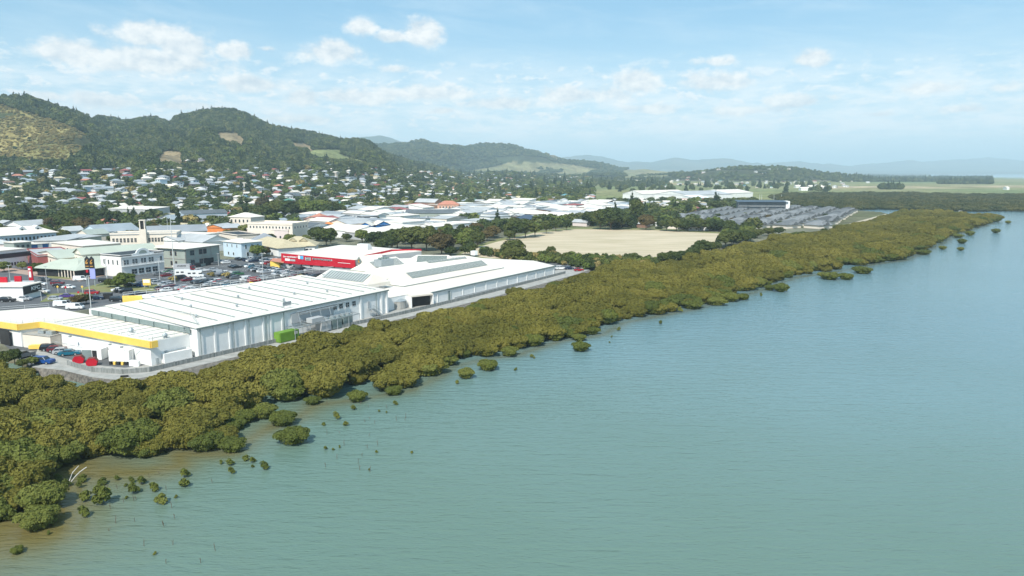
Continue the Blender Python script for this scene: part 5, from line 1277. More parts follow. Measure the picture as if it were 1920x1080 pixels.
o, A, B, C_, D_ = T("flat_roofed_building", (96, 455), (156, 462), 7.6, 18, 'flat', wm=M_CREAM, rm=M_WROOF, label="cream flat-roofed block with small square windows above the tavern"); windows(o, A, B, GZ + 4.4, 5, 1.4, 1.5, M_CREAM, .08, .7)
o, A, B, C_, D_ = T("grey_store", (73, 447), (122, 451), 6.5, 20, 'mono', 1.0, M_SAGE, M_LGREY, label="grey low-pitched storehouse with ribbed wall, left of the cream hall"); 
o, A, B, C_, D_ = T("grey_store", (124, 451), (163, 443), 7.2, 16, 'flat', wm=M_LGREY, rm=M_LGREY, label="light grey flat-roofed store with plain walls above the cream block")
o, A, B, C_, D_ = T("hotel_building", (-20, 444), (105, 435.5), 8.5, 16, 'hip', 4.0, M_LBLUE, M_WROOF, label="long white-roofed building with two dormers, far left", ov=1.2); windows(o, A, B, GZ + 5.2, 16, 1.2, 1.9, M_WHITE, .03, .97)
t_ = norm((B[0] - A[0], B[1] - A[1])); L_ = math.hypot(B[0] - A[0], B[1] - A[1]); nb_ = (-t_[1], t_[0])
for f in (.53, .77):
    q = MB(); c_ = add(add(A, t_, L_ * f), nb_, 3.4); roof_mesh(q, (add(c_, t_, -1.6), add(c_, t_, 1.6), add(add(c_, t_, 1.6), nb_, 4.0), add(add(c_, t_, -1.6), nb_, 4.0)), GZ + 11.6, 'gableP', 1.2, .2); q.box((*add(c_, nb_, 1), GZ + 9.5), (2.8, 2, 2.1), math.atan2(t_[1], t_[0])); dm = q.build("dormer", M_WHITE, o)
    q = MB(); q.box((*add(c_, nb_, -.05), GZ + 10.2), (1.0, .2, 1.2), math.atan2(t_[1], t_[0])); q.build("dormer_window", M_GLASS, dm, origin=tuple(o.location))
T("cottage_row", (8, 458), (24, 456), 6, 10, 'hip', 2, M_PINK, M_LGREY, label="pale pink walled cottage with a hip roof, far left of the shops", cat="house")
o, A, B, C_, D_ = T("gabled_shop", (110, 432), (126, 434), 6, 10, 'gableP', 2.6, M_WHITE, M_LGREY, label="white shop with a steep front gable below the dark grove", cat="shop"); windows(o, A, B, GZ + 2, 2, 1, 2.2)
o, A, B, C_, D_ = T("gabled_shop", (143, 438), (166, 440.5), 6, 12, 'gableP', 2.6, M_CREAM, M_SAGE, label="cream shop with a broad front gable below the dark grove", cat="shop"); windows(o, A, B, GZ + 2, 3, 1.4, 2.2)
T("long_gabled_store", (42, 424), (94, 420), 5.5, 16, 'gable', 3.2, M_WHITE, M_LGREY, label="long grey-roofed store with a white end gable, far left", cat="store")
T("long_roofed_hall", (186, 436), (262, 431), 6.5, 22, 'gable', 4.0, M_LBLUE, M_BLUEG, label="hall with a long blue-grey roof behind the cream tower hall", cat="hall")
T("long_roofed_hall", (276, 437), (388, 433), 6.0, 24, 'gable', 3.4, M_SAGE, M_GREY, label="hall with a long dark grey roof right of the slim tower", cat="hall")
o, A, B, C_, D_ = T("white_store", (310, 438), (386, 440), 6.5, 12, 'flat', wm=M_WHITE, rm=M_WROOF, label="white flat-roofed store right of the cream tower hall", cat="store"); windows(o, A, B, GZ + 2.5, 5, 2.2, 1.6)
o, A, B, C_, D_ = T("white_store", (334, 452), (376, 447), 6.0, 16, 'gable', 2.4, M_WHITE, M_LGREY, label="white-walled store with grey gabled roof behind the sage offices", cat="store")
o, A, B, C_, D_ = T("gabled_shed", (380, 455), (432, 450), 5.5, 22, 'gableP', 3.2, M_WHITE, M_LGREY, label="broad pale gabled shed left behind the pale blue building", cat="shed")
o, A, B, C_, D_ = T("peach_shop", (407, 437), (445, 442.5), 5.4, 14, 'flat', wm=M_CREAM, rm=M_BLACK, label="peach-coloured shop with a black flat roof", cat="shop", parapet=.5); windows(o, B, C_, GZ + 3, 2, 1.0, 1.0, M_CREAM)
o, A, B, C_, D_ = T("orange_shop", (403, 421), (419, 428), 6, 12, 'gableP', 1.5, M_ORANGE, M_LGREY, label="orange gabled shop at the left end of the orange row", cat="shop")
o, A, B, C_, D_ = T("orange_shop", (418, 427), (444, 423.5), 6, 14, 'gable', 2, M_ORANGE, M_LGREY, label="orange shop with a wide grey roof beside the cream theatre", cat="shop"); windows(o, A, B, GZ + 1.5, 2, 1.6, 2.0, M_ORANGE)
o, A, B, C_, D_ = T("theatre", (463, 430), (540, 432.5), 7.0, 12, 'flat', wm=M_PINK, rm=M_WROOF, label="long pale pink theatre block with a low front wing", cat="theatre", parapet=.6); windows(o, A, B, GZ + 2.0, 7, 1.4, 1.6, M_PINK, .2, .98)
o2, A, B, C_, D_ = T("theatre_hall", (464, 420), (548, 422), 10.5, 18, 'flat', wm=M_CREAM, rm=M_CREAM, label="tall cream hall with a row of square windows behind the pink theatre front", cat="theatre", parapet=.9); windows(o2, A, B, GZ + 8.0, 13, 1.1, 1.5, M_WHITE, .03, .97); windows(o2, B, C_, GZ + 8.0, 5, 1.1, 1.5, M_WHITE)
o, A, B, C_, D_ = T("square_building", (428, 407), (470, 408), 9.5, 16, 'hip', 3.0, M_CREAM, M_WROOF, label="square cream building with a white hip roof above the orange shop"); windows(o, A, B, GZ + 5.6, 5, 1.4, 2.4, M_WHITE)
o, A, B, C_, D_ = T("school_block", (342, 402), (426, 399), 6.5, 14, 'gable', 3, M_LBLUE, M_DGREY, label="long grey-roofed school block with a band of blue windows", cat="school"); windows(o, A, B, GZ + 3, 9, 4.0, 1.5, M_BLUE)
o, A, B, C_, D_ = T("school_block", (368, 411), (428, 408), 4.5, 12, 'gable', 2.6, M_CREAM, M_GREY, label="lower grey-roofed school block in front of the long one", cat="school"); windows(o, A, B, GZ + 1.4, 8, 2.2, 1.4, M_WHITE)
T("gabled_shed", (296, 409), (330, 411), 5, 14, 'gableP', 3, M_WHITE, M_BLUEG, label="white shed with a blue-grey gable left of the grey school blocks", cat="shed")
T("gabled_shed", (322, 413), (365, 410), 5, 16, 'gable', 3, M_WHITE, M_BLUEG, label="white shed with a long blue-grey roof near the grey school blocks", cat="shed")
T("sports_hall", (203, 391), (278, 393), 9.0, 24, 'mono', 1.5, M_LGREY, M_WROOF, label="big white-roofed sports hall above the dark grove", cat="hall")
o, A, B, C_, D_ = T("villa", (470, 455.5), (522, 466), 4.2, 14, 'hip', 3.6, M_WHITE, M_BEIGE, label="beige tiled villa right of the pale blue corner building", cat="house", ov=.9)
o, A, B, C_, D_ = T("villa", (520, 462), (590, 461), 4.2, 16, 'hip', 4.4, M_WHITE, M_BEIGE, label="large beige tiled villa with two dormers behind the red-fronted store", cat="house", ov=.9); windows(o, A, B, GZ + 1.2, 9, 1.6, 1.7, M_WHITE)
t_ = norm((B[0] - A[0], B[1] - A[1])); L_ = math.hypot(B[0] - A[0], B[1] - A[1]); nb_ = (-t_[1], t_[0])
for f in (.38, .68): q = MB(); c_ = add(add(A, t_, L_ * f), nb_, 3.0); roof_mesh(q, (add(c_, t_, -2), add(c_, t_, 2), add(add(c_, t_, 2), nb_, 5), add(add(c_, t_, -2), nb_, 5)), GZ + 6.6, 'gableP', 1.6, .3); q.build("dormer", M_BEIGE, o)
T("grey_villa", (488, 452), (522, 450), 4.5, 14, 'hip', 3.6, M_WHITE, M_GREY, label="grey hip-roofed villa above the smaller beige villa", cat="house")
T("pavilion", (572, 411), (603, 412), 4.5, 16, 'hip', 4.5, M_BROWN, M_TERRA, label="terracotta hip-roofed pavilion below the bright green trees", cat="pavilion", ov=1.0)
T("orange_roofed_shop", (586, 425), (608, 424.5), 5, 8, 'gable', 1.8, M_WHITE, M_ORANGE, label="white shop with an orange roof, left one of the orange pair", cat="shop"); T("orange_roofed_shop", (609, 423.5), (631, 422.5), 5.4, 8, 'hip', 2.2, M_ORANGE, M_ORANGE, label="orange shop with an orange roof, right one of the orange pair", cat="shop")
T("blue_gabled_shop", (674, 424), (696, 424), 5, 12, 'gableP', 2.6, M_BLUE, M_WROOF, label="shop with a blue front gable, the left of two", cat="shop"); T("blue_gabled_shop", (706, 422), (732, 421), 5, 12, 'gableP', 2.6, M_BLUE, M_WROOF, label="shop with a blue front gable, the right of two", cat="shop")
o, A, B, C_, D_ = T("dark_glass_office", (680, 406), (708, 405), 8, 12, 'flat', wm=M_DGREY, rm=M_LGREY, label="dark glass-fronted office among white roofs"); windows(o, A, B, GZ + 4.5, 6, 2.0, 2.2, M_GREY)
o, A, B, C_, D_ = T("brick_church", (778, 379), (815, 380), 8, 14, 'gable', 4, M_BROWN, M_LGREY, label="brick church with a long pale roof left of the peach mansion", cat="church"); windows(o, A, B, GZ + 2, 5, 1.8, 3.4, M_WHITE)
o, A, B, C_, D_ = T("peach_mansion", (820, 384), (860, 384), 8, 14, 'hip', 4, mat("peach_wall", (.72, .42, .30), None, .3, .7), M_TERRA, label="peach mansion with a terracotta roof right of the brick church", cat="building"); windows(o, A, B, GZ + 4.5, 6, 1.6, 2.0, M_WHITE); windows(o, A, B, GZ + .8, 6, 1.6, 2.2, M_WHITE)
o, A, B, C_, D_ = T("long_dark_store", (760, 400), (860, 400), 6, 20, 'gable', 3, M_SAGE, M_DGREY, label="long store with a charcoal roof below the peach mansion", cat="store")
T("blue_roofed_villa", (962, 411), (1000, 412.5), 5, 14, 'hip', 3.6, M_WHITE, mat("navy_roof", (.06, .09, .14), None, .3, .6), label="white villa with a navy hip roof above the trees left of the field", cat="house")
T("low_white_store", (918, 407), (958, 405), 6, 14, 'flat', wm=M_WHITE, rm=M_LGREY, label="white store with three dark windows left of the navy-roofed villa", cat="store")
# the three-storey dark building with a white end, and the white sheds by the river
o, A, B, C_, D_ = T("apartment_block", (1386, 378.5), (1474, 379), 11, 18, 'mono', 1.2, M_DGREY, mat("dark_blue_roof", (.07, .10, .13), None, .2, .5), label="long dark three-storey block with balconies above the grey roofs", ov=2.0, cat="apartment block")
for i in range(5):
    for zz in (.6, 4.0, 7.4): windows(o, A, B, GZ + zz, 1, 11, 2.2, M_WHITE, i * .195 + .01, i * .195 + .18)
q = MB(); t_ = norm((B[0] - A[0], B[1] - A[1])); q.prism([add(B, t_, .1), add(B, t_, 4), add(add(B, t_, 4), (-t_[1], t_[0]), 15), add(add(B, t_, .1), (-t_[1], t_[0]), 15)], GZ, GZ + 12); q.build("end_wall", M_WHITE, o)
for i, (a_, c_, h_, dp, nm_) in enumerate((((1205, 364), (1290, 362), 9, 45, "left"), ((1290, 366), (1372, 364), 9, 70, "middle"), ((1360, 362.5), (1412, 361), 9, 60, "right"))):
    T("industrial_shed", a_, c_, h_, dp, 'gable', 5, M_WHITE, M_WROOF if i != 1 else M_LGREY, label=f"huge white industrial shed by the river, {nm_} of the three", cat="shed", group="white industrial sheds by the river")
o, A, B, C_, D_ = T("boat_showroom", (1300, 371), (1332, 370.5), 7, 26, 'mono', 3, M_WHITE, M_WHITE, label="white showroom with a blue and red front among the river sheds", cat="showroom")
for f0, f1, m_ in ((.1, .5, M_CYAN), (.5, .9, M_RED)): q = MB(); L_ = math.hypot(B[0] - A[0], B[1] - A[1]); t_ = norm((B[0] - A[0], B[1] - A[1])); q.bar((*add(add(A, t_, L_ * f0), (0, -.3)), GZ + 3), (*add(add(A, t_, L_ * f1), (0, -.3)), GZ + 3), .3, 3); q.build("front_panel", m_, o)

# fast-food restaurant with black and red signs on the far left
o, A, B, C_, D_ = T("restaurant", (-60, 538), (42, 538), 4.6, 9, 'flat', wm=M_WHITE, rm=M_WROOF, label="white flat-roofed restaurant with a black sign band, far left", cat="restaurant")
t_ = norm((B[0] - A[0], B[1] - A[1])); L_ = math.hypot(B[0] - A[0], B[1] - A[1])
q = MB(); s0 = add(B, (.22, .1)); s1 = add(C_, (.22, .3)); q.bar((*s0, GZ + 1.9), (*s1, GZ + 1.9), .3, 2.9); ob_ = q.build("sign_band", M_BLACK, o)
text_mesh("KFC", 1.7, M_WHITE, o, (*add(add(s0, norm((s1[0] - s0[0], s1[1] - s0[1])), 3.3), (.45, -.1)), GZ + 2.9), math.atan2(s1[1] - s0[1], s1[0] - s0[0]), width=4.6, bold=.04)
q = MB(); q.prism([W(20, 555, GZ), W(66, 556, GZ), W(66, 544, GZ), W(22, 544, GZ)], GZ + 2.9, GZ + 3.6, bottom=True); q.build("canopy", M_LGREY, o)
q = MB(); q.prism([W(24, 552, GZ), W(58, 553, GZ), W(58, 549, GZ), W(24, 549, GZ)], GZ, GZ + 2.9); q.build("drive_through", M_BLACK, o)
q = MB(); q.bar((*W(61, 556, GZ), GZ), (*W(72, 555, GZ), GZ), .3, 3.9); q.build("side_screen", M_LGREY, o)
for px0, px1, py in ((-10, 14, 529), (28, 41, 527)): q = MB(); q.bar((*W(px0, py, GZ + 5), GZ + 4.8), (*W(px1, py, GZ + 5), GZ + 4.8), .5, 2.0); q.build("red_panel", M_RED, o)
p = W(59.5, 531); o = thing("sign_pylon", (*p, GZ), label="tall red restaurant sign pylon, far left of the photo", cat="sign"); q = MB(); q.box((*p, GZ), (1.5, .5, 6.6), .1); q.build("panel", M_RED, o); q = MB(); q.box((p[0] - .1, p[1] - .3, GZ + 2.4), (.8, .1, 2.3), .1); q.box((p[0] - .2, p[1] - .3, GZ + 5.2), (.9, .1, .7), .1); q.build("emblem", M_WHITE, o)
q = MB(); pts_ = [W(a_, b_) for a_, b_ in ((-30, 556), (0, 558), (22, 562), (44, 566))]
for p0, p1 in zip(pts_[:-1], pts_[1:]): q.bar((*p0, GZ), (*p1, GZ), .2, 1.0)
tag(q.build("boundary_wall", M_WHITE, origin=(*pts_[0], GZ)), label="low white wall in front of the far-left restaurant", cat="wall")
# shop pylon with two diamond-topped black panels
p = W(172, 537); o = thing("sign_pylon", (*p, GZ), label="tall black pylon sign with two gold emblems over a lilac panel", cat="sign")
q = MB(); 
for dx in (-1.6, 1.4): q.box((p[0] + dx, p[1], GZ), (.3, .3, 4.0), 0)
q.build("post", M_STEEL, o)
for i, dx in enumerate((-1.75, 0.15)):
    q = MB(); x0 = p[0] + dx; w_ = 1.75
    pp_ = [(0, 7.0), (w_, 7.0), (w_, 10.6), (w_ / 2, 11.6), (0, 10.6)]
    for k in (0, 1): y_ = p[1] - .2 + k * .4 - i * .3; q.poly([(x0 + a, y_, GZ + z) for a, z in (pp_ if k == 0 else pp_[::-1])])
    for (a0, z0_), (a1, z1_) in zip(pp_, pp_[1:] + pp_[:1]): q.poly([(x0 + a0, p[1] - .2 - i * .3, GZ + z0_), (x0 + a0, p[1] + .2 - i * .3, GZ + z0_), (x0 + a1, p[1] + .2 - i * .3, GZ + z1_), (x0 + a1, p[1] - .2 - i * .3, GZ + z1_)])
    pn = q.build("black_panel", M_BLACK, o)
    q = MB(); y_ = p[1] - .32 - i * .3; cx = x0 + w_ / 2
    for (a0, z0_), (a1, z1_) in (((.35, 10.3), (-.3, 9.5)), ((-.3, 9.5), (-.4, 8.8)), ((-.4, 8.8), (.2, 8.7)), ((.2, 8.7), (.3, 9.3)), ((.3, 9.3), (-.1, 9.3))): q.tube((cx + a0, y_, GZ + z0_), (cx + a1, y_, GZ + z1_), .13, n=5)
    q.bar((cx - .6, y_, GZ + 7.7), (cx + .6, y_, GZ + 7.7), .1, .2); q.build("emblem", M_GOLD, pn, origin=tuple(o.location))
q = MB(); q.box((p[0] + 1.0, p[1] - .3, GZ + 3.0), (2.0, .3, 4.0), 0); q.build("lower_panel", M_SIGNB, o)
q = MB(); q.box((p[0] - 1.0, p[1] - .3, GZ + 5.4), (.8, .3, 1.1), 0); q.build("side_panel", M_RED, o)
# advertising board, small road signs, bollard blocks
p = W(276, 541); o = thing("advertising_board", (*p, GZ), label="yellow and white advertising board on two legs in the car park", cat="sign")
q = MB(); q.box((*p, GZ + 1.2), (2.8, .15, 2.4), .1); q.build("board", M_YEL, o); q = MB(); q.box((p[0], p[1] - .1, GZ + 2.2), (2.3, .12, 1.2), .1); q.build("picture", M_WHITE, o)
for dx in (-1, 1): q = MB(); q.tube((p[0] + dx, p[1], GZ), (p[0] + dx, p[1], GZ + 1.3), .07); q.build("leg", M_STEEL, o)
for (px, py, m_, lab) in ((109, 549, M_YEL, "yellow diamond road sign on the verge, left one"), (155, 549, M_YEL, "yellow road sign on a white post by the junction"), (124, 550, M_RED, "small red and white sign at the car park entrance"), (148, 560, M_RED, "red round sign above the low bush by the road")):
    p = W(px, py); o = thing("road_sign", (*p, GZ), label=lab, cat="road sign"); q = MB(); q.tube((*p, GZ), (*p, GZ + 2.2), .06); q.build("post", M_WHITE, o)
    q = MB(); q.poly([(p[0] - .45, p[1] - .08, GZ + 2.2), (p[0], p[1] - .08, GZ + 1.75), (p[0] + .45, p[1] - .08, GZ + 2.2), (p[0], p[1] - .08, GZ + 2.7)]); q.poly([(p[0] - .45, p[1] + .02, GZ + 2.2), (p[0], p[1] + .02, GZ + 2.7), (p[0] + .45, p[1] + .02, GZ + 2.2), (p[0], p[1] + .02, GZ + 1.75)]); q.build("plate", m_, o)
for (px, py, lab) in ((203, 560, "black box kiosk by the flower bed at the road"),):
    p = W(px, py); q = MB(); q.box((*p, GZ), (2.6, 1.4, 1.8), .1); q.box((*p, GZ + 1.8), (2.8, 1.6, .15), .1); tag(q.build("kiosk", M_BLACK, origin=(*p, GZ)), label=lab, cat="kiosk")
p = W(498, 474); q = MB(); q.tube((*p, GZ), (*p, GZ + 1.2), .12); q.tube((p[0], p[1] - .15, GZ + 1.9), (p[0], p[1] + .15, GZ + 1.9), .9, n=14); tag(q.build("round_sign", M_ORANGE, origin=(*p, GZ)), label="round orange-red sign across the street from the red-fronted store", cat="sign")
p = W(509, 505); o = thing("yellow_shop", (*p, GZ), label="small yellow shop under a pink awning left of the red-fronted store", cat="shop")
p = (W(522, 500)[0], W(522, 500)[1]); o.location = (*p, GZ); q = MB(); q.box((*p, GZ), (5, 5, 2.6), rzR); q.build("wall", M_YEL, o); q = MB(); q.poly([(*W(506, 490, GZ + 2.6), GZ + 2.8), (*W(532, 494, GZ + 2.6), GZ + 2.8), (*W(532, 485, GZ + 3.6), GZ + 3.6), (*W(512, 484, GZ + 3.6), GZ + 3.6)]); q.build("awning", M_TERRA, o)

# street and car-park light poles (base px, top py)
def pole(px, py, top, lab, r=.13):
    x, y = W(px, py); lo, hi = 2, 30
    for _ in range(40):
        m_ = (lo + hi) / 2
        if P(x, y, GZ + m_)[1] > top: lo = m_
        else: hi = m_
    o = thing("light_pole", (x, y, GZ), label=lab, cat="light pole", group="light poles in the car park and street"); b = MB(); b.tube((x, y, GZ), (x, y, GZ + lo), r, r * .6, 8); b.build("mast", M_RAIL, o)
    b = MB(); b.box((x, y, GZ + lo), (1.1, .35, .2), .5); b.build("lamp_head", M_LGREY, o)
pole(171, 578, 518, "white light pole behind the left end of the yellow-trimmed store", .17)
pole(329, 540, 400, "tallest light pole, rising between hotel and sage office block", .17)
pole(300, 525, 486, "light pole in front of the white arched hotel")
pole(494, 532, 476, "light pole left of the red-fronted store, behind the ribbed roof")
pole(410, 498, 476, "light pole at the right corner of the sage office block")
pole(317, 463, 405, "very tall pole beside the slim cream tower", .15)
pole(363, 500, 485, "short light pole before the sage office block", .1)
pole(89, 541, 500, "light pole on the verge by the tavern lawn", .1); pole(19, 527, 498, "light pole behind the far-left restaurant", .1); pole(78, 564, 545, "short light pole beside the restaurant side screen", .1); pole(201, 526, 486, "grey lattice pole left of the dark cypress", .22)
for i, px in enumerate((1424, 1428, 1451, 1465)): pole(px, 374.5, 365, f"floodlight mast by the river sheds, {['first', 'second', 'third', 'fourth'][i]} from the left", .3)

# ------------------------------------------------------------------ vehicles
def loft(b, prof, ys, mi=0, taper=None):
    """side profile (x,z) closed; extruded between -ys and ys with the upper points pulled in"""
    n = len(prof)
    def at(sy): return [(x, sy * (ys - (taper or 0) * max(0, (z - .85))), z) for x, z in prof]
    L_, R_ = at(1), at(-1)
    b.poly(L_, mi); b.poly(R_[::-1], mi)
    for i in range(n): j = (i + 1) % n; b.poly([L_[i], R_[i], R_[j], L_[j]], mi)
def vmesh(nm, b, mats):
    me = bpy.data.meshes.new(nm); me.from_pydata(b.v, [], b.f)
    for m_ in mats: me.materials.append(m_)
    bm = bmesh.new(); bm.from_mesh(me); bmesh.ops.recalc_face_normals(bm, faces=bm.faces); bm.to_mesh(me); bm.free(); return me
def paint(nm, c): 
    m_ = mat(nm, c, tuple(v * .92 for v in c), .5, .28, spec=.35); return m_
PAINT = {"white": paint("car_white", (.78, .78, .77)), "silver": paint("car_silver", (.42, .44, .46)), "grey": paint("car_grey", (.15, .16, .17)), "black": paint("car_black", (.02, .021, .024)),
         "dark blue": paint("car_navy", (.012, .022, .055)), "blue": paint("car_blue", (.015, .07, .25)), "red": paint("car_red", (.34, .018, .025)), "maroon": paint("car_maroon", (.16, .02, .03)), "teal": paint("car_teal", (.012, .13, .20)),
         "purple": paint("car_purple", (.09, .05, .24)), "yellow": paint("car_yellow", (.75, .45, .05)), "green": paint("car_green", (.05, .16, .07)), "orange": paint("car_orange", (.70, .22, .03))}
CARP = {
 "hatchback": (dict(L=4.1, low=[(-2.0, .3), (2.05, .3), (2.08, .7), (1.95, .88), (1.05, .98), (-1.98, 1.0), (-2.05, .7)], cab=[(1.05, .96), (.35, 1.46), (-1.45, 1.48), (-1.95, .98)]), 1.22),
 "sedan": (dict(L=4.6, low=[(-2.3, .3), (2.3, .3), (2.33, .68), (2.2, .84), (1.1, .95), (-1.5, .98), (-2.28, .92), (-2.32, .6)], cab=[(1.15, .93), (.4, 1.40), (-1.0, 1.42), (-1.75, .96)]), 1.3),
 "SUV": (dict(L=4.7, low=[(-2.3, .35), (2.3, .35), (2.35, .8), (2.2, 1.05), (1.1, 1.12), (-2.25, 1.15), (-2.34, .7)], cab=[(1.15, 1.1), (.5, 1.72), (-2.0, 1.74), (-2.25, 1.13)]), 1.35),
 "van": (dict(L=5.1, low=[(-2.5, .35), (2.5, .35), (2.52, .85), (2.2, 1.2), (-2.5, 1.2)], cab=[(2.2, 1.18), (1.5, 2.0), (-2.4, 2.05), (-2.5, 1.18)]), 1.5),
 "pickup": (dict(L=5.2, low=[(-2.6, .4), (2.6, .4), (2.62, .85), (2.45, 1.05), (1.3, 1.12), (-2.6, 1.15)], cab=[(1.3, 1.1), (.7, 1.72), (-.7, 1.74), (-.95, 1.13)]), 1.5)}
VM = {}
for kd, (d_, wb) in CARP.items():
    b = MB(); loft(b, d_['low'], .88, 0, .05)
    c_ = d_['cab']; top = [(c_[0][0] - .1, c_[0][1]), (c_[1][0], c_[1][1]), (c_[2][0], c_[2][1]), (c_[3][0] + .05, c_[3][1])]
    loft(b, [(c_[1][0] + .03, c_[1][1] - .07), (c_[1][0], c_[1][1]), (c_[2][0], c_[2][1]), (c_[2][0] - .03, c_[2][1] - .07)], .88, 0, .26)       # roof skin
    for f in (0.02, .5, .97):   # pillars
        x0 = c_[0][0] + (c_[3][0] - c_[0][0]) * f; x1 = c_[1][0] + (c_[2][0] - c_[1][0]) * f
        for s in (-1, 1): b.tube((x0, s * .86, c_[0][1] - .02), (x1, s * (.88 - .26 * (c_[1][1] - .85)), c_[1][1] - .03), .045, n=4)
    if kd == 'van': loft(b, [(.4, 1.2), (.4, 1.98), (-2.38, 2.0), (-2.45, 1.2)], .885, 0, .2)
    body = vmesh("body", b, [PAINT["white"]])
    b = MB(); loft(b, [(c_[0][0], c_[0][1]), (c_[1][0], c_[1][1] - .05), (c_[2][0], c_[2][1] - .05), (c_[3][0], c_[3][1])], .86, 0, .24); glass = vmesh("cabin_glass", b, [M_GLASS])
    b = MB()
    for x in (-wb, wb):
        for s in (-1, 1): b.tube((x, s * .68, .33), (x, s * .9, .33), .33, n=12)
    wh = []
    for x in (-wb, wb):
        for s in (-1, 1):
            q = MB(); q.tube((0, s * -.12, 0), (0, s * .12, 0), .33, n=12, mi=0); q.tube((0, s * .1, 0), (0, s * .13, 0), .2, n=10, mi=1)
            me = bpy.data.meshes.new("wheel"); me.from_pydata(q.v, [], q.f); me.materials.append(M_BLACK); me.materials.append(M_STEEL); me.polygons.foreach_set('material_index', q.mi); wh.append((me, (x, s * .80, .33)))
    VM[kd] = (body, glass, wh)
    q = MB()
    q.box((d_['low'][2][0] - .1, 0, .62), (.14, .34, .16), 0)
    VM[kd] += (vmesh("headlight", q, [M_RAIL]),)
def car(kind, colour, x, y, rz, label=None, auto=None, group=None, z=None, parts=True, nm=None):
    o = thing(nm or {"van": "parked_van", "pickup": "parked_pickup"}.get(kind, "parked_car"), (x, y, GZ + .03 if z is None else z), rz, cat={"van": "van", "pickup": "pickup"}.get(kind, "car"), group=group, label=label, auto=auto)
    bd, gl, wh, hl = VM[kind]
    child("body", bd, o, mats=[PAINT[colour]]); child("cabin_glass", gl, o)
    if parts:
        for me, lc in wh: child("wheel", me, o, lc)
        [child("headlight", hl, o, (0, s_ * .6, 0)) for s_ in (-1, 1)]
    return o
def campervan(px, py, rz, lab):
    x, y = W(px, py); o = thing("campervan", (x, y, GZ + .03), rz, label=lab, cat="campervan", group="campervans in the car park")
    b = MB(); loft(b, [(-3.4, .45), (3.2, .45), (3.3, 1.0), (2.5, 1.45), (2.3, 2.0), (2.7, 2.3), (2.6, 2.85), (-3.4, 2.9)], 1.08, 0, .03); child("body", vmesh("body", b, [PAINT["white"]]), o)
    b = MB(); loft(b, [(2.55, 1.4), (2.32, 1.95), (1.4, 1.95), (1.4, 1.4)], 1.1, 0, .03)
    child("windscreen", vmesh("windscreen", b, [M_GLASS]), o)
    for x_ in (-2.2, -.4):
        for s in (-1, 1): b = MB(); b.box((0, 0, 0), (1.1, .06, .55), 0); child("window", vmesh("window", b, [M_GLASS]), o, (x_, s * 1.09, 1.6))
    for x_ in (-1.9, 2.1):
        for s in (-1, 1): b = MB(); b.tube((0, -s * .1, 0), (0, s * .15, 0), .36, n=12); child("wheel", vmesh("wheel", b, [M_BLACK]), o, (x_, s * .95, .36))
def truck(px, py, rz, lab, boxm, cabm, nm="box_truck", L=6.5, word=None):
    x, y = W(px, py); o = thing(nm, (x, y, GZ + .03), rz, label=lab, cat="truck")
    b = MB(); b.box((-1.0, 0, .9), (L - 2.0, 2.3, 2.2), 0); b.box((-1.0, 0, .55), (L - 1.8, 1.0, .35), 0); child("cargo_box", vmesh("cargo_box", b, [boxm]), o)
    b = MB(); loft(b, [(L / 2 - 1.9, .5), (L / 2, .5), (L / 2, 1.3), (L / 2 - .3, 2.2), (L / 2 - 1.9, 2.3)], 1.05, 0, .05); child("cab", vmesh("cab", b, [cabm]), o)
    b = MB(); loft(b, [(L / 2 - 1.3, 1.35), (L / 2 + .02, 1.35), (L / 2 - .24, 2.05), (L / 2 - 1.3, 2.1)], 1.07, 0, .05); child("cab_glass", vmesh("cab_glass", b, [M_GLASS]), o)
    for x_ in (-L / 2 + 1.0, L / 2 - 1.0):
        for s in (-1, 1): b = MB(); b.tube((0, -s * .1, 0), (0, s * .15, 0), .42, n=12); child("wheel", vmesh("wheel", b, [M_BLACK]), o, (x_, s * .95, .42))
    return o
aR = math.atan2(dRow[1], dRow[0]); aC = math.atan2(dCar[1], dCar[0])
GY = "cars parked in the yard of the yellow-trimmed store"
ay = .35
for px, py, kd, cl, lab in ((96, 657, "SUV", "black", "black car nearest the yellow skip in the yard row"), (107, 659, "hatchback", "maroon", "dark red hatchback second in the yard row"), (118, 663, "hatchback", "silver", "silver hatchback third in the yard row"), (131, 666, "sedan", "teal", "teal blue sedan at the near end of the yard row"), (82, 682, "SUV", "blue", "bright blue car parked alone at the mangrove edge"), (44, 671, "SUV", "grey", "dark grey car half hidden behind bushes at the yard edge")):
    x, y = W(px, py); car(kd, cl, x, y, ay if px > 90 else (-.1 if px > 60 else 1.2), label=lab, group=GY)
car("SUV", "silver", *W(864, 554.5), rzD, label="silver car beside the long mall wall, left of the pair"); car("hatchback", "black", *W(880, 551), rzD, label="black car beside the long mall wall, right of the pair")
for px, py, kd, cl, lab in ((1051, 505.5, "SUV", "white", "white car at the far corner of the mall"), (1056, 505, "hatchback", "grey", "grey car between white and blue cars at the mall's far corner"), (1067, 505.5, "hatchback", "dark blue", "dark blue car at the far corner of the mall"), (1085, 508.5, "hatchback", "red", "red car half hidden by mangroves at the path's far end")): car(kd, cl, *W(px, py), .3, label=lab)
def bigvan(px, py, a, lab, cl="white"): x, y = W(px, py); car("van", cl, x, y, a, label=lab)
bigvan(151, 526.5, .28, "white minibus driving past the tavern lawn"); bigvan(117, 575, .15, "white van behind the roof edge of the yellow-trimmed store, left one"); bigvan(141, 580, .15, "white van behind the roof edge of the yellow-trimmed store, right one")
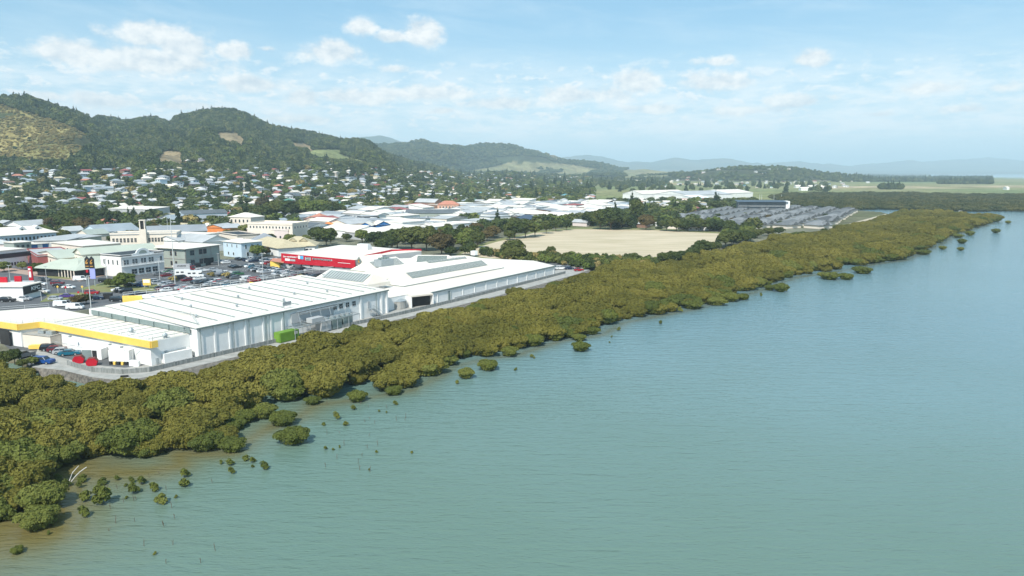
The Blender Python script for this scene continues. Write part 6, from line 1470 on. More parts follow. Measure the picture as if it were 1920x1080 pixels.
for px, py, kd, cl, a, lab in ((222, 548, "pickup", "white", -.35, "white pickup on the road by the big round bush"), (75, 535, "sedan", "white", .1, "white car passing the black restaurant sign band"), (108, 534, "SUV", "maroon", .1, "maroon car on the road below the tavern lawn"), (111, 539, "hatchback", "black", -.1, "black car beside the long white car at the junction"), (129, 541, "sedan", "white", -.15, "long white car waiting at the junction"),
        (81, 549, "hatchback", "white", .0, "white hatchback beside the restaurant side screen"), (48, 563, "hatchback", "silver", -.1, "silver car at the restaurant drive-through window"), (104, 563, "hatchback", "silver", .1, "silver hatchback at the kerb ahead of the purple car"), (126, 558, "sedan", "purple", .25, "purple car at the kerb by the restaurant"), (84, 527, "SUV", "grey", .0, "grey car behind the red sign pylon"),
        (173, 552, "SUV", "red", .2, "red car behind the white light pole"), (182, 562, "hatchback", "dark blue", .4, "dark blue car right of the white light pole"), (220, 565, "SUV", "black", .1, "black car at the left end of the annex railing"), (197, 529, "SUV", "black", .2, "black car left of the big round bush"), (245, 537, "sedan", "black", .0, "long black car right of the big round bush"), (268, 538, "hatchback", "blue", .0, "blue car beside the yellow advertising board"),
        (15, 566, "SUV", "black", 0, "black car at the far left edge below the white wall"), (30, 423 + 63, "sedan", "yellow", .2, "yellow car on the town street, far left")):
    if py > 430: car(kd, cl, *W(px, py), a, label=lab)
GH = "vehicles parked in the car park"
campervan(345, 518, .25, "white campervan, left one of the pair in the car park"); campervan(367, 520, .25, "white campervan, right one of the pair in the car park")
truck(232, 513, .12, "white box truck in front of the white arched hotel", PAINT["white"], PAINT["white"]); lorry = truck(347, 508, .1, "grey lorry trailer behind the two campervans", PAINT["silver"], PAINT["maroon"], L=9)
for i_ in range(7): q = MB(); q.box((0, 0, 0), (.32, .05, .6 if i_ % 2 else .5), 0); child('lettering', vmesh('lettering', q, [M_DARK]), lorry, (-2.6 + i_ * .55, -1.19, 2.1))
p = W(258, 511); o = thing("loader_machine", (*p, GZ), label="orange loader machine right of the white box truck", cat="machinery"); q = MB(); q.box((*p, GZ + .8), (3.2, 1.8, 1.0), .2); q.box((p[0] - .3, p[1], GZ + 1.8), (1.5, 1.6, 1.2), .2); q.build("body", PAINT["orange"], o); q = MB(); q.tube((p[0] + 1.2, p[1], GZ + 1.2), (p[0] + 2.9, p[1], GZ + 2.2), .18); q.box((p[0] + 3.1, p[1], GZ + 1.7), (.7, 1.9, .8), .2); q.build("bucket_arm", PAINT["yellow"], o)
for dx in (-1.1, 1.1):
    for dy in (-.9, .9): q = MB(); q.tube((p[0] + dx, p[1] + dy - .15, GZ + .6), (p[0] + dx, p[1] + dy + .15, GZ + .6), .6, n=12); q.build("wheel", M_BLACK, o)
used = [W(345, 518), W(367, 520), W(347, 508), W(276, 541), W(232, 513), W(258, 511), W(494, 532), W(300, 525)]
cols = ["white"] * 5 + ["silver"] * 5 + ["grey"] * 6 + ["black"] * 7 + ["dark blue"] * 2 + ["red", "maroon", "teal", "green"]
cnt = 0
for (p, r_, c_, sd) in SLOTS:
    px, py = P(p[0], p[1], GZ)
    if any(math.hypot(p[0] - q_[0], p[1] - q_[1]) < 6 for q_ in used): continue
    dens = .80 if px > 400 else .62
    if 330 < px < 470 and py < 512: dens = .5
    if r_ % 3 == 0: dens *= .55
    if R.random() > dens or cnt >= 190: continue
    kd = R.choice(["hatchback"] * 4 + ["sedan"] * 3 + ["SUV"] * 4 + ["van", "pickup"]); cl = R.choice(cols)
    car(kd, cl, p[0] + R.uniform(-.2, .2), p[1] + R.uniform(-.3, .3), aC + (math.pi if R.random() < .5 else 0) + R.uniform(-.03, .03), auto=f"{cl} {kd}", group=GH, parts=False); cnt += 1
print("cars", cnt)
# yellow-leaved saplings in the car park and kerb blossom beds
for i, (px, py, h_) in enumerate(((396, 519, 2.2), (425, 521, 2.6), (325, 528, 2.4), (562, 522, 2.0))):
    x, y = W(px, py); o = thing("ornamental_shrub", (x, y, GZ), cat="shrub", group="golden shrubs in the car park", auto="golden-leaved shrub between parked cars"); s = h_ / 9.5; child("crown", FAR["scrub"], o, scale=(s * 1.2, s * 1.2, s))

# ------------------------------------------------------------------ hand-placed trees: kind, px, base py, height px, width factor
HT = [("oak", 612, 462, 34, 1.35), ("oak", 561, 449, 22, 1.0), ("oak", 549, 448, 20, 1.0), ("oak", 705, 466, 32, 1.3), ("oak", 745, 467, 38, 1.3), ("oak", 772, 470, 44, 1.2), ("oak", 800, 470, 44, 1.2), ("rust", 828, 480, 42, 1.15), ("oak", 850, 468, 40, 1.1), ("lime", 868, 470, 34, 1.0), ("oak", 896, 465, 32, .9),
      ("oak", 882, 482, 28, .9), ("oak", 845, 482, 20, 1.3), ("oak", 718, 474, 26, 1.2), ("oak", 872, 478, 18, 1.3), ("oak", 735, 470, 30, 1.1), ("oak", 965, 447, 33, 1.2), ("oak", 985, 446, 33, 1.2), ("lime", 1003, 443, 26, 1.2), ("oak", 1024, 438, 24, 1.0), ("oak", 1042, 434, 22, 1.0), ("oak", 1062, 432, 18, 1.0), ("oak", 955, 450, 18, 1.3),
      ("lime", 925, 440, 14, .9), ("oak", 1125, 430, 36, 1.0), ("oak", 1145, 431, 42, 1.1), ("pine", 1152, 428, 52, 1.0), ("oak", 1165, 430, 32, 1.1), ("oak", 1105, 424, 28, 1.1), ("tall", 1193, 424, 52, .8), ("pine", 1196, 400, 30, .9), ("rust", 1211, 431, 28, 1.1), ("oak", 1250, 433, 22, 1.4), ("oak", 1268, 434, 24, 1.4), ("oak", 1290, 434, 22, 1.4), ("oak", 1310, 434, 24, 1.3), ("oak", 1330, 434, 22, 1.3), ("oak", 1350, 434, 18, 1.2),
      ("lime", 1170, 420, 22, 1.1), ("oak", 1230, 420, 20, 1.1), ("oak", 1262, 405, 16, 1.3), ("oak", 1280, 400, 20, 1.2), ("oak", 1300, 398, 20, 1.2), ("tall", 1291, 405, 26, .8), ("oak", 1340, 396, 18, 1.3), ("oak", 1358, 392, 14, 1.2),
      ("oak", 962, 486, 36, 1.2), ("oak", 972, 488, 26, 1.2), ("oak", 955, 488, 22, 1.2), ("oak", 1033, 482, 20, .9), ("oak", 1185, 495, 20, 1.5), ("oak", 1060, 488, 12, 1.6), ("oak", 1150, 493, 10, 1.6), ("oak", 1245, 497, 24, 1.1), ("oak", 1262, 495, 24, 1.3), ("oak", 1280, 492, 22, 1.3), ("oak", 1298, 484, 20, 1.3), ("oak", 1316, 480, 30, 1.0), ("oak", 1307, 482, 24, 1.1), ("oak", 1326, 476, 22, 1.2), ("oak", 1341, 473, 19, 1.15), ("oak", 1360, 464, 28, 1.1), ("oak", 1372, 462, 30, 1.2), ("oak", 1388, 460, 24, 1.3), ("oak", 1402, 452, 18, 1.3), ("oak", 1420, 447, 16, 1.4), ("oak", 1440, 443, 15, 1.4), ("oak", 1460, 441, 14, 1.4), ("oak", 1398, 456, 20, 1.2), ("oak", 1545, 438, 9, 1.2), ("oak", 1568, 434, 9, 1.2), ("oak", 1578, 432, 10, .9), ("oak", 1345, 410, 9, 1.2), ("rust", 1372, 418, 9, 1.2), ("lime", 1395, 407, 8, 1.2), ("oak", 1418, 422, 10, 1.2), ("rust", 1440, 412, 9, 1.2), ("oak", 1462, 425, 10, 1.2), ("lime", 1490, 418, 9, 1.2), ("oak", 1512, 409, 8, 1.2), ("oak", 1530, 420, 9, 1.2), ("rust", 1330, 421, 9, 1.2), ("lime", 1310, 412, 9, 1.2), ("oak", 1548, 409, 8, 1.2), ("rust", 1404, 394, 8, 1.5), ("rust", 1478, 408, 8, 1.5),
      ("oak", 28, 682, 24, 1.0), ("oak", 10, 686, 22, 1.2), ("lime", 60, 686, 13, 1.3), ("oak", 42, 690, 14, 1.3),
      ("lime", 235, 541, 26, 1.4), ("oak", 207, 539, 14, 1.4), ("lime", 221, 541, 16, 1.3), ("cypress", 209, 507, 28, 1.1), ("oak", 222, 505, 8, 1.5), ("oak", 85, 514, 17, 1.3), ("oak", 72, 516, 20, 1.2), ("lime", 8, 510, 16, 1.3), ("lime", 42, 506, 12, 1.2), ("rust", 148, 572, 16, 1.5), ("oak", 162, 570, 16, 1.1), ("lime", 484, 483, 22, 1.3), ("rust", 500, 480, 16, 1.0), ("oak", 527, 450, 18, 1.1),
      ("oak", 112, 432, 26, 1.3), ("rust", 100, 434, 22, 1.3), ("oak", 128, 436, 30, 1.3), ("oak", 145, 437, 30, 1.3), ("rust", 158, 438, 26, 1.2), ("oak", 135, 420, 26, 1.3), ("oak", 150, 422, 28, 1.3), ("oak", 196, 422, 24, 1.2), ("oak", 215, 421, 22, 1.2), ("pine", 241, 418, 26, 1.3), ("pine", 252, 418, 28, 1.3), ("pine", 286, 419, 26, 1.3), ("oak", 182, 420, 24, 1.2), ("palm", 363, 408, 17, 1.2), ("oak", 300, 405, 22, 1.3), ("lime", 318, 404, 20, 1.2),
      ("oak", 480, 412, 24, 1.2), ("oak", 495, 413, 26, 1.2), ("rust", 470, 410, 22, 1.3), ("oak", 515, 410, 32, 1.3), ("oak", 535, 411, 34, 1.3), ("oak", 552, 408, 28, 1.2), ("lime", 580, 408, 30, 1.3), ("lime", 596, 407, 30, 1.3), ("oak", 622, 406, 28, 1.2), ("oak", 614, 408, 24, 1.1), ("oak", 640, 404, 18, 1.1), ("oak", 750, 404, 12, 1.2), ("rust", 492, 396, 24, 1.0), ("oak", 30, 405, 18, 1.3), ("oak", 25, 392, 18, 1.3)]
for kd, px, py, hp, wf in HT:
    if py > 398: x, y = W(px, py); z = GZ
    else:
        h_ = ground_hit(px, py)
        if h_ is None: continue
        x, y, z = h_
    z = max(GZ, ground(x, y)) if py <= 398 else GZ
    hgt = hp * math.hypot(x, y) / FPX
    nmk = {"oak": "dark green leafy tree", "lime": "bright green leafy tree", "rust": "brownish leafy tree", "tall": "tall narrow green tree", "pine": "dark conifer tree", "cypress": "slim dark cypress tree", "palm": "palm tree"}[kd]
    plant(kd, x, y, max(2.0, hgt), nmk, wide=wf, z=z)
NHT = len(HT)

# ------------------------------------------------------------------ filler: commercial roofs, houses on flat and slope
def clear(x, y, r):
    for q_ in TB:
        cx = sum(p[0] for p in q_) / 4; cy = sum(p[1] for p in q_) / 4; rr = max(math.hypot(p[0] - cx, p[1] - cy) for p in q_)
        if math.hypot(x - cx, y - cy) < rr * .8 + r: return False
    return True
COMM = [(560, 455), (560, 412), (640, 404), (740, 396), (900, 385), (1010, 383), (1090, 384), (1180, 385), (1190, 402), (1100, 412), (1060, 418), (960, 415), (880, 436), (760, 446), (640, 452)]
COMM = [W(a_, b_) for a_, b_ in COMM]
commercial = 0
g = random.Random(21)
base_ang = math.atan2(D57[1], D57[0])
# lattice aligned with the streets
cc = W(800, 420)
rects = []
for i in range(-26, 27):
    for j in range(-16, 17):
        x = cc[0] + D57[0] * i * 30 + V57[0] * j * 27 + g.uniform(-4, 4); y = cc[1] + D57[1] * i * 30 + V57[1] * j * 27 + g.uniform(-4, 4)
        if not inside(np.array([x]), np.array([y]), COMM)[0]: continue
        if not clear(x, y, 8): continue
        rects.append((x, y))
for (x, y) in rects:
    Lx, Dy = g.uniform(17, 32), g.uniform(14, 24); h = g.uniform(4.2, 7.0); a = base_ang if g.random() < .5 else base_ang + math.pi / 2
    if a > math.pi / 2: a -= math.pi
    t_ = (math.cos(a), math.sin(a)); n_ = (t_[1], -t_[0])
    if n_[1] > 0: n_ = (-n_[0], -n_[1])
    A = add(add((x, y), t_, -Lx / 2), n_, Dy / 2); B = add(A, t_, Lx)
    if A[0] / A[1] > B[0] / B[1]: A, B = B, A
    rf, rmn = g.choice([("white", M_WROOF)] * 9 + [("light grey", M_LGREY)] * 4 + [("dark grey", M_GREY)] * 2 + [("dull red", M_REDR), ("blue-grey", M_BLUEG), ("charcoal", M_DGREY)])
    kd = g.choice(['flat', 'flat', 'gable', 'gable', 'mono', 'gableP', 'hip']); wmn, wmat_ = g.choice([("white", M_WHITE)] * 6 + [("cream", M_CREAM), ("grey", M_LGREY), ("brown", M_BROWN)])
    o, A, B, C_, D_ = bldg("commercial_building", None, None, h, Dy, kd, g.uniform(1.2, 3.0), wmat_, rmn, auto=f"{wmn} shop, {rf} {'flat' if kd == 'flat' else 'pitched'} roof", cat="building", group=GB, world=(A, B), parapet=.4 if kd == 'flat' and g.random() < .5 else 0)
    windows(o, A, B, GZ + g.uniform(.9, 2.4), g.randint(2, 4), 2.2, 1.6); TB.append([A, B, C_, D_]); commercial += 1
    if kd == 'flat' and g.random() < .6: q = MB(); q.box((x + g.uniform(-4, 4), y + g.uniform(-3, 3), GZ + h + .3), (2.2, 1.6, 1.2), a); q.build("rooftop_unit", M_LGREY, o)
print("commercial", commercial)
# retirement village of low charcoal hip roofs
RV = [W(a_, b_) for a_, b_ in [(1262, 421), (1290, 402), (1350, 395), (1480, 391), (1590, 397), (1600, 404), (1580, 413), (1555, 427), (1470, 431), (1400, 430), (1330, 427)]]
M_RV2 = mat('village_roof_light', (.24, .25, .255), (.19, .20, .205), .1, .75, spec=.1); M_RV3 = mat('village_roof_dark', (.10, .11, .115), (.08, .085, .09), .1, .8, spec=.1)
x, y = hexpts(RV, 23, .04); nrv = 0
M_RV = mat("village_roof", (.165, .175, .18), (.12, .13, .135), .1, .75, spec=.15)
vill = []
for X_, Y_ in zip(x, y):
    a = .55; t_ = (math.cos(a), math.sin(a)); n_ = (t_[1], -t_[0]); 
    if n_[1] > 0: n_ = (-n_[0], -n_[1])
    A = add(add((X_, Y_), t_, -8.5), n_, 6.5); B = add(A, t_, 17)
    if A[0] / A[1] > B[0] / B[1]: A, B = B, A
    o, A, B, C_, D_ = bldg("village_unit", None, None, 2.6, 13, 'hip', g.uniform(2.4, 3.0), M_CREAM, g.choice([M_RV, M_RV, M_RV2, M_RV3]), auto="low charcoal-roofed unit", cat="house", group="low charcoal-roofed units of the retirement village", world=(A, B), ov=.8)
    q = MB(); c_ = add((X_, Y_), n_, 4.5); roof_mesh(q, (add(add(c_, t_, -2.5), n_, 3.5), add(add(c_, t_, 2.5), n_, 3.5), add(c_, t_, 2.5), add(c_, t_, -2.5)), GZ + 3.0, 'gableP', 2.0, .3); q.build("porch_gable", M_RV, o)
    TB.append([A, B, C_, D_]); nrv += 1
print("village", nrv)

# houses: shared meshes
HM = []
def house_meshes():
    out = []
    for (L_, D_, h, kd, ri, wing) in ((14, 9, 3.0, 'hip', 2.4, 0), (12, 8, 3.0, 'gable', 2.4, 0), (15, 9, 2.9, 'hip', 2.2, 1), (11, 9, 5.4, 'hip', 2.2, 0), (13, 8, 3.0, 'gable', 2.2, 1), (12, 9, 5.2, 'gable', 1.8, 0)):
        b = MB(); A = (-L_ / 2, -D_ / 2); b.prism([A, (L_ / 2, -D_ / 2), (L_ / 2, D_ / 2), (-L_ / 2, D_ / 2)], -3, h)
        if wing: b.prism([(L_ / 2 - 6, -D_ / 2 - 4), (L_ / 2, -D_ / 2 - 4), (L_ / 2, -D_ / 2), (L_ / 2 - 6, -D_ / 2)], -3, h)
        w_ = MB()
        for z_ in ([1.0] if h < 4 else [.9, 3.5]):
            for i in range(4): w_.box((-L_ / 2 + L_ * (i + .5) / 4, -D_ / 2 - (4 if wing and i == 3 else 0), z_), (1.9, .14, 1.25), 0)
            for i in range(2):
                for s in (-1, 1): w_.box((s * L_ / 2, -D_ / 2 + D_ * (i + .5) / 2, z_), (.14, 1.6, 1.2), 0)
        r = MB(); roof_mesh(r, (A, (L_ / 2, -D_ / 2), (L_ / 2, D_ / 2), (-L_ / 2, D_ / 2)), h, kd, ri, .6)
        if wing: roof_mesh(r, ((L_ / 2 - 6, -D_ / 2 - 4), (L_ / 2, -D_ / 2 - 4), (L_ / 2, 0), (L_ / 2 - 6, 0)), h + .01, 'gableP', ri * .8, .5)
        def mk(nm, bb, m_): me = bpy.data.meshes.new(nm); me.from_pydata(bb.v, [], bb.f); me.materials.append(m_); return me
        nb_ = len(b.f); wb = MB(); wb.v = b.v + w_.v; wb.f = b.f + [[q_ + len(b.v) for q_ in f] for f in w_.f]; wme = mk("wall", wb, M_WHITE); wme.materials.append(M_GLASS); wme.polygons.foreach_set("material_index", [0] * nb_ + [1] * len(w_.f))
        out.append((wme, mk("roof", r, M_WROOF), None, b, r, w_, L_))
    return out
HMESH = house_meshes()
ROOFC = [("white", M_WROOF)] * 7 + [("pale grey", M_LGREY)] * 6 + [("dark grey", M_GREY)] * 5 + [("charcoal", M_DGREY)] * 3 + [("blue-grey", M_BLUEG)] * 3 + [("red", M_REDR)] * 2 + [("terracotta", M_TERRA)] + [("teal", M_TEAL)] + [("green", M_GREENR)] + [("pale grey", M_LGREY)] * 5 + [("beige", M_BEIGE)] * 2 + [("brown", M_BROWN)]
WALLC = [("white", M_WHITE)] * 7 + [("cream", M_CREAM)] * 4 + [("grey", M_LGREY)] * 2 + [("pink", M_PINK), ("brown", M_BROWN), ("pale blue", M_LBLUE)]
cand = []
# candidate plots follow curved streets over flat and slope
for i in range(60000):
    px = g.uniform(-120, 1330); 
    yy = math.exp(g.uniform(math.log(520), math.log(3000)))
    u = PX_U(px); x, y = u * yy, yy
    cand.append((x, y))
cand = np.array(cand)
cz = terrain_z(cand[:, 0], cand[:, 1]); cd_ = fbm(cand[:, 0], cand[:, 1], 160, 3, 52)
def near_any(x, y, grid, r):
    k0, k1 = int(x // 20), int(y // 20)
    for a_ in range(k0 - 1, k0 + 2):
        for c_ in range(k1 - 1, k1 + 2):
            for q_ in grid.get((a_, c_), ()):
                if math.hypot(x - q_[0], y - q_[1]) < r: return True
    return False
grid = {}
houses = []
FIELD = [W(a_, b_) for a_, b_ in [(850, 482), (930, 447), (1000, 432), (1080, 424), (1362, 434), (1366, 450), (1228, 499)]]
PARKA = [W(a_, b_) for a_, b_ in [(-400, 560), (-200, 480), (0, 470), (240, 478), (420, 470), (560, 458), (700, 455), (890, 480), (1100, 500), (1000, 560), (200, 700), (-300, 700)]]
CLEARS = [(GOLD, 30)] + [(q_, 8) for q_ in GRASS + TAN + DRY]
TBr = [(sum(p[0] for p in q_) / 4, sum(p[1] for p in q_) / 4, max(math.hypot(p[0] - q_[0][0], p[1] - q_[0][1]) for p in q_) * .62) for q_ in TB]
in_f = inside(cand[:, 0], cand[:, 1], FIELD) | inside(cand[:, 0], cand[:, 1], PARKA) | inside(cand[:, 0], cand[:, 1], RV)
land_c = inside(cand[:, 0], cand[:, 1], LAND)
for k in range(len(cand)):
    x, y = cand[k]; z = cz[k]; px, py = P(x, y, z)
    if in_f[k] or not land_c[k]: continue
    u = px
    top = 300 if px < 150 else 302 if px < 700 else 322 if px < 820 else 328
    if px < 330: top = 312
    if px < 170: top = 318
    if 640 < px < 760: top = 308
    if py < top: continue
    if px > 1110 and y > 1000: continue
    if y > 1500 and px > 900 and (py < 338): 
        if py < 326 or g.random() < .5: continue
    if cd_[k] < .33: continue
    if z > 62 and g.random() < .5: continue
    if near_any(x, y, grid, 17 if y < 1100 else 20): continue
    if any(math.hypot(x - q_[0], y - q_[1]) < q_[2] + 8 for q_ in TBr): continue
    if any(inside(np.array([px]), np.array([py]), q_)[0] for q_, _ in CLEARS): continue
    grid.setdefault((int(x // 20), int(y // 20)), []).append((x, y)); houses.append((x, y, z, px, py))
    if len(houses) > 2200: break
for i in range(130):                              # the far suburb on and around the low knoll
    px = g.uniform(1180, 1640); yy = g.uniform(1900, 3000); x, y = PX_U(px) * yy, yy; z = float(terrain_z(np.array([x]), np.array([y]))[0])
    if (z > 2.5 or g.random() < .3) and not near_any(x, y, grid, 26): grid.setdefault((int(x // 20), int(y // 20)), []).append((x, y)); houses.append((x, y, z, *P(x, y, z)))
houses.sort(key=lambda q_: q_[1])
print("houses", len(houses))
NH = max(60, 298 - nrv)
stuffH = {}
for i, (x, y, z, px, py) in enumerate(houses):
    v_ = g.randrange(len(HMESH)); rn, rm_ = g.choice(ROOFC); wn, wm_ = g.choice(WALLC); rz = base_ang + g.choice([0, math.pi / 2, -math.pi / 2, math.pi]) + g.uniform(-.2, .2) * (1 if z > 8 else .2)
    wl, rf, wn_, bW, bR, bWn, L_ = HMESH[v_]
    if i < NH:
        o = thing("house", (x, y, z), rz, cat="house", group="houses spread over the flat and the hillside", auto=f"{wn} house, {rn} roof")
        child("wall", wl, o, mats=[wm_]); child("roof", rf, o, mats=[rm_])
    else:
        for bb, mm_ in ((bW, wm_), (bR, rm_), (bWn, M_GLASS)):
            s_ = stuffH.setdefault(mm_.name, (mm_, [], []))
            k = len(s_[1]); ca, sa = math.cos(rz), math.sin(rz)
            s_[1].extend((x + a_ * ca - b_ * sa, y + a_ * sa + b_ * ca, z + c_) for a_, b_, c_ in bb.v); s_[2].extend([q_ + k for q_ in f] for f in bb.f)
b = MB(); mats_ = []
for nm_, (mm_, vs, fs) in stuffH.items():
    k = len(b.v); mi = len(mats_); mats_.append(mm_); b.v += vs; b.f += [[q_ + k for q_ in f] for f in fs]; b.mi += [mi] * len(fs)
o = b.build("distant_houses", mats_); tag(o, kind='stuff', label="hundreds of small distant houses scattered over the lower hillside", cat="houses")

# ------------------------------------------------------------------ trees between the houses: the nearest as individuals
occ = {}
for q_ in houses: occ.setdefault((int(q_[0] // 20), int(q_[1] // 20)), []).append((q_[0], q_[1]))
g2 = np.random.default_rng(5)
N = 90000
tpx = g2.uniform(-160, 1420, N); ty_ = np.exp(g2.uniform(math.log(430), math.log(3600), N)); tx_ = PX_U(tpx) * ty_
tz = terrain_z(tx_, ty_); P2 = [P(a_, b_, c_) for a_, b_, c_ in zip(tx_, ty_, tz)]; tpx = np.array([q_[0] for q_ in P2]); tpy = np.array([q_[1] for q_ in P2])
ok = inside(tx_, ty_, LAND) & ~inside(tx_, ty_, FIELD) & ~inside(tx_, ty_, PARKA) & ~inside(tx_, ty_, RV)
incom = inside(tx_, ty_, COMM); dn = fbm(tx_, ty_, 110, 3, 61)
ok &= ~(incom & (g2.random(N) > .22)); ok &= (dn > .44) | (g2.random(N) < .25); ok &= ~((tpx > 1110) & (ty_ > 1000)); ok &= (tz < 75) | (ty_ > 1400)
for q_, _ in CLEARS: ok &= ~inside(tpx, tpy, q_)
ok &= ~((tz > 6) & (tpy < 300))
order = np.argsort(g2.random(N)); tg = {}; trees = []
for k in order:
    if not ok[k]: continue
    x, y = float(tx_[k]), float(ty_[k]); r = 8.8 if y < 1200 else 10.5
    if near_any(x, y, occ, 9.0) or near_any(x, y, tg, r): continue
    if any(math.hypot(x - q_[0], y - q_[1]) < q_[2] + 3 for q_ in TBr): continue
    tg.setdefault((int(x // 20), int(y // 20)), []).append((x, y)); trees.append((x, y, float(tz[k])))
trees.sort(key=lambda q_: q_[1]); NI = 295 - NHT
print("trees", len(trees))
for (x, y, z) in trees[:NI]:
    kd = g.choices(["oak", "lime", "rust", "pine", "tall", "palm"], [55, 22, 8, 4, 6, 2])[0]
    nmk = {"oak": "dark green leafy tree", "lime": "bright green leafy tree", "rust": "brownish leafy tree", "tall": "tall narrow green tree", "pine": "dark conifer tree", "palm": "palm tree"}[kd]
    plant(kd, x, y, g.uniform(4.5, 9) * (1.25 if kd in ("pine", "tall") else 1), nmk, wide=g.uniform(.95, 1.4), z=z)
rest = np.array(trees[NI:]); n = len(rest)
s = g2.uniform(.5, 1.25, n) * np.where(rest[:, 1] > 1300, 1.25, 1.0)
kd = g2.choice([0, 1, 2, 3, 4], n, p=[.34, .40, .18, .05, .03]); 
mass("garden_trees", "countless garden trees filling the gaps between distant houses", "trees", rest - [0, 0, .3], np.stack([s * 1.1, s * 1.1, s * np.where(kd == 3, 1.3, .95)], -1), rz3(n), kd, [FAR["bush"], FAR["oak"], FAR["lime"], FAR["cone"], FAR["scrub"]])

# ------------------------------------------------------------------ woods on the hills
def scatter(n, pxr, yr, cond, sp, name, label, kinds, probs, sc, hs=1.0):
    u_ = PX_U(g2.uniform(*pxr, n)); y_ = np.exp(g2.uniform(math.log(yr[0]), math.log(yr[1]), n)); x_ = u_ * y_; z_ = terrain_z(x_, y_)
    dep = y_ * CP - (z_ - CAM_H) * SP; a_ = 960 + FPX * x_ / dep; b_ = 540 - FPX * (y_ * SP + (z_ - CAM_H) * CP) / dep
    k = cond(x_, y_, z_, a_, b_); x_, y_, z_ = x_[k], y_[k], z_[k]
    # thin out to the spacing with a hash grid
    key = (np.floor(x_ / sp).astype(int) * 100003 + np.floor(y_ / sp).astype(int)); _, idx = np.unique(key, return_index=True)
    x_, y_, z_ = x_[idx], y_[idx], z_[idx]; m_ = len(x_); s_ = g2.uniform(*sc, m_); kk = g2.choice(len(kinds), m_, p=probs)
    print(name, m_)
    return mass(name, label, "woodland", np.stack([x_, y_, z_ - .8], -1), np.stack([s_, s_, s_ * hs * g2.uniform(.8, 1.3, m_)], -1), rz3(m_), kk, [FAR[q_] for q_ in kinds])
def noclear(a_, b_, polys):
    k = np.ones(a_.shape, bool)
    for q_ in polys: k &= ~inside(a_, b_, q_)
    return k
hill_c = lambda x_, y_, z_, a_, b_: (z_ > 13) & noclear(a_, b_, [GOLD] + GRASS + TAN + DRY) & (y_ < np.interp(x_ / y_, L2[:, 0], L2[:, 1]) + 160) & ((z_ > 46) | (b_ < np.where(a_ < 170, 318, 306)) ) & (a_ < 1260)
scatter(420000, (-160, 1260), (850, 3300), hill_c, 8.5, "hillside_forest", "dense dark native forest covering the near hills", ["bush", "oak", "cone", "lime"], [.64, .24, .05, .07], (.75, 1.35), 1.05)
scatter(60000, (-160, 200), (950, 1750), lambda x_, y_, z_, a_, b_: (z_ > 25) & inside(a_, b_, GOLD) & (fbm(x_, y_, 90, 3, 44) < .70), 8, "dry_scrub", "golden dry scrub on the sunlit spur at far left", ["scrub", "bush"], [.93, .07], (.35, .75), .6)
scatter(160000, (560, 1320), (3300, 5000), lambda x_, y_, z_, a_, b_: (z_ > 16) & noclear(a_, b_, DRY + TAN) & (fbm(x_, y_, 400, 3, 12) > .36), 17, "far_forest", "blue-green forest on the second range of hills", ["bush", "oak"], [.75, .25], (1.3, 2.3), .8)
scatter(60000, (1255, 1650), (2450, 3300), lambda x_, y_, z_, a_, b_: (z_ > 12) & (fbm(x_, y_, 110, 3, 15) > .44), 13, "knoll_forest", "dark trees on the low knoll across the plain", ["bush", "oak", "lime"], [.5, .35, .15], (.7, 1.3), 1.0)
def belt(x_, y_, z_, a_, b_):
    tgt = (np.abs(b_ - 338) < 3.0) & (a_ > 1560) & (a_ < 1860) & (fbm(x_, y_, 350, 3, 33) > .42)
    tgt |= (np.abs(b_ - 343) < 2.2) & (a_ > 1760) & (a_ < 1860) | (np.abs(b_ - 354.3) < 1.0) & (a_ > 1651) & (a_ < 1690) | (b_ > 336) & (b_ < 350) & (a_ > 1110) & (a_ < 1260) & (fbm(x_, y_, 130, 3, 34) > .56) & (g2.random(a_.shape) < .06) | (b_ < 334.5) & (b_ > 328) & (a_ > 1600) & (fbm(x_, y_, 900, 3, 35) > .45)
    tgt |= (b_ > 342) & (b_ < 362) & (a_ > 1130) & (a_ < 1560) & (g2.random(a_.shape) < .004)
    return tgt & (z_ > 1)
scatter(260000, (1100, 1960), (1200, 7500), belt, 12, "plain_trees", "lines of dark trees across the far green plain", ["oak", "bush", "cone"], [.5, .35, .15], (.9, 1.6), 1.0)
# shrubs of the hedge between mall and field
HB = [W(a_, b_) for a_, b_ in [(898, 478), (960, 490), (1040, 494), (1100, 506), (1150, 499), (1240, 500), (1235, 492), (1150, 489), (1050, 484), (960, 482), (905, 474)]]
hx, hy = hexpts(HB, 3.0); n = len(hx); s = g2.uniform(.22, .42, n)
mass("hedge_shrubs", "thick rough hedge of shrubs along the near side of the dry field", "hedge", np.stack([hx, hy, np.full(n, GZ - .2)], -1), np.stack([s, s, s * 1.15], -1), rz3(n), g2.choice([0, 1, 2], n, p=[.6, .3, .1]), [FAR["oak"], FAR["lime"], FAR["scrub"]])
# far scattered white farm buildings on the plain
for i, (px, py, w_) in enumerate([(1512, 357.5, 20), (1545, 354.5, 12), (1497, 352.5, 10), (1530, 353, 26), (1040, 352.5, 9), (1215, 343, 8), (1800, 336, 10), (1845, 335, 9), (1755, 338, 8), (1620, 342, 8), (1690, 340, 9), (1890, 356, 5)]):
    x, y = W(px, py); L_ = w_ * y / FPX; a_ = .1
    o, A, B, C_, D_ = bldg("farm_building", None, None, 5, 14, 'gable', 3, M_WHITE, M_WROOF if px != 1040 else M_REDR, auto="white farm building on the plain", cat="building", group="farm buildings on the plain", world=((x - L_ / 2, y), (x + L_ / 2, y)))
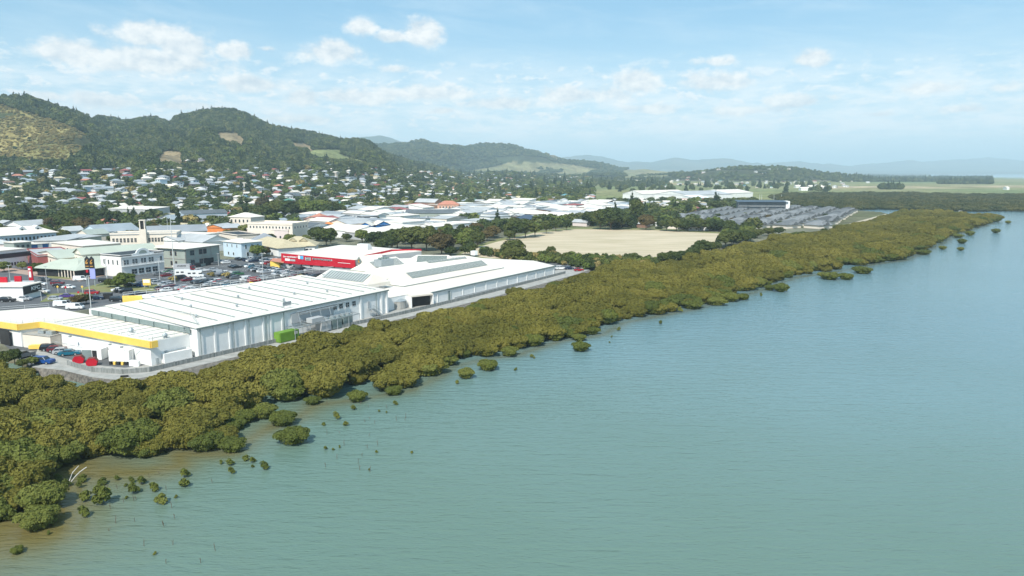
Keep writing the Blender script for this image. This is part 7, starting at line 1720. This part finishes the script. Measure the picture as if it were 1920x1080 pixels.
# motor launch in the river mouth
x, y = W(1801, 399, 0); o = thing("motor_boat", (x, y, 0), 0, label="small white motor boat crossing the river mouth", cat="boat")
b = MB(); n_ = 8
hull = [(-3.4, 1.0), (-3.4, -1.0), (1.0, -1.15), (3.0, -.6), (3.9, 0), (3.0, .6), (1.0, 1.15)]
low_ = [(x + a_ * .85, y + c_ * .7, -.2) for a_, c_ in hull]; up_ = [(x + a_, y + c_, .95 + .25 * (a_ > 1)) for a_, c_ in hull]
for i in range(7): j = (i + 1) % 7; b.poly([low_[i], low_[j], up_[j], up_[i]])
b.poly(up_); b.build("hull", M_WHITE, o)
b = MB(); b.box((x - .3, y, .95), (3.0, 1.6, 1.3), 0); b.build("cabin", M_WHITE, o); b = MB(); b.box((x + 1.22, y, 1.4), (.1, 1.4, .6), 0); b.box((x - .3, y - .81, 1.4), (2.4, .06, .5), 0); b.build("window", M_GLASS, o)

# ------------------------------------------------------------------ labels that single each thing out, from where it stands
ORD = ["first", "second", "third", "fourth", "fifth", "sixth", "seventh", "eighth", "ninth", "tenth", "eleventh", "twelfth", "thirteenth", "fourteenth", "fifteenth", "sixteenth", "seventeenth", "eighteenth", "nineteenth", "twentieth"]
TENS = ["twenty", "thirty", "forty", "fifty", "sixty", "seventy", "eighty", "ninety"]
def ordw(i):
    if i < 20: return ORD[i]
    n = i + 1; t_ = TENS[n // 10 - 2]
    return (t_[:-1] + "ieth") if n % 10 == 0 else t_ + "-" + ORD[n % 10 - 1]
LAND_T = [(75, "golden spur"), (170, "spur's dark foot"), (260, "wooded saddle"), (350, "grey clearing"), (440, "highest hilltop"), (520, "falling ridge"), (600, "tan clearing"), (690, "green hill paddock"), (780, "pine ridge end"), (900, "second range"), (1010, "pointed dry hill"), (1120, "dry foothills"), (1270, "flat pastures"), (1420, "low knoll"), (1600, "dark apartment block"), (9999, "far plain")]
def zone(px, py, cat):
    if cat in ("mangrove", "mangrove seedling", "stick"):
        nm = [(130, "bottom-left corner"), (260, "bleached branch"), (380, "leftmost bay"), (520, "second bay"), (640, "yellow-trimmed store"), (760, "green container"), (900, "ribbed warehouse"), (1040, "mall's near half"), (1200, "mall's far end"), (1400, "hay field"), (1600, "village path"), (1760, "far headland"), (9999, "river mouth")]
        for a_, n_ in nm:
            if px < a_: return "in the water off the " + n_
    lt = next(n_ for a_, n_ in LAND_T if px < a_)
    if cat in ("car", "van", "pickup"):
        col = "left part" if px < 330 else "campervans" if px < 400 else "park middle" if px < 470 else "tall light pole" if px < 530 else "red fascia"
        row = "far row" if py < 500 else "upper rows" if py < 510 else "middle rows" if py < 520 else "lower rows" if py < 530 else "nearest rows"
        return f"{row} near the {col}" if col != "left part" else f"{row} at the car park's left"
    if py < 322: return "highest, below the " + lt
    if py < 336: return "high, below the " + lt
    if py < 352: return "midslope below the " + lt
    if py < 368: return "lower slope below the " + lt
    if py < 384: return "slope foot below the " + lt
    if py < 402: return "far town below the " + lt
    if py < 425: return "mid town below the " + lt
    if py < 460: return "near town below the " + lt
    return "behind the stores, below the " + lt
gr = {}
for o, d in AUTO:
    px, py = P(*o.location); gr.setdefault((d, zone(px, py, o.get('category', ''))), []).append((px, o))
for (d, zn), L_ in gr.items():
    L_.sort(key=lambda q_: q_[0])
    for i, (px, o) in enumerate(L_):
        o['label'] = f"{d}, {zn}" if len(L_) == 1 else (f"{'left' if i == 0 else 'right'} of two: {d}, {zn}" if len(L_) == 2 else f"{d}, {zn}, {ordw(i)} from left")
mx = max((len(o['label'].split()), o['label']) for o, d in AUTO); print("longest", mx)
# ------------------------------------------------------------------ haze
b = MB()
b.prism([(-26000, -400), (26000, -400), (26000, 26500), (-26000, 26500)], -3.5, 520, bottom=True)
o = b.build("haze", [])
m = bpy.data.materials.new("haze_air"); m.use_nodes = True; nt = m.node_tree; nt.nodes.clear()
pv = nt.nodes.new('ShaderNodeVolumePrincipled'); oo = nt.nodes.new('ShaderNodeOutputMaterial'); nt.links.new(pv.outputs[0], oo.inputs['Volume'])
pv.inputs['Color'].default_value = (0.68, 0.90, 1.0, 1); pv.inputs['Density'].default_value = 1.1e-4; pv.inputs['Anisotropy'].default_value = -0.15
m.cycles.homogeneous_volume = True
o.data.materials.append(m)
tag(o, kind='stuff', label='thin pale blue haze over the whole valley', cat='haze')
